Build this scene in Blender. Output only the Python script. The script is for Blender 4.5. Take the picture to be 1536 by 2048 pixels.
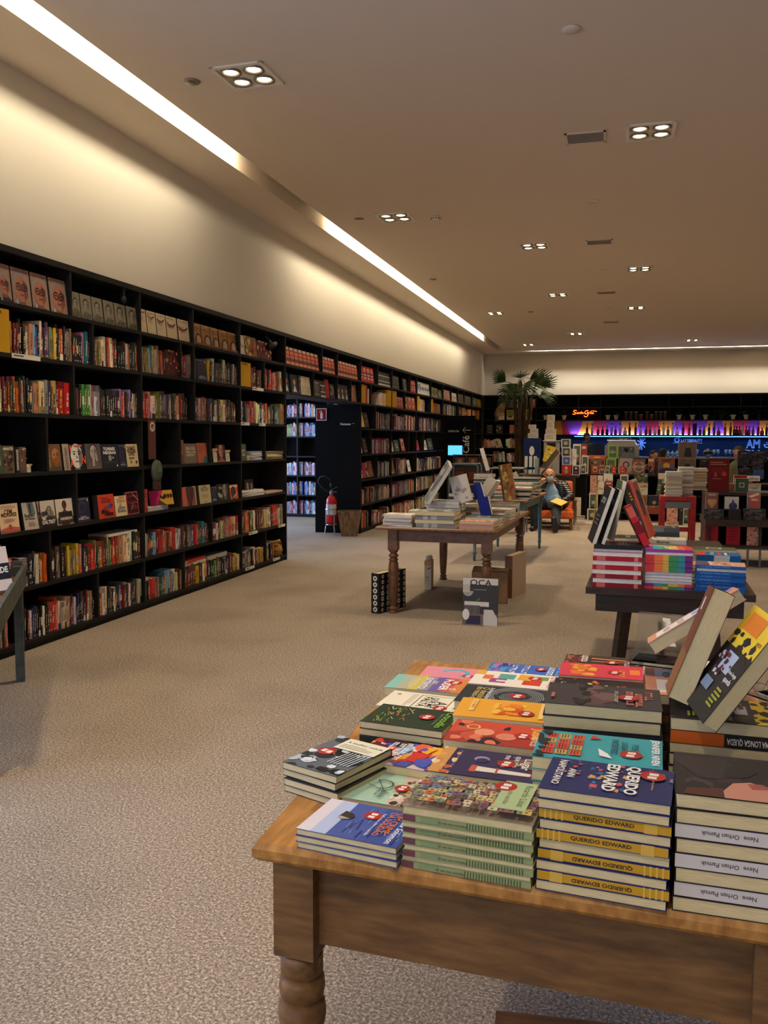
import bpy, bmesh, math, random
from mathutils import Vector, Matrix
for o in list(bpy.data.objects): bpy.data.objects.remove(o)
SC = bpy.context.scene
COL = SC.collection
R = random.Random(7)
PI = math.pi
# ------------------------------------------------------------------ camera
FPX, YAW, PITCH, ROLL, EYE = 1755.66, .2669, -.0828, .0035, 1.55
_f = Vector((-math.sin(YAW)*math.cos(PITCH), math.cos(YAW)*math.cos(PITCH), math.sin(PITCH)))
_r = Vector((math.cos(YAW), math.sin(YAW), 0)); _u = _r.cross(_f)
CR = _r*math.cos(ROLL)+_u*math.sin(ROLL); CU = -_r*math.sin(ROLL)+_u*math.cos(ROLL)
cam = bpy.data.cameras.new('camera'); co = bpy.data.objects.new('camera', cam); COL.objects.link(co)
cam.sensor_fit = 'VERTICAL'; cam.sensor_height = 36; cam.sensor_width = 27; cam.lens = FPX/2048*36
cam.clip_start = .05; cam.clip_end = 100
m3 = Matrix((CR, CU, -_f)).transposed()
co.matrix_world = Matrix.Translation((0, 0, EYE)) @ m3.to_4x4()
SC.camera = co
# ------------------------------------------------------------------ world, light, exposure
SC.view_settings.view_transform = 'Standard'; SC.view_settings.look = 'None'
SC.view_settings.gamma = 1; SC.view_settings.use_curve_mapping = False
SC.view_settings.exposure = 0.58
SC.cycles.max_bounces = 8; SC.cycles.glossy_bounces = 3; SC.cycles.caustics_reflective = False; SC.cycles.caustics_refractive = False
W = bpy.data.worlds.new('world'); SC.world = W; W.use_nodes = True
W.node_tree.nodes['Background'].inputs[0].default_value = (.5, .6, .8, 1)
W.node_tree.nodes['Background'].inputs[1].default_value = .3
SPOT_W, WARM = 150, (1, .82, .58)
SLOT_W, SLOT_C = 15, (1, .86, .62)
DAY_W, DAY_C = 60, (.8, .87, 1)
PASS_W = 22
def area(name, loc, rot, sx, sy, w, c, spread=PI):
    l = bpy.data.lights.new(name, 'AREA'); l.shape = 'RECTANGLE'; l.size = sx; l.size_y = sy; l.energy = w; l.color = c
    l.spread = spread
    o = bpy.data.objects.new(name, l); o.location = loc; o.rotation_euler = rot; COL.objects.link(o); return o
# daylight through the shop window behind the camera, and through the window of the side room
area('daylight_front', (-1.6, -3.96, 1.75), (PI/2*1.06, 0, 0), 5.0, 2.2, DAY_W, DAY_C)
area('daylight_left', (-4.55, 1.3, 1.7), (PI/2*.86, 0, -PI/2), 3.2, 2.2, 170, (.42, .58, 1))
area('daylight_side', (-8.98, 13.4, 1.55), (PI/2, 0, -PI/2), 3.5, 1.9, 210, (.45, .62, 1))
area('side_room_light', (-6.2, 14.6, 2.8), (0, 0, 0), 1.6, 2.5, PASS_W, (.7, .8, 1))
# ------------------------------------------------------------------ pixel helpers (frame 1536x2048), used to read real positions off the planes things stand on
def ray(x, y): return _f + CR*((x-768)/FPX) - CU*((y-1024)/FPX)
def atz(x, y, z):
    d = ray(x, y); return Vector((0, 0, EYE)) + d*((z-EYE)/d.z)
def aty(x, y, Y):
    d = ray(x, y); return Vector((0, 0, EYE)) + d*(Y/d.y)
def atx(x, y, X):
    d = ray(x, y); return Vector((0, 0, EYE)) + d*(X/d.x)
def px(p):
    d = Vector(p) - Vector((0, 0, EYE)); w = d.dot(_f)
    return 768+FPX*d.dot(CR)/w, 1024-FPX*d.dot(CU)/w
def ycol(x, z, X=-4.2):                 # distance along the left wall seen in column x
    a, b = .8, 40.
    for _ in range(40):
        m = (a+b)/2
        if px((X, m, z))[0] < x: a = m
        else: b = m
    return a
def xcol(x, z, Y):
    a, b = -12., 12.
    for _ in range(40):
        m = (a+b)/2
        if px((m, Y, z))[0] < x: a = m
        else: b = m
    return a
# ------------------------------------------------------------------ colours and materials
def lin(c):
    return tuple(((v/255)/12.92 if v/255 <= .04045 else ((v/255+.055)/1.055)**2.4) for v in c[:3]) + (1,)
def mat(name, col=(200, 200, 200), rough=.5, metal=0, emit=0, spec=.5, trans=0, alpha=1, ior=1.45, attr=False):
    m = bpy.data.materials.new(name); m.use_nodes = True
    b = m.node_tree.nodes['Principled BSDF']
    b.inputs['Base Color'].default_value = lin(col); b.inputs['Roughness'].default_value = rough
    b.inputs['Metallic'].default_value = metal; b.inputs['Specular IOR Level'].default_value = spec
    b.inputs['Transmission Weight'].default_value = trans; b.inputs['IOR'].default_value = ior
    if emit:
        b.inputs['Emission Color'].default_value = lin(col); b.inputs['Emission Strength'].default_value = emit
    if attr:
        a = m.node_tree.nodes.new('ShaderNodeAttribute'); a.attribute_name = 'Col'
        m.node_tree.links.new(a.outputs['Color'], b.inputs['Base Color'])
    return m
def N(m, t): return m.node_tree.nodes.new(t)
def LK(m, a, b): m.node_tree.links.new(a, b)
def noisy(name, c1, c2, scale=8, rough=.6, detail=6, stretch=(1, 1, 1), bump=0, bscale=None, p1=.35, p2=.65, metal=0, spec=.5, coord='Object'):
    m = mat(name, c1, rough, metal, spec=spec); b = m.node_tree.nodes['Principled BSDF']
    tc = N(m, 'ShaderNodeTexCoord'); mp = N(m, 'ShaderNodeMapping'); mp.inputs['Scale'].default_value = stretch
    n = N(m, 'ShaderNodeTexNoise'); n.inputs['Scale'].default_value = scale; n.inputs['Detail'].default_value = detail
    cr = N(m, 'ShaderNodeValToRGB'); cr.color_ramp.elements[0].position = p1; cr.color_ramp.elements[1].position = p2
    cr.color_ramp.elements[0].color = lin(c1); cr.color_ramp.elements[1].color = lin(c2)
    LK(m, tc.outputs[coord], mp.inputs['Vector']); LK(m, mp.outputs[0], n.inputs['Vector'])
    LK(m, n.outputs['Fac'], cr.inputs[0]); LK(m, cr.outputs[0], b.inputs['Base Color'])
    if bump:
        n2 = n
        if bscale:
            n2 = N(m, 'ShaderNodeTexNoise'); n2.inputs['Scale'].default_value = bscale; LK(m, mp.outputs[0], n2.inputs['Vector'])
        bp = N(m, 'ShaderNodeBump'); bp.inputs['Strength'].default_value = bump; bp.inputs['Distance'].default_value = .004
        LK(m, n2.outputs['Fac'], bp.inputs['Height']); LK(m, bp.outputs[0], b.inputs['Normal'])
    return m
M = {}
M['print'] = mat('printed_cover', rough=.5, attr=True, spec=.3)
M['spine'] = mat('printed_spine', rough=.45, attr=True)
M['matt'] = mat('matt_print', rough=.8, attr=True, spec=.2)
M['paper'] = noisy('page_edges', (200, 184, 142), (220, 204, 162), scale=60, rough=.9, detail=2, stretch=(.6, .6, 12), p1=.3, p2=.7, spec=.1)
M['paperw'] = noisy('white_page_edges', (205, 200, 186), (228, 223, 208), scale=60, rough=.9, detail=2, stretch=(.6, .6, 12), spec=.1)
M['black'] = noisy('black_laminate', (17, 15, 14), (26, 23, 21), scale=3, rough=.62, stretch=(1, 1, 6), spec=.3)
M['blackback'] = mat('black_back_panel', (10, 9, 9), .8, spec=.15)
M['dark'] = noisy('dark_wood', (34, 22, 17), (58, 38, 28), scale=6, rough=.45, stretch=(1, 8, 8))
M['oldwood'] = noisy('worn_pine', (90, 62, 34), (128, 92, 54), scale=9, rough=.5, detail=9, stretch=(1.2, 9, 6), bump=.25, p1=.3, p2=.7)
M['oldtop'] = noisy('worn_pine_top', (140, 92, 40), (190, 138, 72), scale=7, rough=.42, detail=10, stretch=(7, 1, 4), bump=.3, p1=.32, p2=.7)
M['midwood'] = noisy('stained_wood', (84, 54, 32), (122, 82, 50), scale=8, rough=.42, detail=8, stretch=(1.5, 8, 3), p1=.3, p2=.7)
M['midtop'] = noisy('stained_wood_top', (110, 76, 46), (140, 100, 64), scale=8, rough=.35, detail=8, stretch=(8, 1.5, 3))
M['bluepaint'] = noisy('worn_blue_paint', (74, 108, 122), (102, 132, 140), scale=18, rough=.55, p1=.3, p2=.75)
M['redpaint'] = noisy('red_paint', (150, 22, 18), (178, 34, 26), scale=12, rough=.4)
M['greenpaint'] = noisy('grey_green_paint', (62, 68, 62), (88, 92, 82), scale=14, rough=.6)
M['carpet'] = None
M['white'] = mat('white_paint', (214, 208, 196), .8, spec=.2)
M['ceil'] = mat('ceiling_paint', (226, 212, 194), .85, spec=.2)
M['frame'] = mat('lamp_frame_white', (235, 228, 210), .4)
M['chrome'] = mat('chrome', (190, 188, 184), .18, 1)
M['steel'] = mat('grey_steel', (120, 120, 118), .4, .8)
M['rubber'] = mat('black_rubber', (18, 18, 18), .6)
M['extred'] = mat('extinguisher_red', (176, 22, 20), .3)
M['acrylic'] = mat('clear_acrylic', (235, 240, 242), .05, trans=1, ior=1.45)
M['glass'] = mat('glass', (240, 245, 248), .03, trans=1, ior=1.45)
M['orange'] = noisy('orange_fabric', (205, 92, 38), (226, 112, 52), scale=30, rough=.8)
M['basket'] = noisy('bin_wood', (92, 66, 42), (140, 108, 72), scale=5, rough=.55, stretch=(6, 6, 1))
M['leaf'] = noisy('palm_leaf', (18, 36, 14), (52, 76, 28), scale=9, rough=.6, spec=.25)
M['deadleaf'] = noisy('dry_palm_leaf', (110, 84, 52), (150, 118, 76), scale=9, rough=.7)
M['trunk'] = noisy('palm_trunk', (52, 38, 24), (90, 68, 44), scale=14, rough=.9, stretch=(2, 2, .6), bump=.5)
M['pot'] = mat('cream_pot', (196, 190, 160), .6)
M['carton'] = noisy('cardboard', (146, 112, 74), (166, 130, 90), scale=6, rough=.8)
M['screen'] = mat('screen_glow', (70, 150, 235), .3, emit=1.6)
M['neon'] = mat('orange_neon', (255, 74, 20), .3, emit=7)
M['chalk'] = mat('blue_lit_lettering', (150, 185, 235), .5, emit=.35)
def carpet():
    m = mat('speckled_carpet', (150, 135, 115), .95, spec=.1); b = m.node_tree.nodes['Principled BSDF']
    tc = N(m, 'ShaderNodeTexCoord')
    n1 = N(m, 'ShaderNodeTexNoise'); n1.inputs['Scale'].default_value = 150; n1.inputs['Detail'].default_value = 3; n1.inputs['Roughness'].default_value = .7
    n2 = N(m, 'ShaderNodeTexNoise'); n2.inputs['Scale'].default_value = 1.1; n2.inputs['Detail'].default_value = 4
    n3 = N(m, 'ShaderNodeTexNoise'); n3.inputs['Scale'].default_value = 90; n3.inputs['Detail'].default_value = 3
    mxn = N(m, 'ShaderNodeMath'); mxn.operation = 'MULTIPLY_ADD'; mxn.inputs[1].default_value = .6
    mh = N(m, 'ShaderNodeMath'); mh.operation = 'MULTIPLY'; mh.inputs[1].default_value = .4
    cr = N(m, 'ShaderNodeValToRGB'); e = cr.color_ramp.elements
    e[0].position = .33; e[0].color = lin((72, 62, 54)); e[1].position = .67; e[1].color = lin((216, 202, 184))
    k = cr.color_ramp.elements.new(.5); k.color = lin((142, 128, 112))
    mx = N(m, 'ShaderNodeMix'); mx.data_type = 'RGBA'; mx.blend_type = 'MULTIPLY'
    c2 = N(m, 'ShaderNodeValToRGB'); c2.color_ramp.elements[0].position = .3; c2.color_ramp.elements[0].color = (.78, .78, .78, 1)
    c2.color_ramp.elements[1].position = .55; c2.color_ramp.elements[1].color = (1, 1, 1, 1)
    for n in (n1, n2, n3): LK(m, tc.outputs['Object'], n.inputs['Vector'])
    LK(m, n3.outputs['Fac'], mh.inputs[0]); LK(m, n1.outputs['Fac'], mxn.inputs[0]); LK(m, mh.outputs[0], mxn.inputs[2])
    LK(m, mxn.outputs[0], cr.inputs[0]); LK(m, n2.outputs['Fac'], c2.inputs[0])
    mx.inputs[0].default_value = 1
    LK(m, cr.outputs[0], mx.inputs[6]); LK(m, c2.outputs[0], mx.inputs[7]); LK(m, mx.outputs[2], b.inputs['Base Color'])
    bp = N(m, 'ShaderNodeBump'); bp.inputs['Strength'].default_value = .5; bp.inputs['Distance'].default_value = .004
    LK(m, mxn.outputs[0], bp.inputs['Height']); LK(m, bp.outputs[0], b.inputs['Normal'])
    return m
M['carpet'] = carpet()
# ------------------------------------------------------------------ mesh builder
_TXT = {}
def text_mesh(s, bold=0.0):
    k = (s, bold)
    if k in _TXT: return _TXT[k]
    c = bpy.data.curves.new('t', 'FONT'); c.body = s; c.size = 1; c.resolution_u = 2; c.offset = bold
    o = bpy.data.objects.new('t', c); COL.objects.link(o)
    dg = bpy.context.evaluated_depsgraph_get(); me = bpy.data.meshes.new_from_object(o.evaluated_get(dg))
    vs = [(v.co.x, v.co.y) for v in me.vertices]; fs = [tuple(p.vertices) for p in me.polygons]
    bpy.data.objects.remove(o); bpy.data.curves.remove(c); bpy.data.meshes.remove(me)
    if vs:
        x0 = min(v[0] for v in vs); x1 = max(v[0] for v in vs); y0 = min(v[1] for v in vs); y1 = max(v[1] for v in vs)
        vs = [((x-x0), (y-y0)) for x, y in vs]; r = (vs, fs, x1-x0, y1-y0)
    else: r = (vs, fs, 1, 1)
    _TXT[k] = r; return r
class MB:
    def __init__(s): s.v = []; s.f = []; s.c = []; s.m = []; s.T = Matrix()
    def face(s, idx, c=(128, 128, 128), m=0): s.f.append(idx); s.c.append(c); s.m.append(m)
    def add(s, pts, faces, c=(128, 128, 128), m=0):
        b = len(s.v); s.v += [s.T @ Vector(p) for p in pts]
        for f in faces: s.face([b+i for i in f], c, m)
    def box(s, x0, y0, z0, x1, y1, z1, c=(128, 128, 128), m=0):
        s.add([(x0, y0, z0), (x1, y0, z0), (x1, y1, z0), (x0, y1, z0), (x0, y0, z1), (x1, y0, z1), (x1, y1, z1), (x0, y1, z1)],
              [(0, 3, 2, 1), (4, 5, 6, 7), (0, 1, 5, 4), (1, 2, 6, 5), (2, 3, 7, 6), (3, 0, 4, 7)], c, m)
    def quad(s, a, b, c_, d, c=(128, 128, 128), m=0): s.add([a, b, c_, d], [(0, 1, 2, 3)], c, m)
    def bar(s, a, b, w, h, c=(128, 128, 128), m=0, up=(0, 0, 1)):
        a = Vector(a); b = Vector(b); d = (b-a).normalized(); x = d.cross(Vector(up))
        if x.length < 1e-3: x = d.cross(Vector((1, 0, 0)))
        x.normalize(); y = x.cross(d)
        p = [q+x*i*w/2+y*j*h/2 for q in (a, b) for i, j in ((-1, -1), (1, -1), (1, 1), (-1, 1))]
        s.add(p, [(0, 3, 2, 1), (4, 5, 6, 7), (0, 1, 5, 4), (1, 2, 6, 5), (2, 3, 7, 6), (3, 0, 4, 7)], c, m)
    def tube(s, pts, r, n=10, c=(128, 128, 128), m=0, cap=True):
        pts = [Vector(p) for p in pts]; rr = r if isinstance(r, (list, tuple)) else [r]*len(pts)
        rings = []; px_ = None
        for i, p in enumerate(pts):
            d = (pts[min(i+1, len(pts)-1)]-pts[max(i-1, 0)]).normalized()
            x = px_ - d*px_.dot(d) if px_ is not None else d.cross(Vector((.13, .31, 1) if abs(d.z) < .9 else (1, .1, 0)))
            x.normalize(); px_ = x; y = d.cross(x)
            rings.append([p+(x*math.cos(2*PI*k/n)+y*math.sin(2*PI*k/n))*rr[i] for k in range(n)])
        vv = [q for g in rings for q in g]; ff = []
        for i in range(len(rings)-1):
            for k in range(n): ff.append((i*n+k, i*n+(k+1) % n, (i+1)*n+(k+1) % n, (i+1)*n+k))
        if cap: ff.append(tuple(range(n-1, -1, -1))); ff.append(tuple((len(rings)-1)*n+k for k in range(n)))
        s.add(vv, ff, c, m)
    def lathe(s, prof, n=20, o=(0, 0, 0), c=(128, 128, 128), m=0, sq=1.0):
        vv = []; ff = []
        for r, z in prof:
            for k in range(n): vv.append((o[0]+r*math.cos(2*PI*k/n), o[1]+r*sq*math.sin(2*PI*k/n), o[2]+z))
        for i in range(len(prof)-1):
            for k in range(n): ff.append((i*n+k, i*n+(k+1) % n, (i+1)*n+(k+1) % n, (i+1)*n+k))
        ff.append(tuple(range(n-1, -1, -1))); ff.append(tuple((len(prof)-1)*n+k for k in range(n)))
        s.add(vv, ff, c, m)
    def ball(s, o, r, n=16, k=10, c=(128, 128, 128), m=0):
        rx, ry, rz = r if isinstance(r, (list, tuple)) else (r, r, r)
        prof = []
        vv = [(o[0], o[1], o[2]-rz)]
        for i in range(1, k):
            a = -PI/2+PI*i/k
            for j in range(n): vv.append((o[0]+rx*math.cos(a)*math.cos(2*PI*j/n), o[1]+ry*math.cos(a)*math.sin(2*PI*j/n), o[2]+rz*math.sin(a)))
        vv.append((o[0], o[1], o[2]+rz)); ff = []
        for j in range(n): ff.append((0, 1+(j+1) % n, 1+j))
        for i in range(k-2):
            for j in range(n): ff.append((1+i*n+j, 1+i*n+(j+1) % n, 1+(i+1)*n+(j+1) % n, 1+(i+1)*n+j))
        t = len(vv)-1
        for j in range(n): ff.append((t, 1+(k-2)*n+j, 1+(k-2)*n+(j+1) % n))
        s.add(vv, ff, c, m)
    def build(s, name, mats, parent=None, loc=None, smooth=False, bevel=0, rot=None):
        me = bpy.data.meshes.new(name); me.from_pydata([tuple(v) for v in s.v], [], s.f)
        mats = mats if isinstance(mats, (list, tuple)) else [mats]
        for m_ in mats: me.materials.append(m_)
        ca = me.color_attributes.new('Col', 'BYTE_COLOR', 'CORNER')
        buf = []
        cc = {}
        for p, c in zip(me.polygons, s.c):
            if c not in cc: cc[c] = lin(c)
            buf.extend(cc[c]*p.loop_total)
        ca.data.foreach_set('color', buf)
        if len(mats) > 1: me.polygons.foreach_set('material_index', s.m)
        if smooth: me.polygons.foreach_set('use_smooth', [True]*len(me.polygons))
        me.update()
        o = bpy.data.objects.new(name, me); COL.objects.link(o)
        if parent: o.parent = parent
        if loc: o.location = loc
        if rot: o.rotation_euler = rot
        if smooth:
            md = o.modifiers.new('wn', 'WEIGHTED_NORMAL') if False else None
        if bevel:
            md = o.modifiers.new('bevel', 'BEVEL'); md.width = bevel; md.segments = 2; md.limit_method = 'ANGLE'
        return o
def tag(o, label=None, cat=None, group=None, kind=None):
    if label: o['label'] = short(label)
    if cat: o['category'] = cat
    if group: o['group'] = group
    if kind: o['kind'] = kind
    return o
def empty(name, loc=(0, 0, 0), rz=0, label=None, cat=None, group=None):
    o = bpy.data.objects.new(name, None); COL.objects.link(o); o.location = loc; o.rotation_euler = (0, 0, rz); o.empty_display_size = .1
    return tag(o, label, cat, group)
def clone(o, loc=None, rz=None, label=None, group=None, parent=None):
    c = o.copy(); COL.objects.link(c)
    if parent: c.parent = parent
    if loc is not None: c.location = loc
    if rz is not None: c.rotation_euler = (0, 0, rz)
    if label: c['label'] = short(label)
    if group: c['group'] = group
    for ch in o.children: clone(ch, parent=c)
    return c
ORD = ['zeroth', 'first', 'second', 'third', 'fourth', 'fifth', 'sixth', 'seventh', 'eighth', 'ninth', 'tenth', 'eleventh', 'twelfth', 'thirteenth', 'fourteenth', 'fifteenth', 'sixteenth', 'seventeenth', 'eighteenth', 'nineteenth', 'twentieth']
def ordw(n): return ORD[n] if n <= 20 else ('twenty-' + ORD[n-20] if n < 30 else ('thirtieth' if n == 30 else 'thirty-'+ORD[n-30]))

def short(l):
    if len(l.split()) > 16: l = l.replace(' the ', ' ').replace(' a ', ' ')
    if len(l.split()) > 16: l = l.replace(' of its pile', '').replace(' of pile', '').replace(' in pile', '').replace('on top ', 'top ')
    if len(l.split()) > 16: l = l.replace('large ', '').replace('thick ', '').replace('thin ', '').replace('very ', '')
    if len(l.split()) > 16: print('LONG', len(l.split()), l)
    return l
# ------------------------------------------------------------------ printed covers
class Canvas:
    """draws flat ink on a rectangle: O lower-left corner, U full width vector, V full height vector"""
    def __init__(s, mb, O, U, V, step=.00006, m=0):
        s.mb, s.O, s.U, s.V = mb, Vector(O), Vector(U), Vector(V); s.n = s.U.cross(s.V).normalized(); s.h = step; s.step = step; s.m = m
        s.asp = s.U.length/s.V.length
    def P(s, u, v):
        u = min(max(u, 0), 1); v = min(max(v, 0), 1)
        return s.O+s.U*u+s.V*v+s.n*s.h
    def poly(s, pts, c):
        s.h += s.step; s.mb.add([s.P(*p) for p in pts], [tuple(range(len(pts)))], c, s.m)
    def rect(s, u0, v0, u1, v1, c): s.poly([(u0, v0), (u1, v0), (u1, v1), (u0, v1)], c)
    def ell(s, u, v, r, c, ry=None, n=14, a0=0, a1=2*PI):
        ry = r*s.asp if ry is None else ry
        s.poly([(u+r*math.cos(a0+(a1-a0)*i/n), v+ry*math.sin(a0+(a1-a0)*i/n)) for i in range(n if a1-a0 > 6.2 else n+1)], c)
    def arc(s, u, v, r, w, a0, a1, c, n=12):
        s.h += s.step
        for i in range(n):
            a, b = a0+(a1-a0)*i/n, a0+(a1-a0)*(i+1)/n
            s.mb.add([s.P(u+q*math.cos(t), v+q*s.asp*math.sin(t)) for q, t in ((r-w, a), (r+w, a), (r+w, b), (r-w, b))], [(0, 1, 2, 3)], c, s.m)
    def line(s, u0, v0, u1, v1, w, c):
        du, dv = u1-u0, v1-v0; L = math.hypot(du, dv) or 1; a, b = -dv/L*w/2, du/L*w/2
        s.poly([(u0+a, v0+b), (u1+a, v1+b), (u1-a, v1-b), (u0-a, v0-b)], c)
    def txt(s, t, u, v, w, c, h=None, bold=.01, rot=0):
        vs, fs, tw, th = text_mesh(t, bold)
        s.h += s.step
        if not vs: return
        if rot == 0:
            kx = w/tw; ky = (h/th) if h else kx*s.asp
            pts = [s.P(u+x*kx, v+y*ky) for x, y in vs]
        elif rot == 90:   # reads upwards
            ky = w/tw; kx = (h/th) if h else ky/s.asp
            pts = [s.P(u-y*kx, v+x*ky) for x, y in vs]
        else:             # reads downwards
            ky = w/tw; kx = (h/th) if h else ky/s.asp
            pts = [s.P(u+y*kx, v-x*ky) for x, y in vs]
        s.mb.add(pts, fs, c, s.m)
    def blobs(s, seed, n, cols, reg=(0, 0, 1, 1), size=(.05, .16), k=6):
        r = random.Random(seed)
        for i in range(n):
            u = r.uniform(reg[0], reg[2]); v = r.uniform(reg[1], reg[3]); q = r.uniform(*size); a = r.uniform(0, 6)
            pts = []
            for j in range(k):
                t = a+2*PI*j/k; w = q*r.uniform(.6, 1.2)
                pts.append((min(max(u+w*math.cos(t), reg[0]), reg[2]), min(max(v+w*s.asp*math.sin(t)*.8, reg[1]), reg[3])))
            s.poly(pts, cols[i % len(cols)])
    def lines(s, u0, v0, u1, v1, n, c, w=.012, seed=1):
        r = random.Random(seed)
        for i in range(n):
            v = v1-(v1-v0)*(i+.5)/n; s.rect(u0, v-w, u0+(u1-u0)*r.uniform(.7, 1), v+w, c)
    def glyphs(s, u0, v0, u1, v1, c, n=8, seed=1):
        r = random.Random(seed); w = (u1-u0)/n
        for i in range(n):
            a = u0+w*i; q = r.random()
            s.rect(a+w*.1, v0, a+w*.3, v1, c)
            if q > .3: s.rect(a+w*.3, v1-(v1-v0)*.25, a+w*.85, v1, c)
            if q < .7: s.rect(a+w*.3, v0, a+w*.85, v0+(v1-v0)*.25, c)
            if .2 < q < .8: s.rect(a+w*.62, v0+(v1-v0)*r.choice((0, .4)), a+w*.85, v1, c)
    def sticker(s, u, v, r=.13):
        s.ell(u, v, r, (176, 44, 36), n=20); s.rect(u-r*.62, v-r*.3*s.asp, u-.012, v+r*.42*s.asp, (232, 226, 218)); s.rect(u+.012, v-r*.42*s.asp, u+r*.62, v+r*.3*s.asp, (232, 226, 218))
    def head(s, u, v, r, skin=(176, 128, 100), hair=(60, 48, 40), glasses=False, body=(40, 40, 44), beard=None, dark=None):
        dk = dark or tuple(int(q*.72) for q in skin)
        s.poly([(u-r*1.9, 0), (u-r*1.5, v-r*1.9*s.asp), (u-r*.45, v-r*1.35*s.asp), (u+r*.45, v-r*1.35*s.asp), (u+r*1.5, v-r*1.9*s.asp), (u+r*1.9, 0)], body)
        s.rect(u-r*.4, v-r*1.6*s.asp, u+r*.4, v-r*.7*s.asp, dk)
        s.ell(u, v+r*.25*s.asp, r*1.1, hair, ry=r*1.25*s.asp)
        s.ell(u, v-r*.05*s.asp, r*.9, skin, ry=r*1.15*s.asp)
        s.poly([(u+r*.25, v+r*.8*s.asp), (u+r*.85, v+r*.3*s.asp), (u+r*.8, v-r*.6*s.asp), (u+r*.3, v-r*1.1*s.asp)], dk)
        if beard: s.poly([(u-r*.75, v-r*.3*s.asp), (u-r*.3, v-r*.35*s.asp), (u+r*.3, v-r*.35*s.asp), (u+r*.75, v-r*.3*s.asp), (u+r*.5, v-r*1.15*s.asp), (u-r*.5, v-r*1.15*s.asp)], beard)
        for q in (-.36, .36):
            s.ell(u+q*r, v+r*.12*s.asp, r*.14, (30, 25, 24), ry=r*.09*s.asp)
            s.rect(u+q*r-r*.22, v+r*.3*s.asp, u+q*r+r*.22, v+r*.37*s.asp, dk if glasses else hair)
            if glasses: s.arc(u+q*r, v+r*.12*s.asp, r*.3, r*.045, 0, 2*PI, (28, 24, 24), 12)
        s.poly([(u-r*.05, v+r*.05*s.asp), (u+r*.16, v-r*.28*s.asp), (u-r*.12, v-r*.28*s.asp)], dk)
        s.rect(u-r*.28, v-r*.6*s.asp, u+r*.28, v-r*.52*s.asp, (120, 60, 56))
D = {}
def design(f): D[f.__name__] = f; return f
def plain(c): return lambda k: k.rect(0, 0, 1, 1, c)
@design
def sea(k):
    k.rect(0, 0, 1, .62, (70, 88, 158)); k.rect(0, .62, 1, 1, (58, 78, 150)); k.rect(0, 0, 1, .30, (176, 190, 222)); k.rect(0, 0, 1, .14, (214, 208, 216))
    for i in range(26):
        r = random.Random(i); v = r.uniform(.34, .98); u = r.uniform(0, .8); k.line(u, v, u+r.uniform(.08, .25), v+r.uniform(-.01, .02), .012, (44, 58, 120) if i % 2 else (110, 130, 190))
    k.poly([(.3, .27), (.34, .36), (.42, .4), (.5, .38), (.55, .3), (.5, .25)], (52, 44, 40)); k.poly([(.5, .38), (.55, .3), (.5, .25), (.46, .27)], (168, 156, 140))
    k.txt('Andrew Solomon', .06, .86, .9, (240, 240, 245)); k.txt('UM CRIME', .12, .76, .6, (226, 120, 66)); k.txt('DA SOLIDÃO', .12, .69, .7, (226, 120, 66)); k.txt('Reflexões sobre o suicídio', .2, .63, .66, (220, 224, 240))
    k.sticker(.3, .55, .12)
@design
def mint(k):
    k.rect(0, 0, 1, 1, (172, 208, 192)); k.rect(0, .62, 1, 1, (205, 190, 174)); k.blobs(3, 40, [(150, 118, 100), (80, 60, 56), (228, 216, 200), (60, 44, 42)], (0, .62, 1, 1), (.03, .1))
    k.glyphs(.1, .2, .55, .245, (40, 48, 46), 6, 3); k.glyphs(.14, .09, .75, .135, (40, 48, 46), 9, 4); k.rect(.1, .218, .58, .224, (40, 48, 46)); k.rect(.12, .11, .78, .116, (40, 48, 46)); k.arc(.45, .45, .14, .012, 0, 4, (60, 80, 76)); k.line(.3, .36, .62, .5, .01, (60, 80, 76)); k.line(.5, .3, .7, .58, .012, (50, 60, 60))
    k.txt('helena', .62, .5, .26, (60, 80, 76)); k.glyphs(.64, .455, .84, .475, (60, 80, 76), 5, 7); k.sticker(.5, .68, .11)
@design
def salada(k):
    k.rect(0, 0, 1, 1, (96, 104, 112)); k.blobs(11, 46, [(20, 22, 26), (176, 190, 200), (44, 48, 54), (214, 222, 228)], (0, 0, 1, 1), (.05, .17))
    for i in range(7): k.line(.55+i*.06, .25, .6+i*.06, .62, .02, (200, 208, 214))
    k.rect(.25, .64, 1, .97, (232, 226, 198)); k.txt('A mulher calada', .3, .84, .66, (40, 36, 34)); k.lines(.3, .68, .9, .8, 3, (110, 106, 96), .006); k.sticker(.28, .5, .15)
@design
def abstract(k):
    k.rect(0, 0, 1, 1, (206, 190, 200)); k.blobs(5, 70, [(204, 52, 44), (232, 168, 50), (70, 86, 178), (150, 190, 222), (238, 222, 214), (224, 96, 60), (122, 70, 150)], (0, 0, 1, 1), (.08, .22), 8)
    k.blobs(9, 16, [(46, 22, 30), (88, 28, 34)], (0, .0, 1, .4), (.08, .2)); k.glyphs(.12, .36, .6, .42, (245, 240, 235), 7, 5); k.glyphs(.12, .27, .6, .33, (245, 240, 235), 8, 6); k.glyphs(.35, .46, .9, .52, (245, 240, 235), 7, 8)
@design
def croc(k):
    k.rect(0, 0, 1, 1, (26, 52, 36))
    for i in range(46):
        r = random.Random(i+50); u = r.uniform(.05, .85); v = r.uniform(.1, .46); k.line(u, v, u+.1, v+r.uniform(-.02, .05), .012, [(150, 168, 70), (204, 190, 120), (192, 92, 44), (88, 120, 60)][i % 4])
    k.txt('Crocodilo', .1, .86, .8, (132, 178, 52), bold=.02); k.txt('Javier A. Contreras', .2, .8, .6, (120, 140, 90)); k.sticker(.45, .68, .13)
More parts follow.
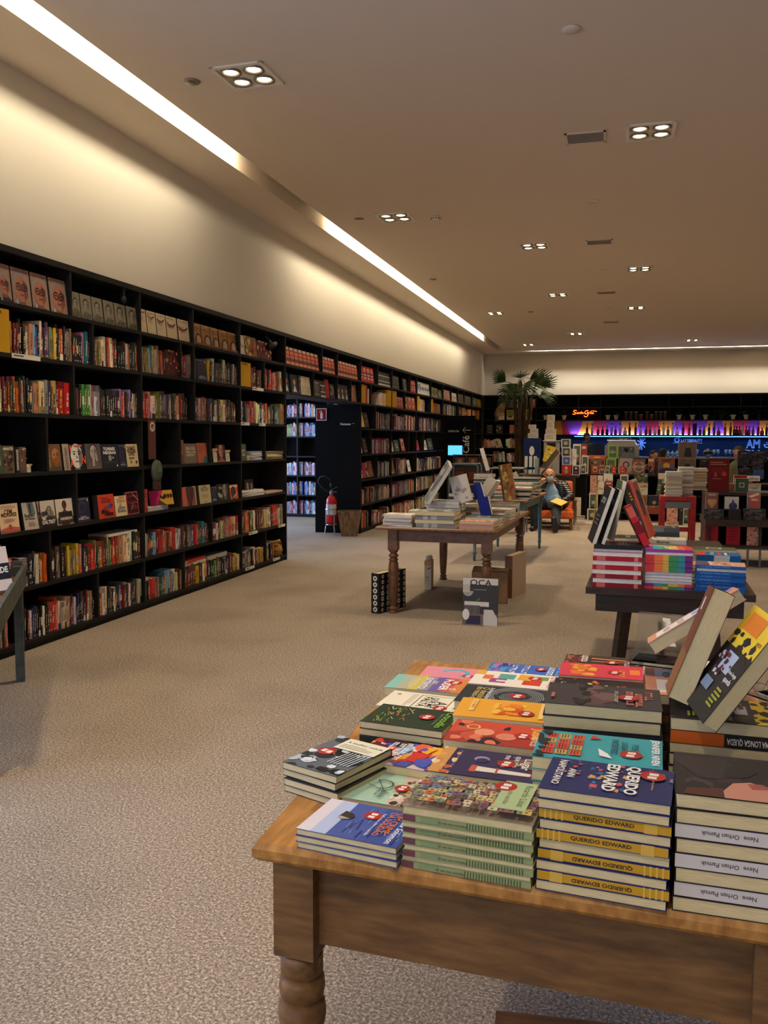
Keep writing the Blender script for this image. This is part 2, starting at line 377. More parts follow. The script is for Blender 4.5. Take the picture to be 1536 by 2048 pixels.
@design
def arte(k):
    k.rect(0, 0, 1, 1, (232, 224, 200)); k.lines(.1, .3, .9, .38, 3, (150, 140, 130), .004)
    for a, b, c, d in ((.1, .42, .9, .43), (.1, .86, .9, .87), (.1, .42, .115, .87), (.885, .42, .9, .87)): k.rect(a, b, c, d, (34, 32, 32))
    k.txt('AR', .4, .68, .42, (34, 32, 32)); k.txt('QUE ME', .2, .58, .6, (34, 32, 32)); k.txt('FALTA', .2, .48, .6, (34, 32, 32)); k.ell(.2, .12, .04, (190, 110, 90)); k.sticker(.78, .8, .13)
@design
def poder(k):
    cs = [(132, 190, 180), (178, 178, 150), (206, 188, 90), (150, 140, 160), (110, 90, 160), (196, 92, 80), (212, 130, 70)]
    for i, c in enumerate(cs): k.rect(0, i/7, 1, (i+1)/7+.01, c)
    k.txt('EXTINTO', .1, .42, .8, (240, 238, 230), bold=.02); k.txt('DO', .3, .55, .2, (240, 238, 230)); k.txt('PODER', .12, .68, .76, (240, 238, 230), bold=.03); k.txt('O', .7, .82, .14, (240, 238, 230)); k.lines(.2, .25, .9, .36, 4, (220, 218, 210), .004); k.sticker(.3, .84, .13)
@design
def pink(k):
    k.rect(0, 0, 1, 1, (222, 140, 156)); k.arc(.45, .52, .26, .05, .5, 4.6, (80, 178, 196)); k.poly([(.7, .12), (.78, .2), (.86, .12), (.78, .08)], (232, 176, 70)); k.sticker(.62, .75, .13)
@design
def stamps(k):
    k.rect(0, 0, 1, 1, (160, 140, 116)); r = random.Random(4)
    cs = [(176, 160, 122), (140, 96, 104), (122, 140, 112), (196, 172, 100), (108, 122, 150), (190, 104, 70), (206, 192, 160), (120, 84, 110), (96, 84, 72)]
    for i in range(11):
        for j in range(15):
            u, v = i/11+r.uniform(-.02, .01), j/15+r.uniform(-.02, .01); c = r.choice(cs); k.rect(u, v, u+r.uniform(.07, .12), v+r.uniform(.045, .075), c)
            k.ell(u+.045, v+.03, .022, tuple(int(q*.6) for q in c), n=7)
    k.rect(.12, .68, .92, .93, (170, 190, 140)); k.txt('Ricardo Lísias', .2, .85, .62, (70, 78, 60)); k.txt('O céu dos suicidas', .2, .74, .6, (120, 96, 80)); k.line(.15, .7, .5, .66, .02, (60, 80, 70)); k.sticker(.3, .70, .13)
@design
def lighthouse(k):
    k.rect(0, 0, 1, 1, (50, 42, 82)); k.rect(0, 0, 1, .12, (206, 150, 86)); k.blobs(2, 10, [(216, 160, 90), (196, 96, 60), (236, 200, 140)], (0, 0, 1, .2), (.05, .12))
    k.poly([(.62, .4), (.8, .42), (.78, .92), (.68, .92)], (226, 214, 196)); k.rect(.6, .36, .84, .42, (190, 90, 60)); k.poly([(.68, .92), (.73, 1), (.78, .92)], (190, 70, 50)); k.rect(.62, .6, .83, .62, (176, 70, 56))
    k.poly([(.35, .55), (.05, .95), (.55, .95)], (112, 84, 70)); k.ell(.35, .42, .11, (150, 140, 176)); k.ell(.4, .43, .09, (50, 42, 82))
    for i in range(9): k.line(.1+.08*i, .18, .16+.08*i, .2, .006, (210, 200, 210))
    k.txt('Lugar', .16, .78, .42, (238, 232, 220)); k.txt('que não', .1, .7, .42, (238, 232, 220)); k.txt('me disse', .1, .62, .46, (238, 232, 220)); k.txt('EMERY LORD', .1, .94, .8, (198, 84, 70)); k.sticker(.42, .66, .13)
@design
def redgirls(k):
    k.rect(0, 0, 1, 1, (206, 74, 52)); k.rect(.6, 0, 1, 1, (168, 52, 44)); k.blobs(8, 14, [(40, 30, 44), (226, 122, 92), (196, 84, 60)], (0, .05, 1, .6), (.1, .2), 9)
    k.ell(.5, .36, .16, (232, 150, 118)); k.ell(.62, .6, .16, (216, 130, 104)); k.arc(.3, .22, .1, .015, 0, 6.28, (236, 190, 110)); k.txt('cinco', .5, .86, .4, (240, 220, 200)); k.txt('Júlias', .1, .8, .5, (246, 180, 90), bold=.03); k.sticker(.5, .76, .14)
@design
def splash(k):
    k.rect(0, 0, 1, 1, (232, 166, 52)); k.blobs(6, 34, [(222, 110, 36), (236, 132, 44), (206, 84, 30), (240, 190, 80)], (.2, .4, .8, .76), (.06, .16), 9); k.ell(.5, .58, .1, (240, 180, 60)); k.rect(.1, .14, .7, .2, (240, 206, 130)); k.glyphs(.16, .155, .6, .185, (220, 150, 60), 8, 9); k.rect(.1, .92, .9, .97, (240, 206, 130)); k.sticker(.68, .78, .13)
@design
def swirl(k):
    k.rect(0, 0, 1, 1, (44, 48, 56))
    for i in range(14): k.arc(.5, .66, .05+.035*i, .006, i*.7, i*.7+4.6, (120+5*i, 126+5*i, 136+4*i), 16)
    k.txt('O demônio', .1, .22, .8, (206, 182, 110)); k.txt('do meio-dia', .1, .15, .8, (206, 182, 110)); k.txt('Andrew Solomon', .1, .31, .8, (226, 226, 230)); k.sticker(.45, .66, .14)
@design
def letters(k):
    k.rect(0, 0, 1, 1, (236, 228, 216)); k.rect(0, 0, .3, .12, (222, 176, 70)); k.rect(.5, .22, .8, .42, (160, 70, 140)); k.rect(.6, .3, .7, .46, (236, 228, 216)); k.rect(.15, .3, .5, .5, (90, 170, 150)); k.rect(.4, .62, .8, .84, (206, 66, 44)); k.rect(.1, .54, .5, .7, (226, 170, 60)); k.rect(.15, .75, .4, .9, (110, 160, 80)); k.rect(.3, .12, .6, .24, (222, 120, 60)); k.txt('O PODER', .1, .92, .8, (196, 70, 60)); k.sticker(.3, .74, .13)
@design
def blues(k):
    k.rect(0, 0, 1, 1, (64, 104, 190)); k.blobs(12, 22, [(60, 160, 200), (170, 120, 190), (40, 60, 150), (196, 90, 150)], (0, 0, 1, .35), (.1, .2), 5); k.glyphs(.1, .3, .9, .38, (236, 240, 246), 5, 1); k.glyphs(.1, .46, .9, .54, (236, 240, 246), 5, 2); k.glyphs(.1, .8, .9, .88, (226, 236, 246), 4, 3); k.glyphs(.1, .92, .9, .98, (120, 200, 226), 5, 4); k.sticker(.4, .7, .14)
@design
def querido(k):
    k.rect(0, 0, 1, 1, (38, 44, 96)); k.blobs(21, 34, [(60, 140, 190), (206, 90, 100), (40, 100, 150), (220, 160, 80)], (.0, .34, .95, .64), (.02, .07), 4); k.blobs(22, 16, [(60, 140, 190), (206, 90, 100)], (0, .1, .5, .3), (.01, .04), 4); k.blobs(23, 12, [(60, 140, 190), (206, 90, 100)], (0, .7, .4, 1), (.01, .05), 4)
    k.txt('QUERIDO', .06, .62, .84, (240, 236, 226), bold=.035); k.txt('EDWARD', .06, .47, .82, (240, 236, 226), bold=.035); k.txt('ANN', .36, .18, .26, (240, 236, 226), bold=.02); k.txt('NAPOLITANO', .12, .08, .76, (240, 236, 226), bold=.02); k.txt('Eleito um dos melhores', .3, .84, .4, (200, 160, 80)); k.sticker(.28, .84, .14)
@design
def niven(k):
    k.rect(0, 0, 1, 1, (60, 160, 170))
    for i in range(4):
        for j in range(3): k.rect(.1+.2*i, .06+.11*j, .27+.2*i, .155+.11*j, [(206, 62, 48), (190, 160, 90), (206, 90, 60)][(i+j) % 3]); k.lines(.12+.2*i, .07+.11*j, .25+.2*i, .14+.11*j, 3, (60, 40, 40), .004)
    k.blobs(14, 8, [(30, 44, 50)], (0, 0, 1, .1), (.06, .14)); k.poly([(.55, .5), (.8, .52), (.86, .62), (.7, .58)], (236, 236, 232)); k.poly([(.1, .44), (.2, .52), (.24, .42)], (206, 62, 48))
    for i, t in enumerate(('POR', 'LUGARES', 'INCRÍVEIS')): k.txt(t, .18+.06*(2-i), .76-.08*i, (.22, .44, .5)[i], (28, 44, 50)); pass
    k.txt('JENNIFER NIVEN', .06, .9, .88, (240, 240, 236), bold=.03); k.sticker(.66, .76, .13)
@design
def companhia(k):
    k.rect(0, 0, 1, 1, (62, 56, 60)); k.blobs(15, 14, [(112, 84, 84), (92, 66, 68)], (.0, .34, 1, .6), (.12, .24), 8); k.blobs(17, 12, [(32, 30, 34)], (0, .2, 1, .4), (.06, .12), 5)
    k.glyphs(.2, .86, .6, .93, (206, 120, 104), 4, 2); k.glyphs(.3, .78, .95, .84, (206, 120, 104), 6, 3); k.glyphs(.25, .7, .9, .76, (206, 120, 104), 7, 5); k.glyphs(.3, .6, .85, .63, (196, 180, 176), 10, 4); k.rect(.6, .05, .8, .08, (180, 110, 90)); k.sticker(.6, .72, .13)
@design
def magenta(k):
    k.rect(0, 0, 1, 1, (196, 40, 134)); k.blobs(18, 10, [(232, 130, 60), (150, 24, 110)], (0, .3, 1, .6), (.04, .12), 5); k.glyphs(.1, .2, .5, .25, (60, 10, 50), 6, 1); k.glyphs(.2, .84, .8, .92, (60, 10, 50), 4, 2); k.glyphs(.2, .6, .7, .68, (60, 10, 50), 4, 5); k.sticker(.5, .68, .14)
@design
def flowers(k):
    k.rect(0, 0, 1, 1, (40, 32, 36)); k.blobs(19, 24, [(206, 120, 60), (196, 60, 60), (226, 180, 110), (120, 120, 60)], (0, 0, 1, 1), (.03, .09), 6); k.glyphs(.3, .08, .6, .14, (220, 210, 200), 3, 1)
@design
def pinkyellow(k):
    k.rect(0, 0, 1, 1, (216, 62, 82)); k.blobs(20, 16, [(236, 170, 50), (226, 120, 50)], (.1, .1, .9, .45), (.08, .2), 8); k.rect(.3, .84, .7, .96, (236, 130, 60)); k.glyphs(.4, .72, .9, .78, (240, 190, 90), 5, 1); k.sticker(.6, .66, .14)
@design
def hands(k):
    k.rect(0, 0, 1, 1, (74, 52, 48)); k.blobs(31, 26, [(150, 60, 50), (196, 120, 90)], (0, 0, 1, .25), (.03, .08)); k.line(.3, .35, .34, .8, .07, (226, 160, 96)); k.line(.55, .35, .5, .8, .07, (206, 110, 70)); k.glyphs(.2, .88, .7, .96, (236, 226, 214), 5, 1); k.glyphs(.4, .78, .95, .84, (236, 226, 214), 6, 2); k.glyphs(.1, .22, .7, .3, (236, 226, 214), 5, 3); k.sticker(.6, .62, .14)
@design
def neve(k):
    k.rect(0, 0, 1, 1, (40, 34, 36)); k.blobs(33, 16, [(52, 42, 44), (34, 30, 34), (66, 56, 58)], (.1, 0, 1, 1), (.15, .3), 9)
    k.poly([(1, .26), (.88, .25), (.66, .32), (.6, .42), (.68, .5), (.64, .58), (.72, .68), (.66, .8), (.72, 1), (1, 1)], (196, 138, 118)); k.poly([(.76, .42), (.64, .40), (.62, .48), (.72, .54)], (160, 84, 76)); k.poly([(1, .04), (.86, .06), (.8, .26), (1, .26)], (84, 44, 40)); k.ell(.8, .86, .05, (50, 36, 36)); k.poly([(.8, .6), (.7, .58), (.7, .64)], (120, 76, 66)); k.poly([(.95, .6), (.8, .52), (.8, .88), (.95, .9)], (214, 160, 140))
    k.txt('Neve', .1, .8, .56, (236, 236, 236)); k.txt('Orhan Pamuk', .14, .7, .34, (150, 150, 155))
@design
def hornby(k):
    k.rect(0, 0, 1, 1, (48, 42, 36)); k.rect(0, .62, 1, 1, (226, 190, 52)); k.blobs(35, 14, [(48, 42, 36)], (0, .55, 1, .76), (.06, .12), 5); k.rect(.15, .78, .7, .95, (222, 126, 44)); k.txt('NICK', .8, .74, .16, (110, 70, 30)); k.rect(.3, .4, .66, .58, (176, 180, 196)); k.blobs(36, 18, [(110, 52, 46), (200, 190, 186), (60, 36, 34)], (.1, .34, .66, .56), (.03, .08), 4); k.lines(.7, .12, .94, .3, 5, (150, 150, 50), .01); k.txt('Uma longa', .66, .42, .3, (236, 232, 226)); k.txt('queda', .7, .34, .24, (236, 232, 226)); k.rect(.06, .06, .2, .14, (200, 90, 40)); k.rect(.2, .2, .5, .3, (120, 134, 150))
@design
def purplebook(k):
    k.rect(0, 0, 1, 1, (216, 150, 116)); k.rect(0, .5, 1, .86, (84, 78, 156)); k.rect(.15, .1, .85, .66, (232, 226, 214)); k.txt('UMA', .3, .5, .4, (84, 78, 156)); k.txt('OUTRA', .22, .34, .56, (60, 60, 70)); k.txt('VIDA', .3, .18, .4, (60, 60, 70)); k.ell(.3, .9, .12, (130, 120, 190))
# ---- shelf display designs
@design
def glassesman(k): k.rect(0, 0, 1, 1, (150, 122, 104)); k.head(.5, .46, .42, (168, 108, 88), (140, 132, 128), True, (44, 40, 46)); k.rect(.12, .0, .22, .12, (150, 170, 190)); k.txt('Woody Allen', .12, .88, .76, (120, 76, 60))
@design
def soldier(k): k.rect(0, 0, 1, 1, (124, 116, 100)); k.head(.5, .56, .26, (142, 134, 118), (52, 48, 42), False, (92, 86, 72)); k.blobs(41, 26, [(50, 46, 38), (120, 112, 94)], (.05, .0, .95, .22), (.03, .07), 5)
@design
def cream(k): k.rect(0, 0, 1, 1, (206, 186, 152)); k.glyphs(.1, .86, .8, .92, (50, 40, 34), 8, 1); k.arc(.4, 1.15, .62, .035, 3.9, 5.4, (112, 24, 32)); k.glyphs(.1, .56, .45, .63, (70, 50, 30), 3, 1); k.glyphs(.1, .46, .55, .53, (70, 50, 30), 5, 2)
@design
def coffee(k): k.rect(0, 0, 1, 1, (168, 116, 56)); k.glyphs(.1, .74, .9, .82, (90, 50, 20), 9, 1); k.glyphs(.1, .62, .9, .7, (90, 50, 20), 9, 2); k.arc(.5, .22, .32, .05, 0, PI, (40, 22, 16)); k.ell(.5, .2, .27, (176, 140, 116)); k.rect(.1, .9, .9, .93, (200, 150, 90)); k.rect(0, 0, 1, .08, (120, 80, 44))
@design
def collage(k): k.rect(0, 0, 1, 1, (150, 110, 70)); k.blobs(44, 26, [(196, 170, 90), (150, 60, 40), (90, 100, 60), (120, 76, 50)], (0, 0, 1, 1), (.08, .2), 5)
@design
def ybin(k): k.rect(0, 0, 1, 1, (188, 140, 28)); k.txt('Livraria', .12, .88, .6, (70, 50, 16))
@design
def milagres(k): k.rect(0, 0, 1, 1, (222, 190, 156)); k.txt('CEM', .26, .64, .42, (60, 30, 26), bold=.03); k.txt('MILAGRES', .1, .55, .8, (60, 30, 26), bold=.03); k.lines(.1, .84, .9, .96, 3, (160, 120, 100), .006); k.lines(.2, .34, .8, .5, 4, (140, 90, 76), .006); k.poly([(0, .04), (1, .04), (1, .14), (.6, .2), (.4, .2), (0, .14)], (196, 92, 76)); k.rect(.42, .1, .56, .28, (176, 70, 60))
@design
def castle(k): k.rect(0, 0, 1, 1, (178, 168, 150)); k.poly([(.4, .5), (.9, .55), (.8, 1), (.35, 1)], (96, 104, 112)); k.poly([(.5, .6), (.6, .6), (.6, .95), (.5, .95)], (40, 40, 44)); k.txt('Bastião', .1, .46, .7, (40, 60, 44), bold=.02); k.txt('do Reino', .1, .36, .7, (60, 50, 80), bold=.02); k.lines(.3, .12, .8, .3, 3, (176, 80, 70), .01)
@design
def daltrey(k): k.rect(0, 0, 1, 1, (196, 184, 170)); k.blobs(46, 16, [(60, 56, 54), (120, 112, 106)], (0, .1, 1, .6), (.1, .2), 6); k.head(.62, .6, .13, (150, 138, 126), (96, 88, 80), False, (54, 50, 48)); k.rect(0, 0, 1, .26, (40, 34, 32)); k.txt('DALTREY', .14, .12, .76, (236, 230, 224), h=.14, bold=.02); k.txt('Roger', .16, .28, .2, (236, 230, 224)); k.rect(0, 0, .08, 1, (70, 36, 30))
@design
def boxer(k): k.rect(0, 0, 1, 1, (206, 194, 178)); k.head(.5, .74, .12, (96, 66, 52), (30, 24, 22), False, (110, 72, 52)); k.rect(.12, .3, .9, .5, (44, 36, 34)); k.rect(.05, .06, .95, .3, (66, 50, 42)); k.txt('ANDERSON', .16, .18, .7, (226, 216, 200), bold=.02)
@design
def hamilton(k): k.rect(0, 0, 1, 1, (38, 38, 62)); k.txt('Alexander', .3, .18, .4, (190, 186, 190)); k.txt('HAMILTON', .14, .08, .72, (200, 196, 200)); k.arc(.45, .6, .22, .008, 0, 6.28, (92, 90, 110), 16); k.arc(.5, .5, .3, .008, 1, 4, (92, 90, 110), 16); k.txt('RON CHERNOW', .1, .9, .7, (150, 150, 160)); k.rect(.84, .82, .9, .95, (200, 200, 205))
@design
def walker(k): k.rect(0, 0, 1, 1, (196, 62, 42)); k.lines(.2, .64, .85, .88, 3, (60, 20, 20), .014); k.blobs(48, 9, [(52, 60, 120), (70, 90, 150)], (.35, .4, .9, .6), (.06, .12), 7); k.txt('alice', .14, .22, .4, (30, 14, 14), bold=.03); k.txt('walker', .3, .1, .6, (30, 14, 14), bold=.03)
@design
def didion(k): k.rect(0, 0, 1, 1, (214, 196, 152)); k.txt('Joan', .36, .78, .5, (160, 60, 40)); k.txt('Didion', .2, .66, .7, (160, 60, 40)); k.txt('O', .4, .5, .14, (60, 70, 110)); k.txt('Álbum', .26, .34, .6, (60, 70, 110)); k.txt('Branco', .2, .18, .7, (60, 70, 110))
@design
def career(k): k.rect(0, 0, 1, 1, (176, 70, 72)); k.rect(.07, .05, .93, .95, (58, 22, 28)); k.glyphs(.12, .76, .87, .84, (196, 60, 60), 8, 1); k.glyphs(.12, .48, .87, .56, (196, 60, 60), 8, 2); k.lines(.2, .22, .8, .42, 5, (130, 50, 54), .01); k.line(.4, .9, .85, .6, .02, (210, 200, 190)); k.line(.2, .2, .4, .5, .014, (210, 200, 190))
@design
def amantes(k): k.rect(0, 0, 1, 1, (96, 84, 66)); k.rect(0, .0, .04, 1, (60, 60, 50)); k.txt('AMANTES', .05, .84, .9, (226, 216, 196), h=.1, bold=.03); k.blobs(50, 22, [(60, 48, 40), (140, 100, 76), (40, 34, 30)], (.1, .1, .9, .8), (.06, .16), 6)
@design
def medal(k): k.rect(0, 0, 1, 1, (100, 80, 62)); k.rect(.0, .0, .4, 1, (26, 24, 24)); k.rect(.12, .1, .32, .9, (220, 214, 200)); k.lines(.12, .1, .34, .9, 12, (26, 24, 24), .012); k.blobs(51, 12, [(176, 170, 150), (130, 60, 40)], (.45, 0, 1, 1), (.05, .12), 4)
@design
def portrait(k): k.rect(0, 0, 1, 1, (104, 78, 52)); k.head(.6, .56, .3, (170, 118, 78), (122, 76, 46), False, (76, 64, 58), (150, 82, 44)); k.txt('VAN GOGH', .17, .12, .82, (206, 150, 50), rot=90, h=.12)
@design
def anna(k): k.rect(0, 0, 1, 1, (26, 24, 26)); k.rect(0, 0, .28, 1, (160, 144, 128)); k.head(.6, .56, .3, (206, 200, 192), (34, 32, 34), False, (26, 24, 26), dark=(110, 106, 104)); k.txt('A', .28, .12, .16, (222, 96, 66), h=.3, bold=.03); k.txt('N', .8, .22, .18, (222, 96, 66), h=.3, bold=.03); k.rect(.3, .7, .36, .94, (222, 96, 66)); k.rect(.5, .9, .85, .96, (222, 96, 66)); k.lines(.08, .1, .2, .9, 8, (120, 100, 92), .02)
@design
def mourn(k): k.rect(0, 0, 1, 1, (84, 76, 76)); k.head(.5, .66, .24, (170, 156, 150), (60, 54, 56), False, (104, 84, 84)); k.poly([(.35, .1), (.5, .1), (.5, .55), (.36, .5)], (160, 146, 140)); k.poly([(.6, .3), (.72, .3), (.68, .62), (.56, .6)], (160, 146, 140))
@design
def torres(k): k.rect(0, 0, 1, 1, (32, 36, 46)); k.txt('TORRES', .12, .74, .7, (232, 230, 226), h=.13, bold=.03); k.txt('NEGRAS', .1, .58, .76, (232, 230, 226), h=.13, bold=.03); k.ell(.48, .42, .1, (150, 140, 126)); k.ell(.66, .43, .035, (200, 196, 190)); k.lines(.1, .2, .9, .3, 2, (80, 84, 100), .006); k.poly([(.82, .06), (.87, .16), (.92, .06)], (220, 220, 220))
@design
def demi(k): k.rect(0, 0, 1, 1, (206, 184, 140)); k.txt('DEMÔ', .1, .72, .7, (60, 36, 30), bold=.03); k.txt('PODER', .1, .6, .76, (60, 36, 30), bold=.03); k.txt('DAS', .2, .48, .5, (60, 36, 30), bold=.03); k.rect(.2, .34, .66, .42, (120, 90, 60)); k.ell(.35, .22, .08, (130, 100, 60)); k.ell(.8, .2, .08, (96, 60, 40))
@design
def tape(k): k.rect(0, 0, 1, 1, (120, 106, 92)); k.txt('DE CU', .2, .68, .7, (220, 210, 196), h=.15, bold=.03); k.txt('PRA LUA', .2, .52, .74, (220, 210, 196), h=.12, bold=.02); k.lines(.2, .36, .9, .5, 4, (200, 190, 176), .01)
@design
def salmon(k): k.rect(0, 0, 1, 1, (186, 100, 74)); k.ell(.8, .06, .26, (46, 110, 110)); k.lines(.1, .5, .7, .9, 5, (150, 70, 54), .012)
@design
def woman(k): k.rect(0, 0, 1, 1, (60, 30, 26)); k.head(.5, .66, .3, (190, 130, 106), (46, 24, 20), False, (170, 96, 80))
@design
def redportrait(k): k.rect(0, 0, 1, 1, (196, 176, 150)); k.rect(.06, .04, .94, .96, (136, 80, 66)); k.head(.55, .6, .25, (84, 56, 46), (30, 22, 20), False, (196, 72, 44)); k.rect(0, 0, .3, 1, (196, 92, 80))
@design
def joe(k): k.rect(0, 0, 1, 1, (192, 182, 138)); k.txt('JOE', .3, .8, .36, (110, 90, 60)); k.txt('BIDEN', .2, .66, .6, (110, 90, 60)); k.lines(.2, .3, .8, .52, 4, (176, 130, 90), .008); k.poly([(.46, .08), (.5, .16), (.54, .08)], (60, 50, 40))
@design
def bw(k): k.rect(0, 0, 1, 1, (44, 42, 42)); k.head(.62, .62, .2, (150, 144, 138), (30, 28, 28), False, (60, 56, 54)); k.blobs(55, 8, [(170, 164, 156), (90, 84, 80)], (0, .1, .5, .5), (.06, .14), 6); k.lines(.1, .7, .4, .86, 3, (190, 170, 60), .014)
@design
def orangeman(k): k.rect(0, 0, 1, 1, (198, 96, 60)); k.rect(0, .8, 1, .96, (226, 190, 170)); k.head(.4, .4, .25, (84, 60, 50), (34, 26, 24), False, (60, 44, 40)); k.line(.3, .1, .8, .4, .08, (190, 186, 196))
@design
def group(k): k.rect(0, 0, 1, 1, (50, 44, 42)); k.head(.3, .6, .16, (150, 136, 122), (30, 28, 26), False, (90, 84, 76)); k.head(.7, .55, .15, (140, 126, 112), (30, 28, 26), False, (130, 124, 116))
@design
def pinkyel(k): k.rect(0, 0, 1, 1, (196, 36, 110)); k.poly([(.4, 0), (1, 0), (1, 1), (.8, 1)], (206, 156, 56)); k.poly([(.4, .0), (.9, 0), (.5, .4)], (90, 60, 40)); k.blobs(57, 6, [(60, 40, 30)], (.6, .4, 1, .8), (.06, .14), 6)
@design
def brick(k): k.rect(0, 0, 1, 1, (150, 52, 40)); k.rect(.08, .84, .8, .98, (206, 190, 170)); k.rect(.1, .6, .9, .76, (226, 120, 86)); k.rect(.1, .4, .9, .54, (206, 120, 90)); k.rect(.05, .26, .95, .36, (90, 60, 84)); k.rect(.05, .06, .95, .2, (214, 150, 110))
@design
def redwhite(k): k.rect(0, 0, 1, 1, (190, 32, 34)); k.rect(0, .36, 1, .56, (44, 36, 40)); k.rect(.15, .4, .85, .5, (190, 190, 190)); k.rect(.3, .2, .7, .3, (230, 220, 216)); k.lines(.2, .66, .8, .9, 3, (230, 200, 190), .02)
@design
def blackwhite(k): k.rect(0, 0, 1, 1, (30, 28, 28)); k.rect(0, .68, 1, .74, (200, 196, 190)); k.rect(0, .3, 1, .36, (200, 196, 190)); k.rect(0, 0, 1, .14, (200, 196, 190)); k.ell(.5, .52, .2, (110, 104, 98))
@design
def darkcov(k): k.rect(0, 0, 1, 1, (52, 48, 46)); k.ell(.5, .5, .25, (92, 84, 78)); k.rect(.2, .78, .8, .86, (150, 140, 130)); k.rect(.2, .1, .8, .18, (140, 130, 120))
@design
def bluefish(k): k.rect(0, 0, 1, 1, (222, 220, 214)); k.poly([(.1, .5), (.5, .25), (.5, .75)], (30, 56, 150)); k.poly([(.5, .5), (.9, .3), (.9, .7)], (30, 56, 150))
@design
def starmen(k): k.rect(0, 0, 1, 1, (44, 52, 66)); k.ell(.5, .6, .16, (200, 130, 90)); k.poly([(.2, .1), (.5, .45), (.8, .1)], (196, 186, 170))
@design
def cocov(k): k.rect(0, 0, 1, 1, (214, 202, 178)); k.rect(.2, .66, .24, .8, (40, 40, 40)); k.rect(.7, .66, .74, .8, (40, 40, 40)); k.lines(.1, .1, .9, .5, 6, (140, 130, 116), .008)
@design
def brownface(k): k.rect(0, 0, 1, 1, (140, 94, 62)); k.head(.55, .5, .3, (176, 122, 84), (112, 74, 48), False, (120, 80, 52))
@design
def ships(k): k.rect(0, 0, 1, 1, (160, 160, 84)); k.rect(.08, .1, .92, .9, (110, 118, 54)); k.rect(.08, .1, .92, .36, (176, 170, 130)); k.ell(.5, .3, .3, (60, 40, 34), ry=.08)
@design
def redface(k): k.rect(0, 0, 1, 1, (150, 60, 46)); k.ell(.5, .5, .3, (196, 150, 110)); k.rect(.2, .8, .8, .9, (220, 200, 180)); k.ell(.5, .5, .16, (90, 40, 36))
@design
def lenin(k): k.rect(0, 0, 1, 1, (196, 186, 180)); k.rect(0, 0, 1, .3, (196, 60, 66)); k.blobs(61, 16, [(90, 80, 84), (160, 150, 150), (50, 44, 48)], (0, .3, 1, 1), (.08, .18), 6)
@design
def pride(k):
    for i, c in enumerate([(206, 60, 60), (222, 110, 60), (226, 180, 70), (80, 160, 90), (60, 170, 180), (150, 60, 150)]): k.rect(0, i/6, 1, (i+1)/6+.005, c)
    k.blobs(62, 14, [(236, 220, 160), (240, 236, 220)], (.15, .3, .85, .7), (.05, .12), 6)
@design
def bidenface(k): k.rect(0, 0, 1, 1, (206, 160, 140)); k.blobs(63, 12, [(226, 180, 160), (180, 120, 104)], (.1, .2, .9, .6), (.08, .18), 9); k.ell(.35, .4, .05, (50, 40, 40)); k.ell(.65, .4, .05, (50, 40, 40)); k.rect(0, .72, 1, 1, (96, 84, 120)); k.line(.2, .66, .9, .74, .05, (224, 214, 206))
@design
def bluecov(k): k.rect(0, 0, 1, 1, (30, 96, 170)); k.rect(0, .8, 1, 1, (196, 70, 50)); k.rect(.2, .3, .8, .36, (230, 230, 230)); k.rect(.2, .44, .8, .52, (214, 70, 56)); k.glyphs(.1, .6, .9, .68, (235, 235, 235), 8, 1)
@design
def creamcov(k): k.rect(0, 0, 1, 1, (206, 200, 176)); k.glyphs(.2, .4, .8, .46, (90, 96, 96), 8, 1); k.glyphs(.3, .3, .7, .36, (90, 96, 96), 6, 2); k.poly([(.5, .7), (.9, .75), (.85, .8), (.5, .74)], (70, 90, 60)); k.rect(0, .84, 1, 1, (214, 150, 110))
@design
def redcov(k): k.rect(0, 0, 1, 1, (170, 24, 40)); k.lines(.2, .2, .8, .8, 5, (120, 16, 30), .02)
@design
def blackcov(k): k.rect(0, 0, 1, 1, (24, 22, 24)); k.glyphs(.15, .7, .85, .8, (190, 186, 180), 5, 1); k.lines(.2, .3, .8, .5, 3, (120, 116, 112), .01)
@design
def artgrey(k): k.rect(0, 0, 1, 1, (140, 142, 140)); k.blobs(70, 14, [(190, 190, 184), (96, 98, 100), (214, 206, 186)], (0, 0, 1, 1), (.1, .24), 7)
@design
def whitecov(k): k.rect(0, 0, 1, 1, (222, 214, 200)); k.blobs(71, 8, [(196, 150, 130), (160, 150, 140)], (.1, .1, .9, .9), (.08, .18), 7)
@design
def greencov(k): k.rect(0, 0, 1, 1, (70, 86, 62)); k.rect(.3, .3, .7, .66, (200, 196, 180)); k.rect(.36, .36, .64, .6, (70, 86, 62))
@design
def patterned(k): k.rect(0, 0, 1, 1, (90, 40, 36)); k.blobs(72, 40, [(196, 150, 110), (60, 30, 30), (150, 60, 50)], (0, 0, 1, 1), (.04, .08), 5)
@design
def pinkpat(k): k.rect(0, 0, 1, 1, (206, 150, 130)); k.blobs(73, 24, [(176, 84, 70), (226, 196, 176), (150, 110, 90)], (0, 0, 1, 1), (.06, .14), 6)
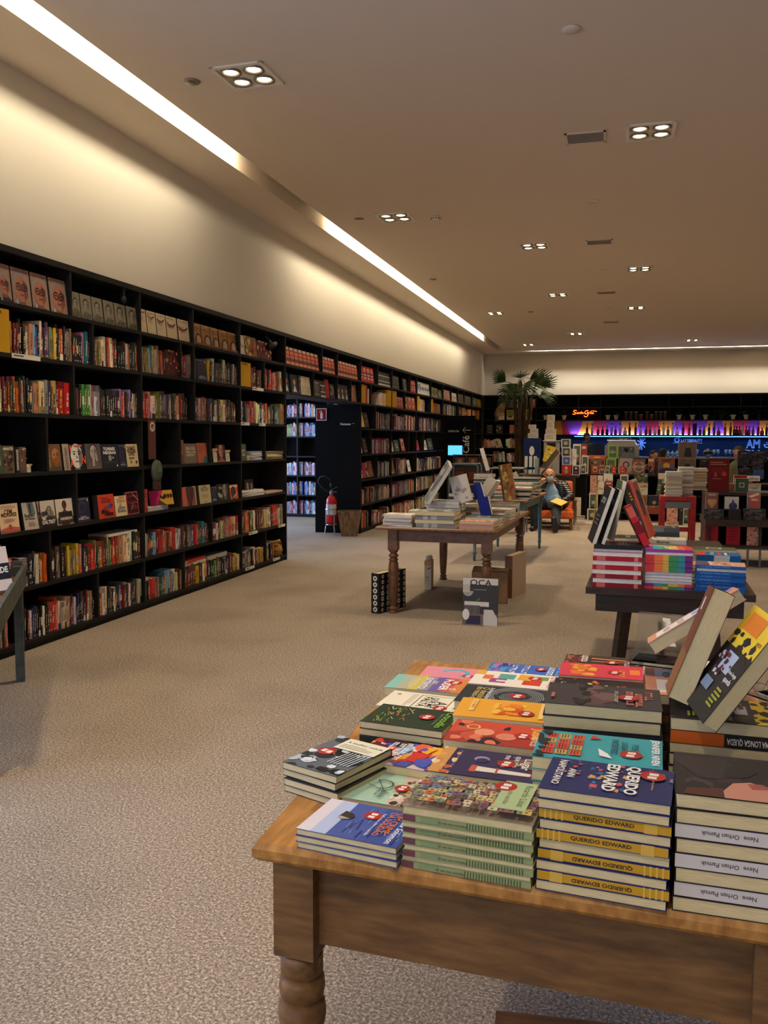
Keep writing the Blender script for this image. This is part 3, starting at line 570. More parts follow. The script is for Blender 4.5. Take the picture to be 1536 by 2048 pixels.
@design
def oca(k):
    k.rect(0, 0, 1, 1, (60, 58, 58)); k.rect(0, .86, 1, 1, (214, 206, 196)); k.rect(0, .7, .2, .86, (190, 182, 172)); k.txt('OCA', .2, .84, .62, (30, 30, 30), h=.13); k.lines(.3, .74, .8, .77, 1, (160, 156, 150), .006)
    for i in range(5): k.arc(.15, .72, .04+.025*i, .006, PI, 2*PI, (226, 222, 214), 8)
    k.rect(.05, .4, .75, .5, (214, 208, 200)); k.rect(.04, .24, .5, .42, (96, 92, 90)); k.rect(0, 0, 1, .24, (120, 100, 84)); k.rect(.1, .02, .52, .2, (52, 44, 76)); k.ell(.1, .22, .1, (226, 222, 214), ry=.12); k.poly([(.6, 0), (.6, .34), (.86, .34), (1, .16), (1, 0)], (206, 200, 194)); k.poly([(.35, .52), (.45, .56), (.52, .6), (.48, .52)], (70, 130, 60))
    for u in (.26, .44, .6): k.line(u, .22, u+.02, .42, .008, (40, 38, 36))
@design
def icons(k):
    k.rect(0, 0, 1, 1, (28, 28, 30)); r = random.Random(80)
    for i in range(5):
        for j in range(7): u, v = .12+.19*i, .08+.14*j; k.ell(u, v, r.uniform(.035, .06), (206, 200, 190), n=7); k.ell(u+.01, v, .02, (28, 28, 30), n=6)
@design
def verdade(k): k.rect(0, 0, 1, 1, (214, 202, 192)); k.rect(0, .25, 1, .62, (30, 32, 44)); k.txt('SOBRE A', .14, .7, .6, (40, 40, 46), bold=.03); k.txt('VERDADE', .06, .4, .88, (232, 228, 222), h=.14, bold=.03); k.rect(.3, .8, .7, 1, (30, 32, 44)); k.poly([(0, 0), (.3, .2), (0, .25)], (196, 110, 110))
@design
def maroonboard(k): k.rect(0, 0, 1, 1, (104, 30, 30)); k.lines(.1, .8, .9, .92, 2, (176, 120, 110), .012); k.lines(.15, .56, .85, .72, 3, (130, 60, 54), .008); k.ell(.35, .52, .07, (176, 60, 60), ry=.08); k.ell(.75, .54, .12, (196, 50, 60)); k.lines(.2, .38, .8, .42, 1, (190, 130, 120), .008)
@design
def heart(k): k.rect(0, 0, 1, 1, (140, 88, 72)); k.rect(.2, .86, .8, .92, (210, 196, 186)); k.ell(.33, .52, .2, (206, 150, 106)); k.ell(.67, .52, .2, (206, 150, 106)); k.poly([(.13, .46), (.5, .1), (.87, .46), (.5, .6)], (206, 150, 106))
@design
def skyline(k): k.rect(0, 0, 1, 1, (206, 198, 184)); k.ell(.6, .3, .3, (60, 62, 110)); k.rect(.52, .3, .66, .76, (70, 76, 130)); k.rect(0, 0, 1, .1, (60, 60, 80))
@design
def redpoly(k): k.rect(0, 0, 1, 1, (130, 110, 100)); k.poly([(.1, .95), (.9, 1), (.9, .1), (.3, .1), (.1, .7)], (190, 84, 76)); k.poly([(.05, .8), (.8, 1), (.9, .9), (.3, .7)], (226, 206, 160)); k.lines(.3, .5, .85, .66, 2, (240, 220, 210), .02)
@design
def game(k): k.rect(0, 0, 1, 1, (150, 92, 60)); k.rect(.05, .1, .95, .66, (110, 96, 110)); k.ell(.5, .5, .2, (222, 170, 60)); k.poly([(.05, .1), (.95, .1), (.95, .3), (.5, .42), (.05, .3)], (70, 60, 80)); k.txt('DIXIT', .2, .74, .6, (60, 40, 36), bold=.03)
@design
def train(k): k.rect(0, 0, 1, 1, (150, 126, 100)); k.rect(.05, .06, .95, .8, (120, 108, 104)); k.poly([(.3, .1), (.75, .1), (.65, .65), (.4, .65)], (52, 50, 58)); k.txt('TICKET to RIDE', .08, .83, .84, (90, 40, 30), h=.09, bold=.03)
@design
def azul(k): k.rect(0, 0, 1, 1, (120, 90, 84)); k.ell(.5, .5, .46, (200, 170, 140), n=8); k.ell(.5, .5, .36, (130, 96, 84), n=16); k.rect(.18, .42, .82, .58, (206, 190, 160)); k.txt('AZUL', .26, .44, .48, (70, 50, 60), bold=.03); k.ell(.5, .8, .1, (176, 70, 60))
@design
def question(k): k.rect(0, 0, 1, 1, (176, 156, 142)); k.arc(.55, .6, .18, .05, -1, 3.6, (90, 70, 80)); k.rect(.5, .22, .62, .4, (90, 70, 80)); k.rect(.5, .1, .62, .17, (90, 70, 80)); k.poly([(.6, 0), (1, 0), (1, .3)], (200, 100, 90))
@design
def toybox(k): k.rect(0, 0, 1, 1, (196, 92, 58)); k.rect(.06, .25, .94, .8, (110, 92, 76)); k.blobs(90, 14, [(60, 50, 60), (190, 150, 110), (150, 60, 50)], (.1, .3, .9, .75), (.06, .12), 6); k.rect(.3, .84, .7, .95, (220, 150, 100))
@design
def greenbox(k): k.rect(0, 0, 1, 1, (130, 170, 70)); k.rect(.12, .1, .8, .9, (84, 96, 80)); k.ell(.45, .5, .22, (120, 130, 110)); k.rect(.1, .44, .8, .5, (150, 190, 90))
@design
def tealbox(k): k.rect(0, 0, 1, 1, (60, 76, 66)); k.blobs(92, 12, [(140, 110, 80), (90, 110, 84), (180, 150, 110)], (0, .2, 1, 1), (.08, .16), 6); k.rect(0, 0, 1, .2, (150, 130, 104))
@design
def darkgame(k): k.rect(0, 0, 1, 1, (44, 44, 48)); k.blobs(93, 14, [(60, 70, 72), (84, 70, 64), (34, 34, 40)], (0, 0, 1, .8), (.1, .2), 7); k.rect(.25, .84, .8, .9, (140, 130, 120))
@design
def cubebox(k): k.rect(0, 0, 1, 1, (214, 206, 200)); k.rect(.12, .08, .88, .92, (90, 96, 80)); k.ell(.5, .5, .22, (176, 180, 150)); k.rect(.2, .14, .8, .26, (44, 40, 44))
@design
def redcube(k): k.rect(0, 0, 1, 1, (190, 44, 44)); k.ell(.5, .7, .16, (222, 196, 150)); k.ell(.5, .34, .22, (176, 160, 110))
@design
def bluecube(k): k.rect(0, 0, 1, 1, (206, 204, 206)); k.rect(.12, .08, .88, .92, (76, 104, 160)); k.ell(.5, .5, .18, (150, 170, 206))
@design
def blackcube(k): k.rect(0, 0, 1, 1, (210, 204, 200)); k.rect(.12, .08, .88, .92, (44, 34, 38)); k.ell(.5, .7, .16, (206, 190, 180)); k.rect(.3, .2, .7, .4, (176, 60, 60))
@design
def doodle(k): k.rect(0, 0, 1, 1, (222, 190, 60)); k.blobs(95, 8, [(90, 60, 20), (236, 220, 150)], (.2, .2, .8, .8), (.08, .14), 6)
@design
def brownstripe(k):
    k.rect(0, 0, 1, 1, (112, 66, 44)); k.rect(0, 0, 1, .4, (140, 92, 52))
    for i in range(6): k.rect(.08+.15*i, .4, .11+.15*i, 1, (160, 92, 60))
    k.rect(.3, .78, .5, .9, (206, 196, 190))
# ------------------------------------------------------------------ the room
CEIL, WX, BY = 4.12, -4.16, 26.85      # ceiling height, face of the left wall and its shelves, back wall
def struct(name, mb, m, **k): return tag(mb.build(name, m, **k), kind='structure')
b = MB(); b.box(-10, -4, -.1, 8, 28, 0); struct('floor', b, M['carpet'])
b = MB()
b.box(-3.43, -4, CEIL, 8, 26.02, CEIL+.12); b.box(-5, -4, CEIL, -3.65, 28, CEIL+.12); b.box(-3.65, 26.14, CEIL, 8, 28, CEIL+.12); b.box(-5, -4, CEIL+.32, 8, 28, CEIL+.4)
struct('ceiling', b, M['ceil'])
b = MB()   # upstands that line the two light slots
b.box(-3.67, -4, CEIL+.12, -3.65, 26.14, CEIL+.32); b.box(-3.43, -4, CEIL+.12, -3.41, 26.02, CEIL+.32); b.box(-3.43, 26.0, CEIL+.12, 8, 26.02, CEIL+.32); b.box(-3.65, 26.14, CEIL+.12, 8, 26.16, CEIL+.32)
struct('trim_1', b, M['white'])
b = MB(); b.box(WX-.45, -4, 2.88, WX-.01, 28, CEIL+.3); b.box(WX-.45, -4, 0, WX-.4, -.4, 2.88); b.box(WX-.45, -.4, 0, WX-.4, 3.0, .5); b.box(WX-.45, 3.0, 0, WX-.4, 10.48, 2.88); b.box(WX-.45, 13.78, 0, WX-.4, 28, 2.88)
struct('wall_left', b, M['white'])
b = MB(); b.box(-5, BY, 0, 8, BY+.15, CEIL+.3); struct('wall_back', b, M['white'])
b = MB(); b.box(7, -4, 0, 7.15, 28, CEIL+.3); struct('wall_right', b, M['white'])
b = MB(); b.box(-10, -4.15, 0, 8, -4, .5); b.box(-10, -4.15, 3.0, 8, -4, CEIL+.3); b.box(-10, -4.15, .5, -4.3, -4, 3); b.box(1.3, -4.15, .5, 8, -4, 3); struct('wall_front', b, M['white'])
b = MB()
for x in (-4.3, -2.45, -.6, 1.25): b.box(x, -4.12, .5, x+.06, -4.03, 3)
w = struct('window_1', b, M['frame'])
g = MB(); g.box(-4.3, -4.08, .5, 1.3, -4.07, 3); g.build('pane', M['glass'], w)
b = MB()
for y in (-.4, .7, 1.85, 2.94): b.box(WX-.44, y, .5, WX-.38, y+.06, 2.88)
w = struct('window_3', b, M['frame']); g = MB(); g.box(WX-.43, -.4, .5, WX-.42, 3.0, 2.88); g.build('pane', M['glass'], w)
# side room beyond the opening
b = MB(); b.box(-9, 9.6, 0, -4.6, 9.75, 3.0); b.box(-9, 18.5, 0, -4.6, 18.65, 3.0); b.box(-9.15, 9.6, 0, -9, 18.65, .6); b.box(-9.15, 9.6, 2.5, -9, 18.65, 3.0); b.box(-9.15, 9.6, .6, -9, 11.6, 2.5); b.box(-9.15, 15.2, .6, -9, 18.65, 2.5)
struct('wall_side_room', b, M['white'])
b = MB(); b.box(-9.15, 9.6, 3.0, -4.6, 18.65, 3.1); struct('ceiling_side_room', b, M['ceil'])
b = MB()
for y in (11.6, 13.4, 15.1): b.box(-9.1, y, .6, -9.03, y+.08, 2.5)
w = struct('window_2', b, M['frame']); g = MB(); g.box(-9.08, 11.6, .6, -9.07, 15.2, 2.5); g.build('pane', M['glass'], w)
# fluorescent battens hidden up in the slots
def slot(y0, y1, label):
    t = empty('slot_light', (-3.455, (y0+y1)/2, CEIL+.075), 0, label, 'light', 'light slot along the ceiling')
    n = max(1, round((y1-y0)/2.4)); L = (y1-y0)/n
    for i in range(n):
        a = y0+L*i-(y0+y1)/2
        hb = MB(); hb.box(-.01, a+.03, -.02, .03, a+L-.03, .03); hb.build('housing', M['frame'], t)
        tb = MB(); tb.tube([(-.02, a+.05, 0), (-.02, a+L-.05, 0)], .011, 8); tb.build('lamp_tube', M['tube'], t)
        o = area('slot_lamp', (-.035, a+L/2, .0), (0, -PI/2-.5, 0), .05, L-.1, SLOT_W*L/2.4, SLOT_C); o.parent = t; o.rotation_euler = (0, PI/2+.0, 0)
M['tube'] = mat('fluorescent_tube', (255, 238, 205), .4, emit=9)
slot(-3.5, 7.9, 'near run of light tubes in the ceiling slot above the nearest bookcase')
slot(10.6, 23.1, 'far run of light tubes in the ceiling slot above the farther shelves')
t = empty('slot_light', (3.2, 26.045, CEIL+.075), 0, 'thin line of light across the ceiling before the back wall', 'light')
for x0 in (-5.9, -3.3, -.7, 1.9):
    tb = MB(); tb.tube([(x0, 0, 0), (x0+2.4, 0, 0)], .013, 8); tb.build('lamp_tube', M['tube'], t)
    hb = MB(); hb.box(x0, -.02, .015, x0+2.4, .015, .03); hb.build('housing', M['frame'], t)
    o = area('slot_lamp', (x0+1.2, .02, 0), (PI/2, 0, 0), 2.3, .05, SLOT_W*2.4, (1, .9, .74)); o.parent = t; o.rotation_euler = (-PI/2, 0, 0); o.rotation_euler = (PI/2, 0, 0)
# four-lamp square downlights
M['bulb'] = mat('lit_halogen', (255, 226, 176), .3, emit=14)
M['bezel'] = mat('lamp_bezel', (150, 140, 124), .35, .6)
def downlight():
    t = empty('ceiling_downlight'); f = MB()
    s = .2
    for x0, y0, x1, y1 in ((-s, -s, s, -s+.03), (-s, s-.03, s, s), (-s, -s, -s+.03, s), (s-.03, -s, s, s)): f.box(x0, y0, -.012, x1, y1, .002)
    f.build('frame', M['frame'], t)
    p = MB(); p.box(-s+.03, -s+.03, -.001, s-.03, s-.03, .004); p.build('backplate', M['frame'], t)
    for x in (-.088, .088):
        for y in (-.088, .088):
            r_ = MB(); r_.lathe([(.075, 0), (.078, -.01), (.068, -.016), (.055, -.006), (.05, 0)], 20, (x, y, 0)); rr = r_.build('lamp_ring', M['bezel'], t, smooth=True)
            q = MB(); q.lathe([(.001, -.012), (.03, -.011), (.048, -.004), (.048, 0)], 16, (x, y, 0)); q.build('bulb', M['bulb'], rr, smooth=True)
    return t
DL = None
def put_light(x, y, label, rz=0, power=1.0, hidden=False):
    global DL
    if DL is None: DL = downlight(); o = DL
    else: o = clone(DL)
    o.location = (x, y, CEIL); o.rotation_euler = (0, 0, rz)
    tag(o, label, 'ceiling light', 'square four-lamp downlights')
    l = bpy.data.lights.new('halogen_beam', 'SPOT'); l.energy = SPOT_W*power; l.color = WARM; l.spot_size = math.radians(106); l.spot_blend = .9; l.shadow_soft_size = .12
    lo = bpy.data.objects.new('halogen_beam', l); COL.objects.link(lo); lo.location = (x, y, CEIL-.05)
LIGHTS = [(-2.65, 5.98, 'largest four-lamp downlight, nearest the light slot', -.03), (.14, 7.88, 'four-lamp downlight nearest the right, beside the largest ceiling grille', 0), (-2.64, 10.1, 'second four-lamp downlight along the row beside the light slot', 0),
 (-1.23, 12.04, 'nearest four-lamp downlight of the middle row', 0), (.14, 13.99, 'second four-lamp downlight of the right row', 0), (-1.22, 16.1, 'second four-lamp downlight of the middle row', 0), (.14, 18.03, 'third four-lamp downlight of the right row', 0),
 (-2.62, 18.11, 'third four-lamp downlight along the row beside the light slot', 0), (-1.21, 22.04, 'third four-lamp downlight of the middle row', 0), (-2.6, 24.26, 'small far downlight just before the corner of the back wall', 0), (1.6, 24.15, 'small far downlight over the right half of the bar', 0),
 (2.9, 19.2, 'far downlight cut by the right edge of the view', 0)]
for x, y, lb, rz in LIGHTS: put_light(x, y, lb, rz, (1.4 if x < -2 else 1.0) if y < 11.5 else 1.7)
for x, y, p in ((.14, 3.9, 1.1), (-2.65, 2.0, 1.4), (2.9, 5.9, 1.0), (2.9, 10, 1.0), (-.4, -.6, 1.0), (2.9, 14.5, 1.0), (5, 8, .8), (5, 16, .8)):
    put_light(x, y, 'four-lamp downlight in the ceiling outside the view', 0, p)
# grilles, sprinklers, detector
M['slat'] = mat('grille_slat', (150, 138, 122), .7)
def grille(x, y, label):
    t = empty('ceiling_grille', (x, y, CEIL), 0, label, 'vent', 'ceiling grilles')
    f = MB(); s, h = .17, .14
    for x0, y0, x1, y1 in ((-s, -h, s, -h+.02), (-s, h-.02, s, h), (-s, -h, -s+.02, h), (s-.02, -h, s, h)): f.box(x0, y0, -.008, x1, y1, .001)
    f.build('frame', M['ceil'], t)
    g = MB()
    for i in range(9): g.box(-s+.02, -h+.03+i*.028, -.006, s-.02, -h+.043+i*.028, .001)
    g.build('slats', M['slat'], t); p = MB(); p.box(-s+.02, -h+.02, -.002, s-.02, h-.02, .001); p.build('backing', mat('grille_backing', (120, 108, 96), .8), t)
for x, y, l in ((-.39, 7.9, 'nearest and largest ceiling grille'), (-.39, 12.01, 'second ceiling grille along the row'), (-.38, 16.09, 'third ceiling grille along the row'), (-.36, 20.09, 'farthest ceiling grille along the row')): grille(x, y, l)
for x, y, l in ((-.39, 5.84, 'sprinkler plate nearest the camera on the ceiling'), (-3.08, 5.97, 'sprinkler plate between the light slot and the largest downlight'), (-3.07, 10.08, 'sprinkler plate beside the second downlight of the slot row'), (-.39, 9.97, 'sprinkler plate between the two nearest ceiling grilles'), (-.38, 13.98, 'sprinkler plate between the second and third ceiling grilles'), (-3.05, 14.08, 'sprinkler plate in the gap of the slot-side row'), (-.38, 18.0, 'far sprinkler plate beyond the third grille'), (-1.9, 18.1, 'far sprinkler head beside the slot-side downlight')):
    m_ = MB(); m_.lathe([(.055, 0), (.06, -.006), (.05, -.014), (.0015, -.016)], 20); o = m_.build('sprinkler_plate', M['ceil'] if x > -1.5 else M['bezel'], None, (x, y, CEIL), True); tag(o, l, 'sprinkler', 'ceiling sprinkler plates')
t = empty('smoke_detector', (-2.18, 10.19, CEIL), 0, 'round smoke detector beside the second downlight', 'detector')
m_ = MB(); m_.lathe([(.05, 0), (.055, -.02), (.045, -.035), (.03, -.04), (.001, -.04)], 20); m_.build('body', M['frame'], t, smooth=True)
m_ = MB()
for i in range(10): a = i*PI/5; m_.box(.05*math.cos(a)-.006, .05*math.sin(a)-.006, -.032, .05*math.cos(a)+.006, .05*math.sin(a)+.006, -.022)
m_.build('vent_slots', M['rubber'], t)
# ------------------------------------------------------------------ bookcases
ZL = [.07, .47, .88, 1.30, 1.73, 2.14, 2.495]     # shelf tops
TOPZ = 2.877
def bookcase(name, y0, y1, rows, label, levels=ZL, ends=True):
    """rows: for each level the distances of the uprights"""
    t = empty('bookcase', (WX, (y0+y1)/2, 0), 0, label, 'bookcase'); yc = (y0+y1)/2
    d = .34
    b = MB(); b.box(-d, y0-yc, 0 if levels[0] < .5 else levels[0]-.03, -d+.012, y1-yc, TOPZ); b.build('back_panel', M['blackback'], t)
    if levels[0] < .5:
        b = MB(); b.box(-d, y0-yc, 0, -.02, y1-yc, .035); b.build('plinth', M['black'], t)
    for z in levels: b = MB(); b.box(-d, y0-yc, z-.028, 0, y1-yc, z); b.build('shelf', M['black'], t)
    b = MB(); b.box(-d, y0-yc, TOPZ-.045, .005, y1-yc, TOPZ); b.build('top_board', M['black'], t)
    for i, ys in enumerate(rows):
        z0 = levels[i]; z1 = levels[i+1]-.028 if i+1 < len(levels) else TOPZ-.045
        for y in ys: b = MB(); b.box(-d, y-.012-yc, z0, -.001, y+.012-yc, z1); b.build('upright', M['black'], t)
    for y in ((y0, y1) if ends else ()):
        s = .012 if y == y0 else -.012
        b = MB(); b.box(-d, min(y, y+2*s)-yc, 0 if levels[0] < .5 else levels[0]-.03, 0, max(y, y+2*s)-yc, TOPZ-.045); b.build('side_panel', M['black'], t)
    return t
NEAR = [[3.9, 5.35, 6.29, 7.02, 7.76, 9.12, 9.81], [3.9, 4.4, 5.68, 7.03, 8.38, 9.12], [3.9, 6.03, 7.03, 7.72, 9.12], [3.9, 5.68, 7.02, 7.72, 8.37, 9.12, 9.81], [4.9, 6.03, 7.03, 8.03, 9.12], [4.2, 6.3, 7.03, 7.76, 8.03, 9.12, 9.8], [4.95, 6.02, 7.03, 8.02, 9.12]]
# the tall cell between 7.02 and 7.72 runs through two rows in the photo: shelf at 1.30 stays thin there
bookcase('near', 3.2, 10.49, NEAR, 'long black bookcase along the left wall, nearest the camera')
bookcase('bridge', 10.49, 13.78, [[11.52, 12.57, 13.25], [11.89, 12.58]], 'two black shelf rows bridging over the passage opening', [2.14, 2.495], False)
FAR = [[14.4, 15.75, 17.7, 19.3], [15.75, 17.72, 19.5], [14.78, 15.75, 17.77], [14.4, 15.74, 17.12, 17.76, 18.46], [14.67, 15.77, 17.78], [14.38, 15.76, 16.77, 17.78, 19.13, 20.48, 22.51, 24.54], [14.81, 15.78, 17.19, 17.8, 19.16, 20.5, 21.5, 22.38, 23.35, 24.64]]
bookcase('far', 13.78, 26.4, FAR, 'black bookcase on the left wall beyond the passage opening')
# black end wall of the passage with sign lettering
t = empty('passage_panel', (-4.6, 13.78, 0), 0, 'tall black panel at the far side of the passage opening', 'panel')
b = MB(); b.box(-.34, -.045, 0, .44, -.004, 2.11); b.build('board', M['blackback'], t)
b = MB(); q_ = aty(680, 851, 13.73); k = Canvas(b, (q_.x+4.6, -.046, q_.z), (.25, 0, 0), (0, 0, .06), .0004); k.txt('Humanas', .02, .1, .7, (226, 220, 206), h=.6, bold=.03); k.txt('→', .8, .3, .2, (226, 220, 206), h=.35); b.build('lettering', M['matt'], t)
# fire extinguisher sign
t = empty('fire_sign', tuple(aty(643, 829, 13.73)), 0, 'red and white fire extinguisher sign on the black panel', 'sign')
b = MB(); b.box(-.09, -.006, -.1, .09, 0, .1, (226, 214, 206)); k = Canvas(b, (-.09, -.006, -.1), (.18, 0, 0), (0, 0, .2), .0004); k.rect(0, 0, 1, 1, (220, 206, 200)); k.rect(.06, .06, .94, .94, (146, 20, 28)); k.poly([(.4, .16), (.62, .16), (.62, .6), (.56, .68), (.46, .68), (.4, .6)], (222, 214, 210)); k.rect(.48, .68, .54, .76, (222, 214, 210)); k.arc(.42, .66, .12, .02, PI/2, PI, (222, 214, 210)); k.rect(.42, .76, .56, .8, (222, 214, 210))
b.build('sign_plate', M['matt'], t)
b = MB(); b.box(-.02, .0, -.02, .02, .004, .02); b.build('bracket', M['steel'], t)
# panel with the cafe sign on the far left wall
t = empty('sign_column', (-3.79, 20.65, 0), 0, 'black column with white vertical café lettering and arrow', 'sign')
b = MB(); b.box(-.36, 0, 0, .36, .1, 2.11); b.build('board', M['blackback'], t)
b = MB(); q_ = aty(924, 906, 20.64); k = Canvas(b, (q_.x+3.79, -.002, q_.z), (.2, 0, 0), (0, 0, .66), .0008)
k.txt('Café', .85, .0, .62, (226, 222, 212), rot=90, h=.8, bold=.01)
k.line(.05, .82, 1, .82, .02, (216, 212, 204)); k.line(.05, .82, .4, .93, .02, (216, 212, 204)); k.line(.05, .82, .4, .71, .02, (216, 212, 204))
q_ = aty(896, 864, 20.64); k = Canvas(b, (q_.x+3.79, -.002, q_.z), (.3, 0, 0), (0, 0, .04), .0008); k.glyphs(0, 0, .9, 1, (216, 210, 200), 9, 3)
b.build('lettering', M['matt'], t)
# back wall: bookcase in the corner, then the dark wall of the bar
t = empty('bookcase', (-3.35, BY, 0), 0, 'black bookcase across the back wall corner, behind the palm', 'bookcase')
x0, x1 = -.81, .79
b = MB(); b.box(x0, -.04, 0, x1, -.01, TOPZ); b.build('back_panel', M['blackback'], t)
for z in ZL[:]: b = MB(); b.box(x0, -.38, z-.028, x1, -.04, z); b.build('shelf', M['black'], t)
b = MB(); b.box(x0, -.385, TOPZ-.045, x1, -.01, TOPZ); b.build('top_board', M['black'], t)
for x in (x0, .18, x1-.03): b = MB(); b.box(x, -.37, 0, x+.03, -.04, TOPZ-.045); b.build('upright', M['black'], t)
# ------------------------------------------------------------------ shelved books (spines out)
PAL = dict(k=(28, 26, 28), w=(222, 212, 192), c=(200, 182, 142), r=(186, 40, 34), o=(212, 96, 44), y=(206, 160, 40), g=(62, 128, 56), b=(44, 92, 150), n=(40, 44, 82), p=(84, 50, 84), m=(112, 40, 38), d=(62, 58, 54), e=(132, 126, 120), t=(164, 126, 82), a=(42, 108, 118), i=(200, 120, 130), l=(116, 106, 48), s=(204, 134, 98), u=(86, 58, 40), v=(140, 126, 162), q=(120, 158, 188), h=(36, 66, 46))
CN = dict(k='black', w='white', c='cream', r='red', o='orange', y='yellow', g='green', b='blue', n='navy', p='purple', m='dark red', d='charcoal', e='grey', t='tan', a='teal', i='pink', l='olive', s='salmon', u='brown', v='lavender', q='pale blue', h='dark green')
RN = ['bottom shelf', 'second shelf from floor', 'third shelf from floor', 'fourth shelf from floor', 'third shelf from top', 'second shelf from top', 'top shelf']
def parse(s):
    out = []
    for w in s.split():
        c = w[0]; rest = w[1:]; n = 1; th = 1.0
        if '*' in rest: rest, n = rest.split('*'); n = int(n)
        if rest: th = float(rest)
        out += [(c, th, n > 1)]*n
    return out
SPINES = []
def row(lv, x0, x1, s, cell, h=.23, lean=0, case='near', X=-4.19, seed=0, ys=None):
    """fills the shelf between picture columns x0..x1 with the listed spines"""
    z = ZL[lv]; ya, yb = ys if ys else (ycol(x0, z, X), ycol(x1, z, X)); bk = parse(s); tot = sum(b[1] for b in bk); r = random.Random(seed or int(x0*7+lv))
    y = ya; hh = h
    for i, (c, th, rep) in enumerate(bk):
        w = (yb-ya)*th/tot
        if not (rep and i and bk[i-1][0] == c): hh = h*r.uniform(.86, 1.1)
        col = tuple(max(8, min(245, int(q*r.uniform(.88, 1.12)))) for q in PAL[c])
        SPINES.append(dict(y=y+w/2, w=w*.94, z=z, h=min(hh, .31), c=col, cn=CN[c], X=X+(0 if rep else r.uniform(-.02, .004)), dp=r.uniform(.13, .17), cell=cell, lv=lv, i=i+1, case=case, lean=lean*r.uniform(.7, 1.1) if lean else r.uniform(-.012, .012), th=th, rep=rep, seed=r.randint(0, 9999), code=c))
        y += w
def spine_into(mb, s):
    """one upright book, spine towards +X, base centre at the builder's origin"""
    w, h, d, c = s['w'], s['h'], s['dp'], s['c']; r = random.Random(s['seed'])
    e = min(.003, w*.12)
    mb.box(-d, -w/2, 0, 0, -w/2+e, h, c); mb.box(-d, w/2-e, 0, 0, w/2, h, c); mb.box(-e, -w/2+e, 0, 0, w/2-e, h, c)
    mb.box(-d+.003, -w/2+e, .003, -e, w/2-e, h-.004, (212, 202, 178), 1)
    k = Canvas(mb, (0, -w/2, 0), (0, w, 0), (0, 0, h), .0005)
    lum = sum(c)/3; ink = (225, 218, 200) if lum < 120 else r.choice(((40, 34, 34), (60, 30, 34), (34, 40, 70)))
    if r.random() < .3: ink = r.choice(((214, 176, 70), (196, 60, 50), (230, 226, 214)))
    q = r.random()
    if q < .25: k.rect(0, .8, 1, 1, tuple(int(v*.6+40*(lum < 60)) for v in c))
    elif q < .4: k.rect(0, 0, 1, .22, ink if r.random() < .3 else tuple(int(v*.65) for v in c))
    elif q < .5: k.rect(0, .35, 1, .62, r.choice(((196, 60, 46), (220, 212, 190), (50, 50, 60), (206, 160, 60))))
    a = r.uniform(.2, .32); b_ = r.uniform(.62, .86); v = a; cu = r.uniform(.36, .6)
    while v < b_:
        l = r.uniform(.012, .03); 
        if r.random() < .85: k.rect(cu-.16, v, cu+.16, v+l, ink)
        v += l+r.uniform(.006, .014)
    k.rect(.36, .06, .64, .1, ink)
def flush_spines(limit):
    SPINES.sort(key=lambda s: -(s['w']*s['h'])/((s['y'])**2+(s['X'])**2)**1.5*abs(s['X']))
    n_in = {}
    stuff = MB()
    for n, s in enumerate(SPINES):
        if n < limit:
            mb = MB(); spine_into(mb, s); o = mb.build('shelved_book', [M['spine'], M['paperw']])
            o.location = (s['X'], s['y'], s['z']); o.rotation_euler = (s['lean'], 0, 0)
            o['category'] = 'book'
            thick = 'thick ' if s['w'] > .038 else ('slim ' if s['w'] < .017 else '')
            if s['rep']:
                o['label'] = short(f"{thick}{s['cn']} spine in run of matching ones, {RN[s['lv']]}, {s['cell']}")
                o['group'] = f"matching {s['cn']} books, {RN[s['lv']]}, {s['cell']}"
            else:
                o['label'] = short(f"{thick}{s['cn']} spine, {ordw(s['i'])} from left, {RN[s['lv']]}, {s['cell']}")
                o['group'] = 'books shelved spine out in the near bookcase'
        else:
            stuff.T = Matrix.Translation((s['X'], s['y'], s['z'])) @ Matrix.Rotation(s['lean'], 4, 'X') if not s.get('rot') else Matrix.Translation(s['rot'][:3]) @ Matrix.Rotation(s['rot'][3], 4, 'Z') @ Matrix.Rotation(s['lean'], 4, 'X')
            spine_into(stuff, s)
    o = stuff.build('shelved_books', [M['spine'], M['paperw']]); tag(o, 'rows of distant books standing spine out on the farther shelves', 'books', kind='stuff')
# near bookcase. cells are named by the uprights they stand between
row(5, 19, 185, 't u m m k k k r w s1.6 q b k w p p p v e t y1.3 k d o1.6 k e1.6 k t k*5 i q a1.6 k k', 'bay under the grey-haired men', .25)
row(5, 189, 279, 'u t l1.2 c w w1.4 m o w r d h k k*3 u w t k h d o o', 'bay under the soldier faces', .23)
row(5, 284, 332, 'e e d y q a a c c t d o1.3 k', 'bay under the cream covers', .24, .1)
row(5, 365, 395, 'm1.2 r1.4 e v y1.4 w c', 'bay left of the leaning navy book', .24, .05)
row(5, 417, 476, 'y k1.4 w d*3 k c w u k d d w k t', 'bay under the brown archway covers', .235, -.08)
row(5, 501, 527, 'm k m u m c', 'bay right of the second yellow box', .235)
row(5, 530, 568, 'm m k r1.2 s i m1.2 u t w n', 'narrow bay before the passage', .235)
row(4, 1, 60, 'w m m m m p u h o o1.2 u d w h k', 'bay nearest the camera', .245, .03)
row(4, 60, 142, 'k e t t c2.2 e1.2 n u t2 m r2.4 r2.4', 'bay left of the green spines', .24)
row(4, 151, 280, 'k d1.3 k g*4 w1.3 i w1.5 e k h d k*7 v o1.5 w k p v n w e u k', 'bay with the green spines', .23)
row(4, 284, 374, 'u o r1.4 i1.3 w1.6 l l l1.3 k u b2 d w k d e s1.2 u r k k', 'bay with the large white lettered spine', .24)
row(4, 391, 474, 'n d w t m s k n q k w1.3 d c c1.4 w1.2 d k u u m k', 'bay with the pale spines', .225, .02)
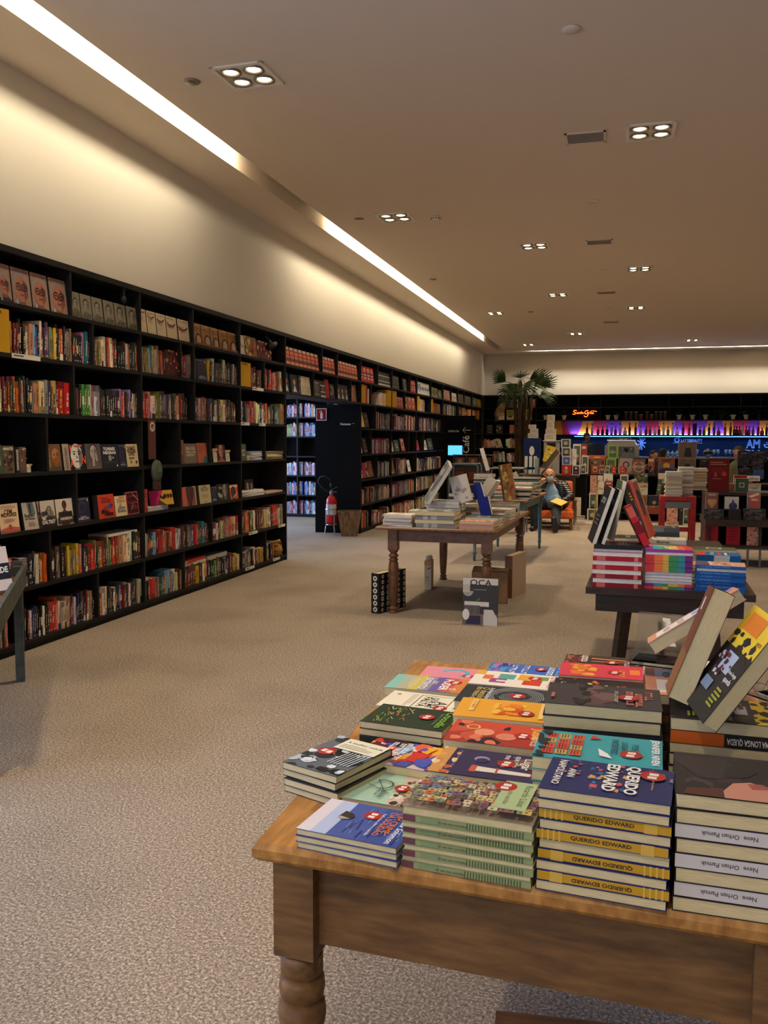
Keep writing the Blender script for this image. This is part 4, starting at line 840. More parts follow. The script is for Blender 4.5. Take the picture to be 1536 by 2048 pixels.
row(4, 481, 568, 'w1.3 k d v y r o s w w1.3 k d w u o l l d h h1.3 a q l y v', 'bay just before the passage', .235, .02)
row(1, 34, 98, 'r k w3 k n1.4 k w1.6 u y1.5 o t', 'bay nearest the camera', .225)
row(1, 104, 212, 'k d u e k k k y t l w y o q n1.3 k m1.3 r1.2 r1.3 l h o2 c', 'bay with orange and blue spines', .225, .01)
row(1, 208, 284, 'm u c g r o r t o s w1.2 w1.3 w e k h h m1.3', 'bay with the white logo spines', .24, .03)
row(1, 290, 420, 'w e k h q k r2 w e m s r2.2 w1.3 w1.2 u k d t b1.3 r1.3 r1.3 h d a1.3 d e m', 'bay with the red spine groups', .21)
row(1, 425, 481, 'm2.2 w k d c e r e i s s2.2 w r1.2 u', 'bay with the salmon spine', .205)
row(1, 484, 570, 'm k s o t g v w k u m d r t c c1.4 w1.5 k r*3 o1.4 w e c s', 'bay just before the passage', .24, .06)
row(0, 0, 20, 'm m w u e s t', 'bay behind the grey-green table leg', .22)
row(0, 41, 108, 'k r d u k k w1.4 n n k d k k w1.2 w k d k r1.8', 'bay left of the cream run', .225)
row(0, 108, 200, 'r2 o w1.3 c c*3 c s m m w1.2 k n k d p p m w1.6 s k k k u k', 'bay with the cream run', .235)
row(0, 201, 287, 'o w1.5 w1.5 k d k w n n v m m1.3 e d w k k k d c k w', 'bay with the two white spines', .215)
row(0, 292, 365, 'w k w1.2 r2 c t e l h a1.3 u y q t e d w2 c u m t', 'bay with the thick red spine', .2)
row(0, 371, 481, 'm m k m u m y1.5 k n w s m k d k k g1.4 m u k k n v k n m t u y y1.5 w1.3', 'bay with the stacked books on top', .2, .06)
row(0, 484, 530, 'm p e e d u k w k t o y1.6 c', 'small bay beside the last one on the floor', .19, .09)
row(0, 534, 565, 't c k d s w k m u u', 'last small bay before the passage', .19, .07)
# far bookcase and the others: a looser mixture
def mix(n, seed, cols='kkwcdteurmonvpqlsyhabi'):
    r = random.Random(seed); return ' '.join(r.choice(cols)+str(round(r.uniform(.8, 1.6), 1)) for _ in range(n))
FC = 'far shelves'
for lv, ya, yb, n, cols, h in ((6, 0, 0, 0, '', 0),
    (4, 14.66, 15.0, 9, 'wdecktw', .3), (4, 15.05, 15.7, 16, 'kkddmuke', .27), (4, 16.1, 17.7, 32, 'wkddewcurme', .28), (4, 18.1, 20.3, 40, 'wkdnurmewhk', .27),
    (3, 14.45, 15.7, 26, 'vkwmwdmruse', .26), (2, 14.85, 15.7, 22, 'dcwkdhwen', .26), (2, 16.2, 17.0, 14, 'wmttkc', .28), (2, 17.8, 20.4, 50, 'otcwkddkwnnew', .25),
    (1, 13.82, 15.1, 30, 'ttuwnomrckkmd', .24), (1, 15.1, 17.7, 60, 'vvevwyleeqtrmn', .24), (1, 17.8, 20.4, 48, 'wcyltwbqde', .25),
    (0, 13.85, 14.35, 10, 'dekos', .26), (0, 14.45, 15.7, 26, 'rmkwrdmk', .22), (0, 15.8, 17.7, 44, 'wcuksotmwe', .22), (0, 17.8, 20.4, 48, 'wtyluwmgc', .22),
    (5, 14.1, 14.35, 5, 'w', .24), (5, 15.0, 15.5, 10, 'ww', .22), (5, 18.0, 18.6, 10, 'wce', .24), (5, 19.2, 20.3, 20, 'ts', .22), (5, 20.6, 22.3, 34, 'whkwhw', .25), (5, 22.7, 26, 40, 'yymrdr', .24), (6, 17.85, 18.3, 6, 'qb', .2)):
    if n: row(lv, 0, 0, mix(n, lv*100+n, cols), FC, h, case='far', ys=(ya, yb), seed=lv*50+n)
# ------------------------------------------------------------------ books shown face out
def face_book(y0, y1, z, h, dsg, label, group=None, t=.022, X=-4.185, tilt=.1, yaw=0, spine=None, name='display_book'):
    w = abs(y1-y0); root = empty(name, (X, (y0+y1)/2, z), yaw, label, 'book', group)
    root.rotation_euler = (0, -tilt, yaw)
    b = MB(); sp = spine or (60, 56, 54)
    b.box(-t, -w/2, 0, -t+.0012, w/2, h, sp); b.box(-.0012, -w/2, 0, 0, w/2, h, sp); b.box(-t, -w/2, 0, 0, -w/2+.0012, h, sp)
    k = Canvas(b, (.0001, -w/2, 0), (0, w, 0), (0, 0, h), .0004); (D[dsg] if isinstance(dsg, str) else dsg)(k)
    b.build('cover', M['print'], root)
    p = MB(); p.box(-t+.0012, -w/2+.0012, .003, -.0012, w/2-.003, h-.003); p.build('page_block', M['paperw'], root)
    return root
def faces(lv, xs, ytop, dsg, label, group=None, **k):
    """xs: picture columns of the cover edges; ytop: picture row of the top at the first edge"""
    z = ZL[lv]; n = len(xs)
    for i, (a, b_) in enumerate(xs):
        ya, yb = ycol(a, z, -4.18), ycol(b_, z, -4.18)
        h = atx(a, ytop[i] if isinstance(ytop, (list, tuple)) else ytop, -4.18).z-z if ytop > 3 else ytop
        lb = label if n == 1 else f"{label}, {ordw(i+1)} of {n} from the left"
        if n == 1: face_book(ya, yb, z, h, dsg, lb, **k)
        else: face_book(ya, yb-.004, z, h, dsg, lb, group, **k)
faces(6, [(0, 27), (29, 66), (68, 101), (104, 139)], .262, 'glassesman', 'cover with a grey-haired man in glasses, top shelf', 'covers with the man in glasses')
faces(6, [(146, 164), (165, 187), (188, 209), (211, 232), (233, 255), (257, 279)], .2, 'soldier', 'grey cover with a young man\'s face, top shelf', 'grey covers with a young man\'s face')
faces(6, [(283, 296), (297, 315), (316, 335), (336, 357), (359, 381)], .21, 'cream', 'cream cover with a dark red swoosh, top shelf', 'cream covers with a dark red swoosh')
faces(6, [(388, 405), (406, 423), (424, 439), (441, 457), (458, 474)], .215, 'coffee', 'brown cover with a round archway, top shelf', 'brown covers with an archway')
faces(6, [(480, 491)], .22, 'whitecov', 'white cover partly hidden at the left of two wrapped picture books')
faces(6, [(491, 515)], .225, 'collage', 'shrink-wrapped tan picture book on the top shelf')
faces(6, [(516, 544)], .21, 'patterned', 'shrink-wrapped dark red picture book near the lamp on the top shelf')
# row two and three covers
faces(5, [(334, 366)], .245, 'patterned', 'dark brown face cover standing between spines on the second shelf', tilt=.05)
faces(5, [(396, 416)], .22, 'hamilton', 'leaning navy cover with a small portrait on the second shelf', tilt=.1)
def file_box(a, b_, lv, h, label, ys=None, word='Livraria'):
    z = ZL[lv]; ya, yb = ys or (ycol(a, z, -4.18), ycol(b_, z, -4.18)); w = yb-ya
    t = empty('box_file', (-4.17, (ya+yb)/2, z), 0, label, 'box file', 'yellow box files')
    m = MB(); m.box(-.2, -w/2, 0, 0, w/2, h, (190, 142, 26)); k = Canvas(m, (.0002, -w/2, 0), (0, w, 0), (0, 0, h), .0004)
    if word: k.txt(word, .12, .88, .55, (70, 48, 16))
    m.build('case', M['matt'], t)
    m = MB(); m.box(-.195, -w/2+.006, h-.02, -.004, w/2-.006, h+.001, (90, 64, 20)); m.build('opening_edge', M['matt'], t)
file_box(-30, 18, 5, .3, 'yellow box file at the nearest end of the second shelf')
file_box(480, 500, 5, .27, 'yellow box file on the second shelf just before the passage')
# fourth shelf from floor (covers)
faces(3, [(-8, 8)], .2, 'greencov', 'green-spined book cut by the left edge, fourth shelf', tilt=.04)
faces(3, [(8, 31)], .195, 'amantes', 'brown cover with white capitals at the left end, fourth shelf', tilt=.04)
faces(3, [(33, 54)], .185, 'medal', 'narrow book with a vertical white title, fourth shelf', tilt=.03)
faces(3, [(55, 63)], .06, 'creamcov', 'small grey booklet lying low beside the vertical-titled book', tilt=.03)
faces(3, [(98, 126)], .205, 'portrait', 'brown cover with a red-bearded man, fourth shelf', t=.04)
faces(3, [(130, 174)], .205, 'anna', 'black cover with orange letters around a pale face, fourth shelf', t=.05)
faces(3, [(175, 206)], .205, 'mourn', 'sepia cover of a person with hands on cheeks, fourth shelf', t=.03)
faces(3, [(207, 240)], .2, 'torres', 'black cover with bold white capitals and a small planet, fourth shelf', t=.03)
faces(3, [(241, 255)], .2, 'hamilton', 'dark purple edge beside the white-capitals cover, fourth shelf', t=.03)
faces(3, [(256, 279)], .2, 'demi', 'cream cover with brown lettering at the right end, fourth shelf', t=.03)
faces(3, [(370, 396)], .2, 'tape', 'grey cover with large white title lines, fourth shelf')
faces(3, [(397, 417)], .205, 'salmon', 'salmon cover with a teal corner, fourth shelf')
faces(3, [(362, 369)], .235, 'brownface', 'narrow brown book left of the grey title cover', tilt=.02)
faces(3, [(428, 436)], .145, 'creamcov', 'small pale book left of the woman cover', tilt=.1)
faces(3, [(436, 453)], .185, 'woman', 'slim cover with a long-haired woman, fourth shelf')
faces(3, [(453, 461)], .125, 'creamcov', 'small pale book right of the woman cover', tilt=.1)
faces(3, [(483, 495)], .19, 'greencov', 'narrow grey cover standing behind the flat stack, fourth shelf')
# third shelf from floor (covers)
faces(2, [(-10, 2)], .2, 'bluecov', 'dark blue cover cut by the left edge, third shelf from floor')
faces(2, [(2, 43)], .205, 'milagres', 'cream cover with bold title above a red chapel, third shelf', t=.04, yaw=.05)
faces(2, [(53, 78)], .2, 'castle', 'pale cover with an old tower, third shelf', yaw=-.1, tilt=.16)
faces(2, [(80, 114)], .2, 'daltrey', 'cover with a hooded figure and large white surname, third shelf', t=.03)
faces(2, [(116, 150)], .2, 'boxer', 'cover with a bare-chested fighter, third shelf', t=.03)
faces(2, [(155, 183)], .195, 'hamilton', 'navy cover with faint line portrait, third shelf', t=.03)
faces(2, [(200, 232)], .2, 'walker', 'red cover with black script title, third shelf', t=.05)
faces(2, [(233, 256)], .175, 'didion', 'cream cover with red and blue words, third shelf', t=.02)
faces(2, [(256, 280)], .2, 'career', 'dark cover with a red frame and red lettering, third shelf')
faces(2, [(288, 297)], .21, 'walker', 'bright red narrow book at the left of the pink books', t=.03, tilt=.02)
for i in range(3):
    face_book(ycol(308+i*4, ZL[2], -4.2), ycol(331+i*4, ZL[2], -4.2), ZL[2]+.045, .14, 'pinkyel', f'pink and yellow paperback propped on a white pile, {ordw(i+1)} from the left', 'pink and yellow paperbacks', X=-4.2+.008*i, tilt=.25, yaw=-.35)
faces(2, [(366, 395)], .19, 'redportrait', 'cover with a dark portrait on an orange ground, third shelf', t=.03)
faces(2, [(401, 424)], .19, 'joe', 'cream cover with a small penguin-like mark, third shelf', t=.03)
faces(2, [(425, 436)], .165, 'hamilton', 'narrow navy cover right of the cream one, third shelf')
faces(2, [(437, 461)], .18, 'bw', 'black and white portrait cover, third shelf', t=.025)
faces(2, [(462, 478)], .16, 'orangeman', 'orange cover with a diagonal grey stripe, third shelf')
faces(2, [(484, 501)], .19, 'group', 'dark group photo cover behind the magazines, third shelf', t=.03, X=-4.28)
faces(2, [(508, 524)], .19, 'group', 'dark cover with an oval portrait behind the magazines, third shelf', X=-4.28)
# bridge and far bookcase, top rows
def faces_y(lv, ya, yb, n, h, dsg, label, group, **k):
    w = (yb-ya)/n
    for i in range(n):
        lb = label if n == 1 else f"{label}, {ordw(i+1)} of {n} from the left"
        face_book(ya+w*i, ya+w*(i+1)-.006, ZL[lv], h, dsg, lb, group if n > 1 else None, **k)
faces_y(6, 10.56, 11.82, 8, .235, 'brick', 'brick-red cover with pale bands in the first top cell over the passage', 'brick-red covers, first top cell', t=.05)
faces_y(6, 11.94, 12.53, 4, .235, 'brick', 'brick-red cover with pale bands in the second top cell over the passage', 'brick-red covers, second top cell', t=.05)
faces_y(6, 12.63, 13.68, 7, .235, 'brick', 'brick-red cover with pale bands in the third top cell over the passage', 'brick-red covers, third top cell', t=.05)
faces_y(6, 13.8, 14.64, 4, .26, 'redwhite', 'bright red cover with a dark middle band, top shelf', 'bright red covers on the top shelf', t=.03)
faces_y(6, 14.86, 15.72, 5, .25, 'blackwhite', 'black cover with white bands, top shelf', 'black and white banded covers', t=.03)
faces_y(6, 15.84, 16.4, 3, .24, 'darkcov', 'dark cover with a pale figure, top shelf', 'dark covers on the top shelf')
faces_y(6, 16.72, 17.0, 1, .24, 'darkcov', 'single dark cover before an upright, top shelf', None)
faces_y(6, 17.22, 17.76, 3, .25, 'redwhite', 'red cover in the small far cell, top shelf', 'small far cell of red covers', t=.02)
faces_y(6, 17.85, 19.1, 5, .26, 'bluefish', 'white cover with blue shapes, top shelf', 'white covers with blue shapes')
faces_y(6, 19.2, 19.95, 2, .22, 'tealbox', 'teal cover on the top shelf', 'teal covers')
faces_y(6, 20.0, 20.45, 1, .2, 'greencov', 'pale green cover beside the teal pair, top shelf', None)
faces_y(6, 20.55, 21.45, 4, .24, 'pinkpat', 'pinkish patterned cover, top shelf', 'pinkish covers on the far top shelf')
faces_y(6, 21.55, 22.35, 4, .22, 'whitecov', 'pale cover in the far top cell', 'pale far top covers')
faces_y(6, 22.45, 24.5, 9, .24, 'darkcov', 'grey-blue far cover, top shelf', 'grey-blue far top covers')
faces_y(6, 24.7, 25.6, 3, .25, 'greencov', 'green and white far cover, top shelf', 'green far covers')
faces_y(6, 25.65, 26.3, 2, .24, 'ybin', 'yellow far cover by the corner, top shelf', 'yellow far covers')
faces_y(5, 10.55, 10.72, 1, .26, 'starmen', 'grey cover at the left end over the passage', None, X=-4.2)
faces_y(5, 10.76, 11.0, 1, .25, 'starmen', 'dark cover with an orange skirt shape over the passage', None)
faces_y(5, 11.0, 11.08, 1, .25, 'darkcov', 'narrow dark book beside the cream pair over the passage', None, tilt=0)
faces_y(5, 11.1, 11.48, 2, .25, 'cocov', 'cream cover with small stick figures over the passage', 'cream covers with stick figures')
faces_y(5, 11.58, 11.9, 1, .24, 'darkcov', 'grey and silver cover in the middle cell over the passage', None)
faces_y(5, 11.9, 12.1, 1, .24, 'blackwhite', 'dark lettered cover left of the red one over the passage', None)
faces_y(5, 12.1, 12.28, 1, .27, 'redcov', 'tall red cover in the middle cell over the passage', None)
faces_y(5, 12.3, 12.54, 1, .22, 'bw', 'dark cover with a pale figure right of the red one', None)
faces_y(5, 12.62, 13.2, 3, .24, 'starmen', 'navy cover with a pale figure over the passage', 'navy covers over the passage')
faces_y(5, 13.28, 13.62, 1, .27, 'brownface', 'brown face cover in the last cell over the passage', None)
file_box(0, 0, 5, .3, 'yellow box file at the start of the far bookcase', (13.82, 14.08))
face_book(14.1, 14.22, ZL[5], .3, 'redcov', 'tall red book beside the first far yellow box file', tilt=0)
file_box(0, 0, 5, .3, 'yellow box file left of the upright, middle of the far shelf', (15.45, 15.74)); file_box(0, 0, 5, .3, 'yellow box file right of the upright, middle of the far shelf', (15.8, 16.12)); file_box(0, 0, 5, .3, 'yellow box file beyond the red patterned covers', (17.82, 18.05)); file_box(0, 0, 5, .3, 'farthest yellow box file on the left wall', (19.15, 19.4))
faces_y(5, 16.15, 16.72, 3, .22, 'redface', 'small red and white cover, second shelf, far', 'small red and white covers')
faces_y(5, 16.82, 17.75, 3, .26, 'redface', 'red cover with a cream oval, second shelf, far', 'red covers with a cream oval')
for ya, yb, lv, h, dd, lb in ((13.9, 14.12, 4, .27, 'doodle', 'yellow cover leaning at the start of the third far shelf'), (14.16, 14.4, 4, .25, 'blackcov', 'dark cover leaning beside the yellow one'), (13.84, 14.0, 3, .2, 'whitecov', 'pale cover at the start of the fourth far shelf'), (14.1, 14.34, 3, .26, 'darkcov', 'dark leaning cover, fourth far shelf'),
   (15.8, 16.05, 3, .24, 'whitecov', 'pale leaning cover right of the upright, fourth far shelf'), (16.15, 16.5, 3, .22, 'greencov', 'grey-green leaning cover, fourth far shelf'), (16.65, 16.95, 3, .25, 'redface', 'white cover with a red panel, fourth far shelf'), (17.85, 18.2, 3, .22, 'redcov', 'red leaning cover in the next far bay'), (18.5, 18.95, 3, .22, 'whitecov', 'white leaning cover in the next far bay'), (19.1, 19.6, 3, .26, 'greencov', 'grey cover at the end of the fourth far shelf'),
   (13.86, 14.05, 2, .22, 'pinkpat', 'dark pink cover at the start of the third far shelf from floor'), (14.08, 14.38, 2, .26, 'pinkyel', 'red and white leaning cover, third far shelf from floor'), (14.4, 14.7, 2, .28, 'brownface', 'orange-brown leaning cover, third far shelf from floor'), (15.8, 16.15, 2, .3, 'collage', 'cover with a coloured round figure, third far shelf from floor'), (17.2, 17.45, 2, .24, 'whitecov', 'red and white leaning cover before the third far upright')):
    face_book(ya, yb, ZL[lv]+.02, h, dd, lb, tilt=.2, X=-4.2)
# back wall shelf covers (facing the camera)
def back_cover(x0, x1, ybot, ytop, dsg, label, Y=26.44, name='display_book', t=.03, group=None, yaw=0):
    a, c = aty(x0, ybot, Y), aty(x1, ytop, Y); w = c.x-a.x; h = c.z-a.z
    root = empty(name, ((a.x+c.x)/2, Y, a.z), yaw, label, 'book', group)
    b = MB(); b.box(-w/2, 0, 0, w/2, .0015, h, (60, 56, 54)); b.box(-w/2, t, 0, w/2, t+.0015, h, (60, 56, 54)); b.box(-w/2, 0, 0, -w/2+.0015, t, h, (60, 56, 54))
    k = Canvas(b, (-w/2, -.0002, 0), (w, 0, 0), (0, 0, h), .0005); (D[dsg] if isinstance(dsg, str) else dsg)(k); b.build('cover', M['print'], root)
    p = MB(); p.box(-w/2+.0015, .0015, .003, w/2-.003, t, h-.003); p.build('page_block', M['paperw'], root)
    return root
zt = {l: ZL[l] for l in range(7)}
def bc(x0, x1, lv, h, dsg, label, Y=26.5):
    z = ZL[lv]; xa, xb = xcol(x0, z, Y), xcol(x1, z, Y); w = xb-xa
    yb = px(((xa+xb)/2, Y, z))[1]; yt = px(((xa+xb)/2, Y, z+h))[1]
    return back_cover(x0, x1, yb, yt, dsg, label, Y)
for a in ((1016, 1030, 6, .26, 'darkcov', 'grey cover on the top shelf of the corner bookcase'), (1034, 1046, 6, .26, 'creamcov', 'pale green cover behind the palm trunks, top shelf'), (1059, 1072, 6, .26, 'redface', 'reddish cover right of the palm trunks, top shelf'),
    (996, 1009, 5, .29, 'whitecov', 'pale pink cover, second shelf of the corner bookcase'), (1013, 1028, 5, .3, 'ships', 'yellow-green cover with a dark shape, left of two, corner bookcase'), (1029, 1043, 5, .3, 'ships', 'yellow-green cover with a dark shape, second from left, corner bookcase'), (1051, 1064, 5, .3, 'ships', 'yellow-green cover with a dark shape, right of the palm trunks'),
    (958, 966, 4, .24, 'pinkpat', 'small pink figure cover, third shelf of the corner bookcase'), (973, 985, 4, .27, 'darkcov', 'dark sepia cover, left of the pair in the corner bookcase'), (992, 1005, 4, .27, 'bw', 'dark sepia cover, right of the pair in the corner bookcase'), (1019, 1028, 4, .26, 'salmon', 'salmon cover left of the yellow one, corner bookcase'), (1030, 1042, 4, .25, 'ybin', 'yellow cover left of the palm trunks, corner bookcase'), (1059, 1065, 4, .25, 'joe', 'narrow yellow cover right of the palm trunks'),
    (951, 966, 3, .24, 'whitecov', 'mottled white cover low in the corner bookcase')): bc(*a)
def brow(lv, x0, x1, s, h=.26, lean=0, Y=26.5, Z=None):
    z = ZL[lv] if Z is None else Z; xa, xb = xcol(x0, z, Y), xcol(x1, z, Y); bk = parse(s); tot = sum(q[1] for q in bk); x = xa; r = random.Random(int(x0+lv))
    for c, th, rep in bk:
        w = (xb-xa)*th/tot
        SPINES.append(dict(y=60, X=60, w=w*.94, z=z, h=h*r.uniform(.85, 1.1), c=tuple(int(q*r.uniform(.85, 1.1)) for q in PAL[c]), cn='', dp=.16, cell='', lv=lv, i=0, case='back', lean=lean, th=1, rep=False, seed=r.randint(0, 9999), rot=(x+w/2, Y, z, -PI/2)))
        x += w
brow(3, 967, 1005, 's t s s2 c3 c3 w', .26, .3); brow(3, 1012, 1040, 'w w t m t k m', .3, .05); brow(3, 1050, 1068, 't w l y', .3); brow(2, 988, 1010, 's m e w e w', .3, .1); brow(2, 1014, 1042, 'e w e m s c s', .28, .1); brow(2, 1046, 1064, 'w k l w y', .26, -.1)
brow(4, 1053, 1058, 'c t', .3)
# side room shelf seen through the opening
t = empty('bookcase', (-6.35, 16.35, 0), 0, 'dark bookcase in the side room seen through the passage opening', 'bookcase')
b = MB(); b.box(-1.0, .3, 0, .75, .32, 2.95); b.build('back_panel', M['blackback'], t)
SZ = [.06, .44, .83, 1.21, 1.6, 1.98, 2.36]
for z in SZ+[2.75]: b = MB(); b.box(-1.0, 0, z-.025, .75, .3, z); b.build('shelf', M['black'], t)
for x in (-1.0, -.42, .08, .72): b = MB(); b.box(x, .003, 0, x+.025, .3, 2.95); b.build('upright', M['black'], t)
b = MB(); b.box(-1, .02, 0, .75, .3, .035); b.build('plinth', M['black'], t)
for lv, (z, pl) in enumerate(zip(SZ, ('qvobrw nqwb', 'vmqpwb vqbnw', 'wvwvqw mvwvp', 'wwee wekw', 'tgltew  nvqb', 'mvnpwm bqsowb', 'mpvnbqm abso')) ):
    if lv == 3: continue
    bb, cc = (pl.split()+[''])[:2]
    brow(0, 574, 605, ' '.join(bb*2), .25, 0, 16.42, z); brow(0, 609, 632, ' '.join(cc*2), .25, 0, 16.42, z)
flush_spines(330)
# ------------------------------------------------------------------ paperbacks and hardbacks lying or leaning
_PB = {}
def paperback(L, W_, t, dsg, spine='b', sc=(60, 60, 60), st=None, stc=(235, 230, 220), flip=False, up=None, cc=None, bands=None, name='book', paper='paper', sth=.5, stw=.5, stx=.2):
    """lies flat, centre of its underside at the origin, long side along x. spine 'b' away (+y) or 'f' towards (-y)"""
    key = (L, W_, t, dsg, spine, sc, st, flip, up, cc, name, str(bands), paper)
    if key in _PB: return clone(_PB[key])
    root = empty('hardback' if t > .0225 else 'paperback' if name == 'book' else name); e = .0011; s = 1 if spine == 'b' else -1; cc = cc or sc
    b = MB(); b.box(-L/2, -W_/2, 0, L/2, W_/2, e, cc); b.box(-L/2, -W_/2, t-e, L/2, W_/2, t, cc)
    y0, y1 = (W_/2-e, W_/2) if s > 0 else (-W_/2, -W_/2+e); b.box(-L/2, y0, e, L/2, y1, t-e, sc)
    if dsg:
        u = up or ('+x' if s > 0 else '-x'); z = t+.00005
        if u == '+x': k = Canvas(b, (-L/2, W_/2, z), (0, -W_, 0), (L, 0, 0), .00005)
        elif u == '-x': k = Canvas(b, (L/2, -W_/2, z), (0, W_, 0), (-L, 0, 0), .00005)
        else: k = Canvas(b, (-L/2, -W_/2, z), (L, 0, 0), (0, W_, 0), .00005)
        (D[dsg] if isinstance(dsg, str) else dsg)(k)
    if spine == 'f':
        k = Canvas(b, (-L/2, -W_/2-.00005, 0), (L, 0, 0), (0, 0, t), .00008) if not flip else Canvas(b, (L/2, -W_/2-.00005, t), (-L, 0, 0), (0, 0, -t), .00008)
        for a, c_, q in (bands or ()): k.rect(a, 0, c_, 1, q)
        if st: k.txt(st, stx, .5-sth/2, stw, stc, h=sth, bold=.02)
    elif bands:
        k = Canvas(b, (L/2, W_/2+.00005, 0), (-L, 0, 0), (0, 0, t), .00008)
        for a, c_, q in bands: k.rect(a, 0, c_, 1, q)
    b.build('cover', M['print'], root)
    p = MB(); yy = .0025
    p.box(-L/2+.002, (-W_/2+(.0015 if s > 0 else e)), e, L/2-.002, (W_/2-(.0015 if s < 0 else e)), t-e); p.build('page_block', M[paper], root)
    _PB[key] = root; return root
def stack(T, cx, cy, ang, L, W_, items, desc, where, z0=.78, group=None, jit=.003, rj=1.2, each=None):
    """items bottom to top: (t, kwargs). T: table matrix"""
    z = z0; r = random.Random(int(cx*1000+cy*77)); n = len(items); out = []
    for i, (t, kw) in enumerate(items):
        kw = dict(kw); k_desc = kw.pop('desc', desc); d = kw.pop('dsg', None)
        o = paperback(L, W_, t, d if (i == n-1 or kw.pop('show', False)) else None, **{k: v for k, v in kw.items() if k != 'show'})
        top = i == n-1; j = 0 if top else jit
        Mx = T @ Matrix.Translation((cx+r.uniform(-j, j), cy+r.uniform(-j, j), z)) @ Matrix.Rotation(math.radians(ang+(0 if top else r.uniform(-rj, rj))), 4, 'Z')
        o.location = Mx.translation; o.rotation_euler = Mx.to_euler(); z += t+.0004
        pos = 'topmost' if top else (f'{ordw(n-i)} down' if i else 'lowest')
        if n == 1: lb = f'{k_desc} {where}'
        else: lb = f'{k_desc}, {pos}, {where}'
        tag(o, lb, 'book', group or f'pile of books {where}'); out.append(o)
    return z, out
def lean(base, l, c, L, W_, t, dsg, label, **kw):
    o = paperback(L, W_, t, dsg, **kw); l = Vector(l).normalized(); c = Vector(c); c = (c-l*c.dot(l)).normalized(); y = c.cross(l)
    m = Matrix((l, y, c)).transposed().to_4x4(); p = Vector(base)+l*L/2
    m = Matrix.Translation(p) @ m; o.matrix_world = m; tag(o, label, 'book'); return o
def turned_leg(mb, x, y, ztop, blk, bh, r, style=0):
    h = blk/2; mb.box(x-h, y-h, ztop-bh, x+h, y+h, ztop)
    z1 = ztop-bh; H = z1
    if style == 0:   # heavy pine leg
        prof = [(.75, 1), (.98, .985), (.99, .92), (.86, .91), (1.03, .895), (1.07, .86), (1.0, .83), (.86, .82), (1.06, .80), (1.12, .76), (1.04, .72), (.88, .71), (1.04, .69), (1.07, .655), (.98, .62), (.86, .61), (1.0, .59), (1.02, .55), (.9, .5), (1.0, .4), (.95, .3), (.85, .2), (.72, .1), (.66, .07), (.86, .06), (.86, .03), (.66, .015), (.6, 0)]
    elif style == 1:
        prof = [(.8, 1), (.95, .985), (.7, .96), (.62, .94), (.95, .92), (1.0, .905), (.7, .89), (.75, .86), (.98, .84), (.7, .825), (.9, .80), (1.0, .7), (.96, .5), (.86, .3), (.72, .13), (.6, .1), (.85, .085), (.9, .06), (.6, .04), (.95, .025), (.95, 0)]
    else:
        prof = [(.8, 1), (.95, .97), (.8, .95), (.8, .9), (.95, .88), (.78, .86), (.9, .82), (.74, .4), (.62, .2), (.8, .19), (.85, .17), (.58, .15), (.5, 0)]
    mb.lathe([(max(q*r, .004), z*H) for q, z in reversed(prof)], 24, (x, y, 0))
def table(name, poly, T, z, top_t, mtop, mleg, legs, blk, bh, r, style, apron, label, inset=.04, cat='table'):
    root = empty(name, T.translation, 0, label, cat); root.rotation_euler = T.to_euler()
    b = MB(); n = len(poly); cx = sum(p[0] for p in poly)/n; cy = sum(p[1] for p in poly)/n
    sh = lambda p, d: (p[0]+d*(1 if p[0] < cx else -1), p[1]+d*(1 if p[1] < cy else -1))
    rings = [(.008, z-top_t), (0, z-top_t*.75), (0, z-top_t*.3), (.007, z)]
    vv = []
    for d, zz in rings: vv += [(*sh(p, d), zz) for p in poly]
    ff = [tuple(range(n-1, -1, -1)), tuple((len(rings)-1)*n+k for k in range(n))]
    for i in range(len(rings)-1):
        for k in range(n): ff.append((i*n+k, i*n+(k+1) % n, (i+1)*n+(k+1) % n, (i+1)*n+k))
    b.add(vv, ff); b.build('tabletop', mtop, root)
    za = z-top_t
    for i in range(len(legs)):
        (x0, y0), (x1, y1) = legs[i], legs[(i+1) % len(legs)]; d = Vector((x1-x0, y1-y0, 0)).normalized()*blk*.45
        a = MB(); a.bar((x0+d.x, y0+d.y, za-apron/2), (x1-d.x, y1-d.y, za-apron/2), .022, apron-.002); a.build('apron', mleg, root)
    for x, y in legs:
        a = MB(); turned_leg(a, x, y, za, blk, bh, r, style); o = a.build('leg', mleg, root)
        for p_ in o.data.polygons: p_.use_smooth = len(p_.vertices) == 4 and abs(p_.normal.z) < .98 and p_.area < .004
    return root
S = lambda c: dict(spine='b', sc=c)
def F(c, st=None, **k): return dict(spine='f', sc=c, st=st, **k)
# ---- the pine table in the foreground
TF = Matrix.Translation((-.669, 1.496, 0)) @ Matrix.Rotation(math.radians(-2.9), 4, 'Z')
table('display_table', [(0, 0), (1.0, 0), (.95, 1.45), (-.10, 1.45)], TF, .78, .036, M['oldtop'], M['oldwood'], [(.075, .065), (.935, .065), (.88, 1.37), (-.02, 1.37)], .083, .195, .043, 0, .175, 'large worn pine table with turned legs in the foreground')
def rep(n, t, a, b=None): return [(t, (a if i % 2 == 0 else (b or a))) for i in range(n)]
NB = 'on the pine table'
sea = (70, 80, 140)
stack(TF, .197, .075, -5, .205, .15, rep(2, .0125, S(sea))+[(.0125, dict(dsg='sea', **S(sea)))], 'thin paperback with a rock in a blue sea', 'at the left front corner of the pine table')
stack(TF, .178, .285, -3, .205, .158, [(.021, dict(dsg='mint', **S((170, 205, 190))))], 'mint green paperback with line drawings', 'behind the sea paperbacks on the pine table')
stack(TF, .052, .325, -17, .15, .205, rep(3, .016, S((30, 32, 36)))+[(.016, dict(dsg='salada', up='+y', **S((30, 32, 36))))], 'paperback with blurred grey photo, cream title box', 'overhanging the left edge of the pine table', jit=.01, rj=3)
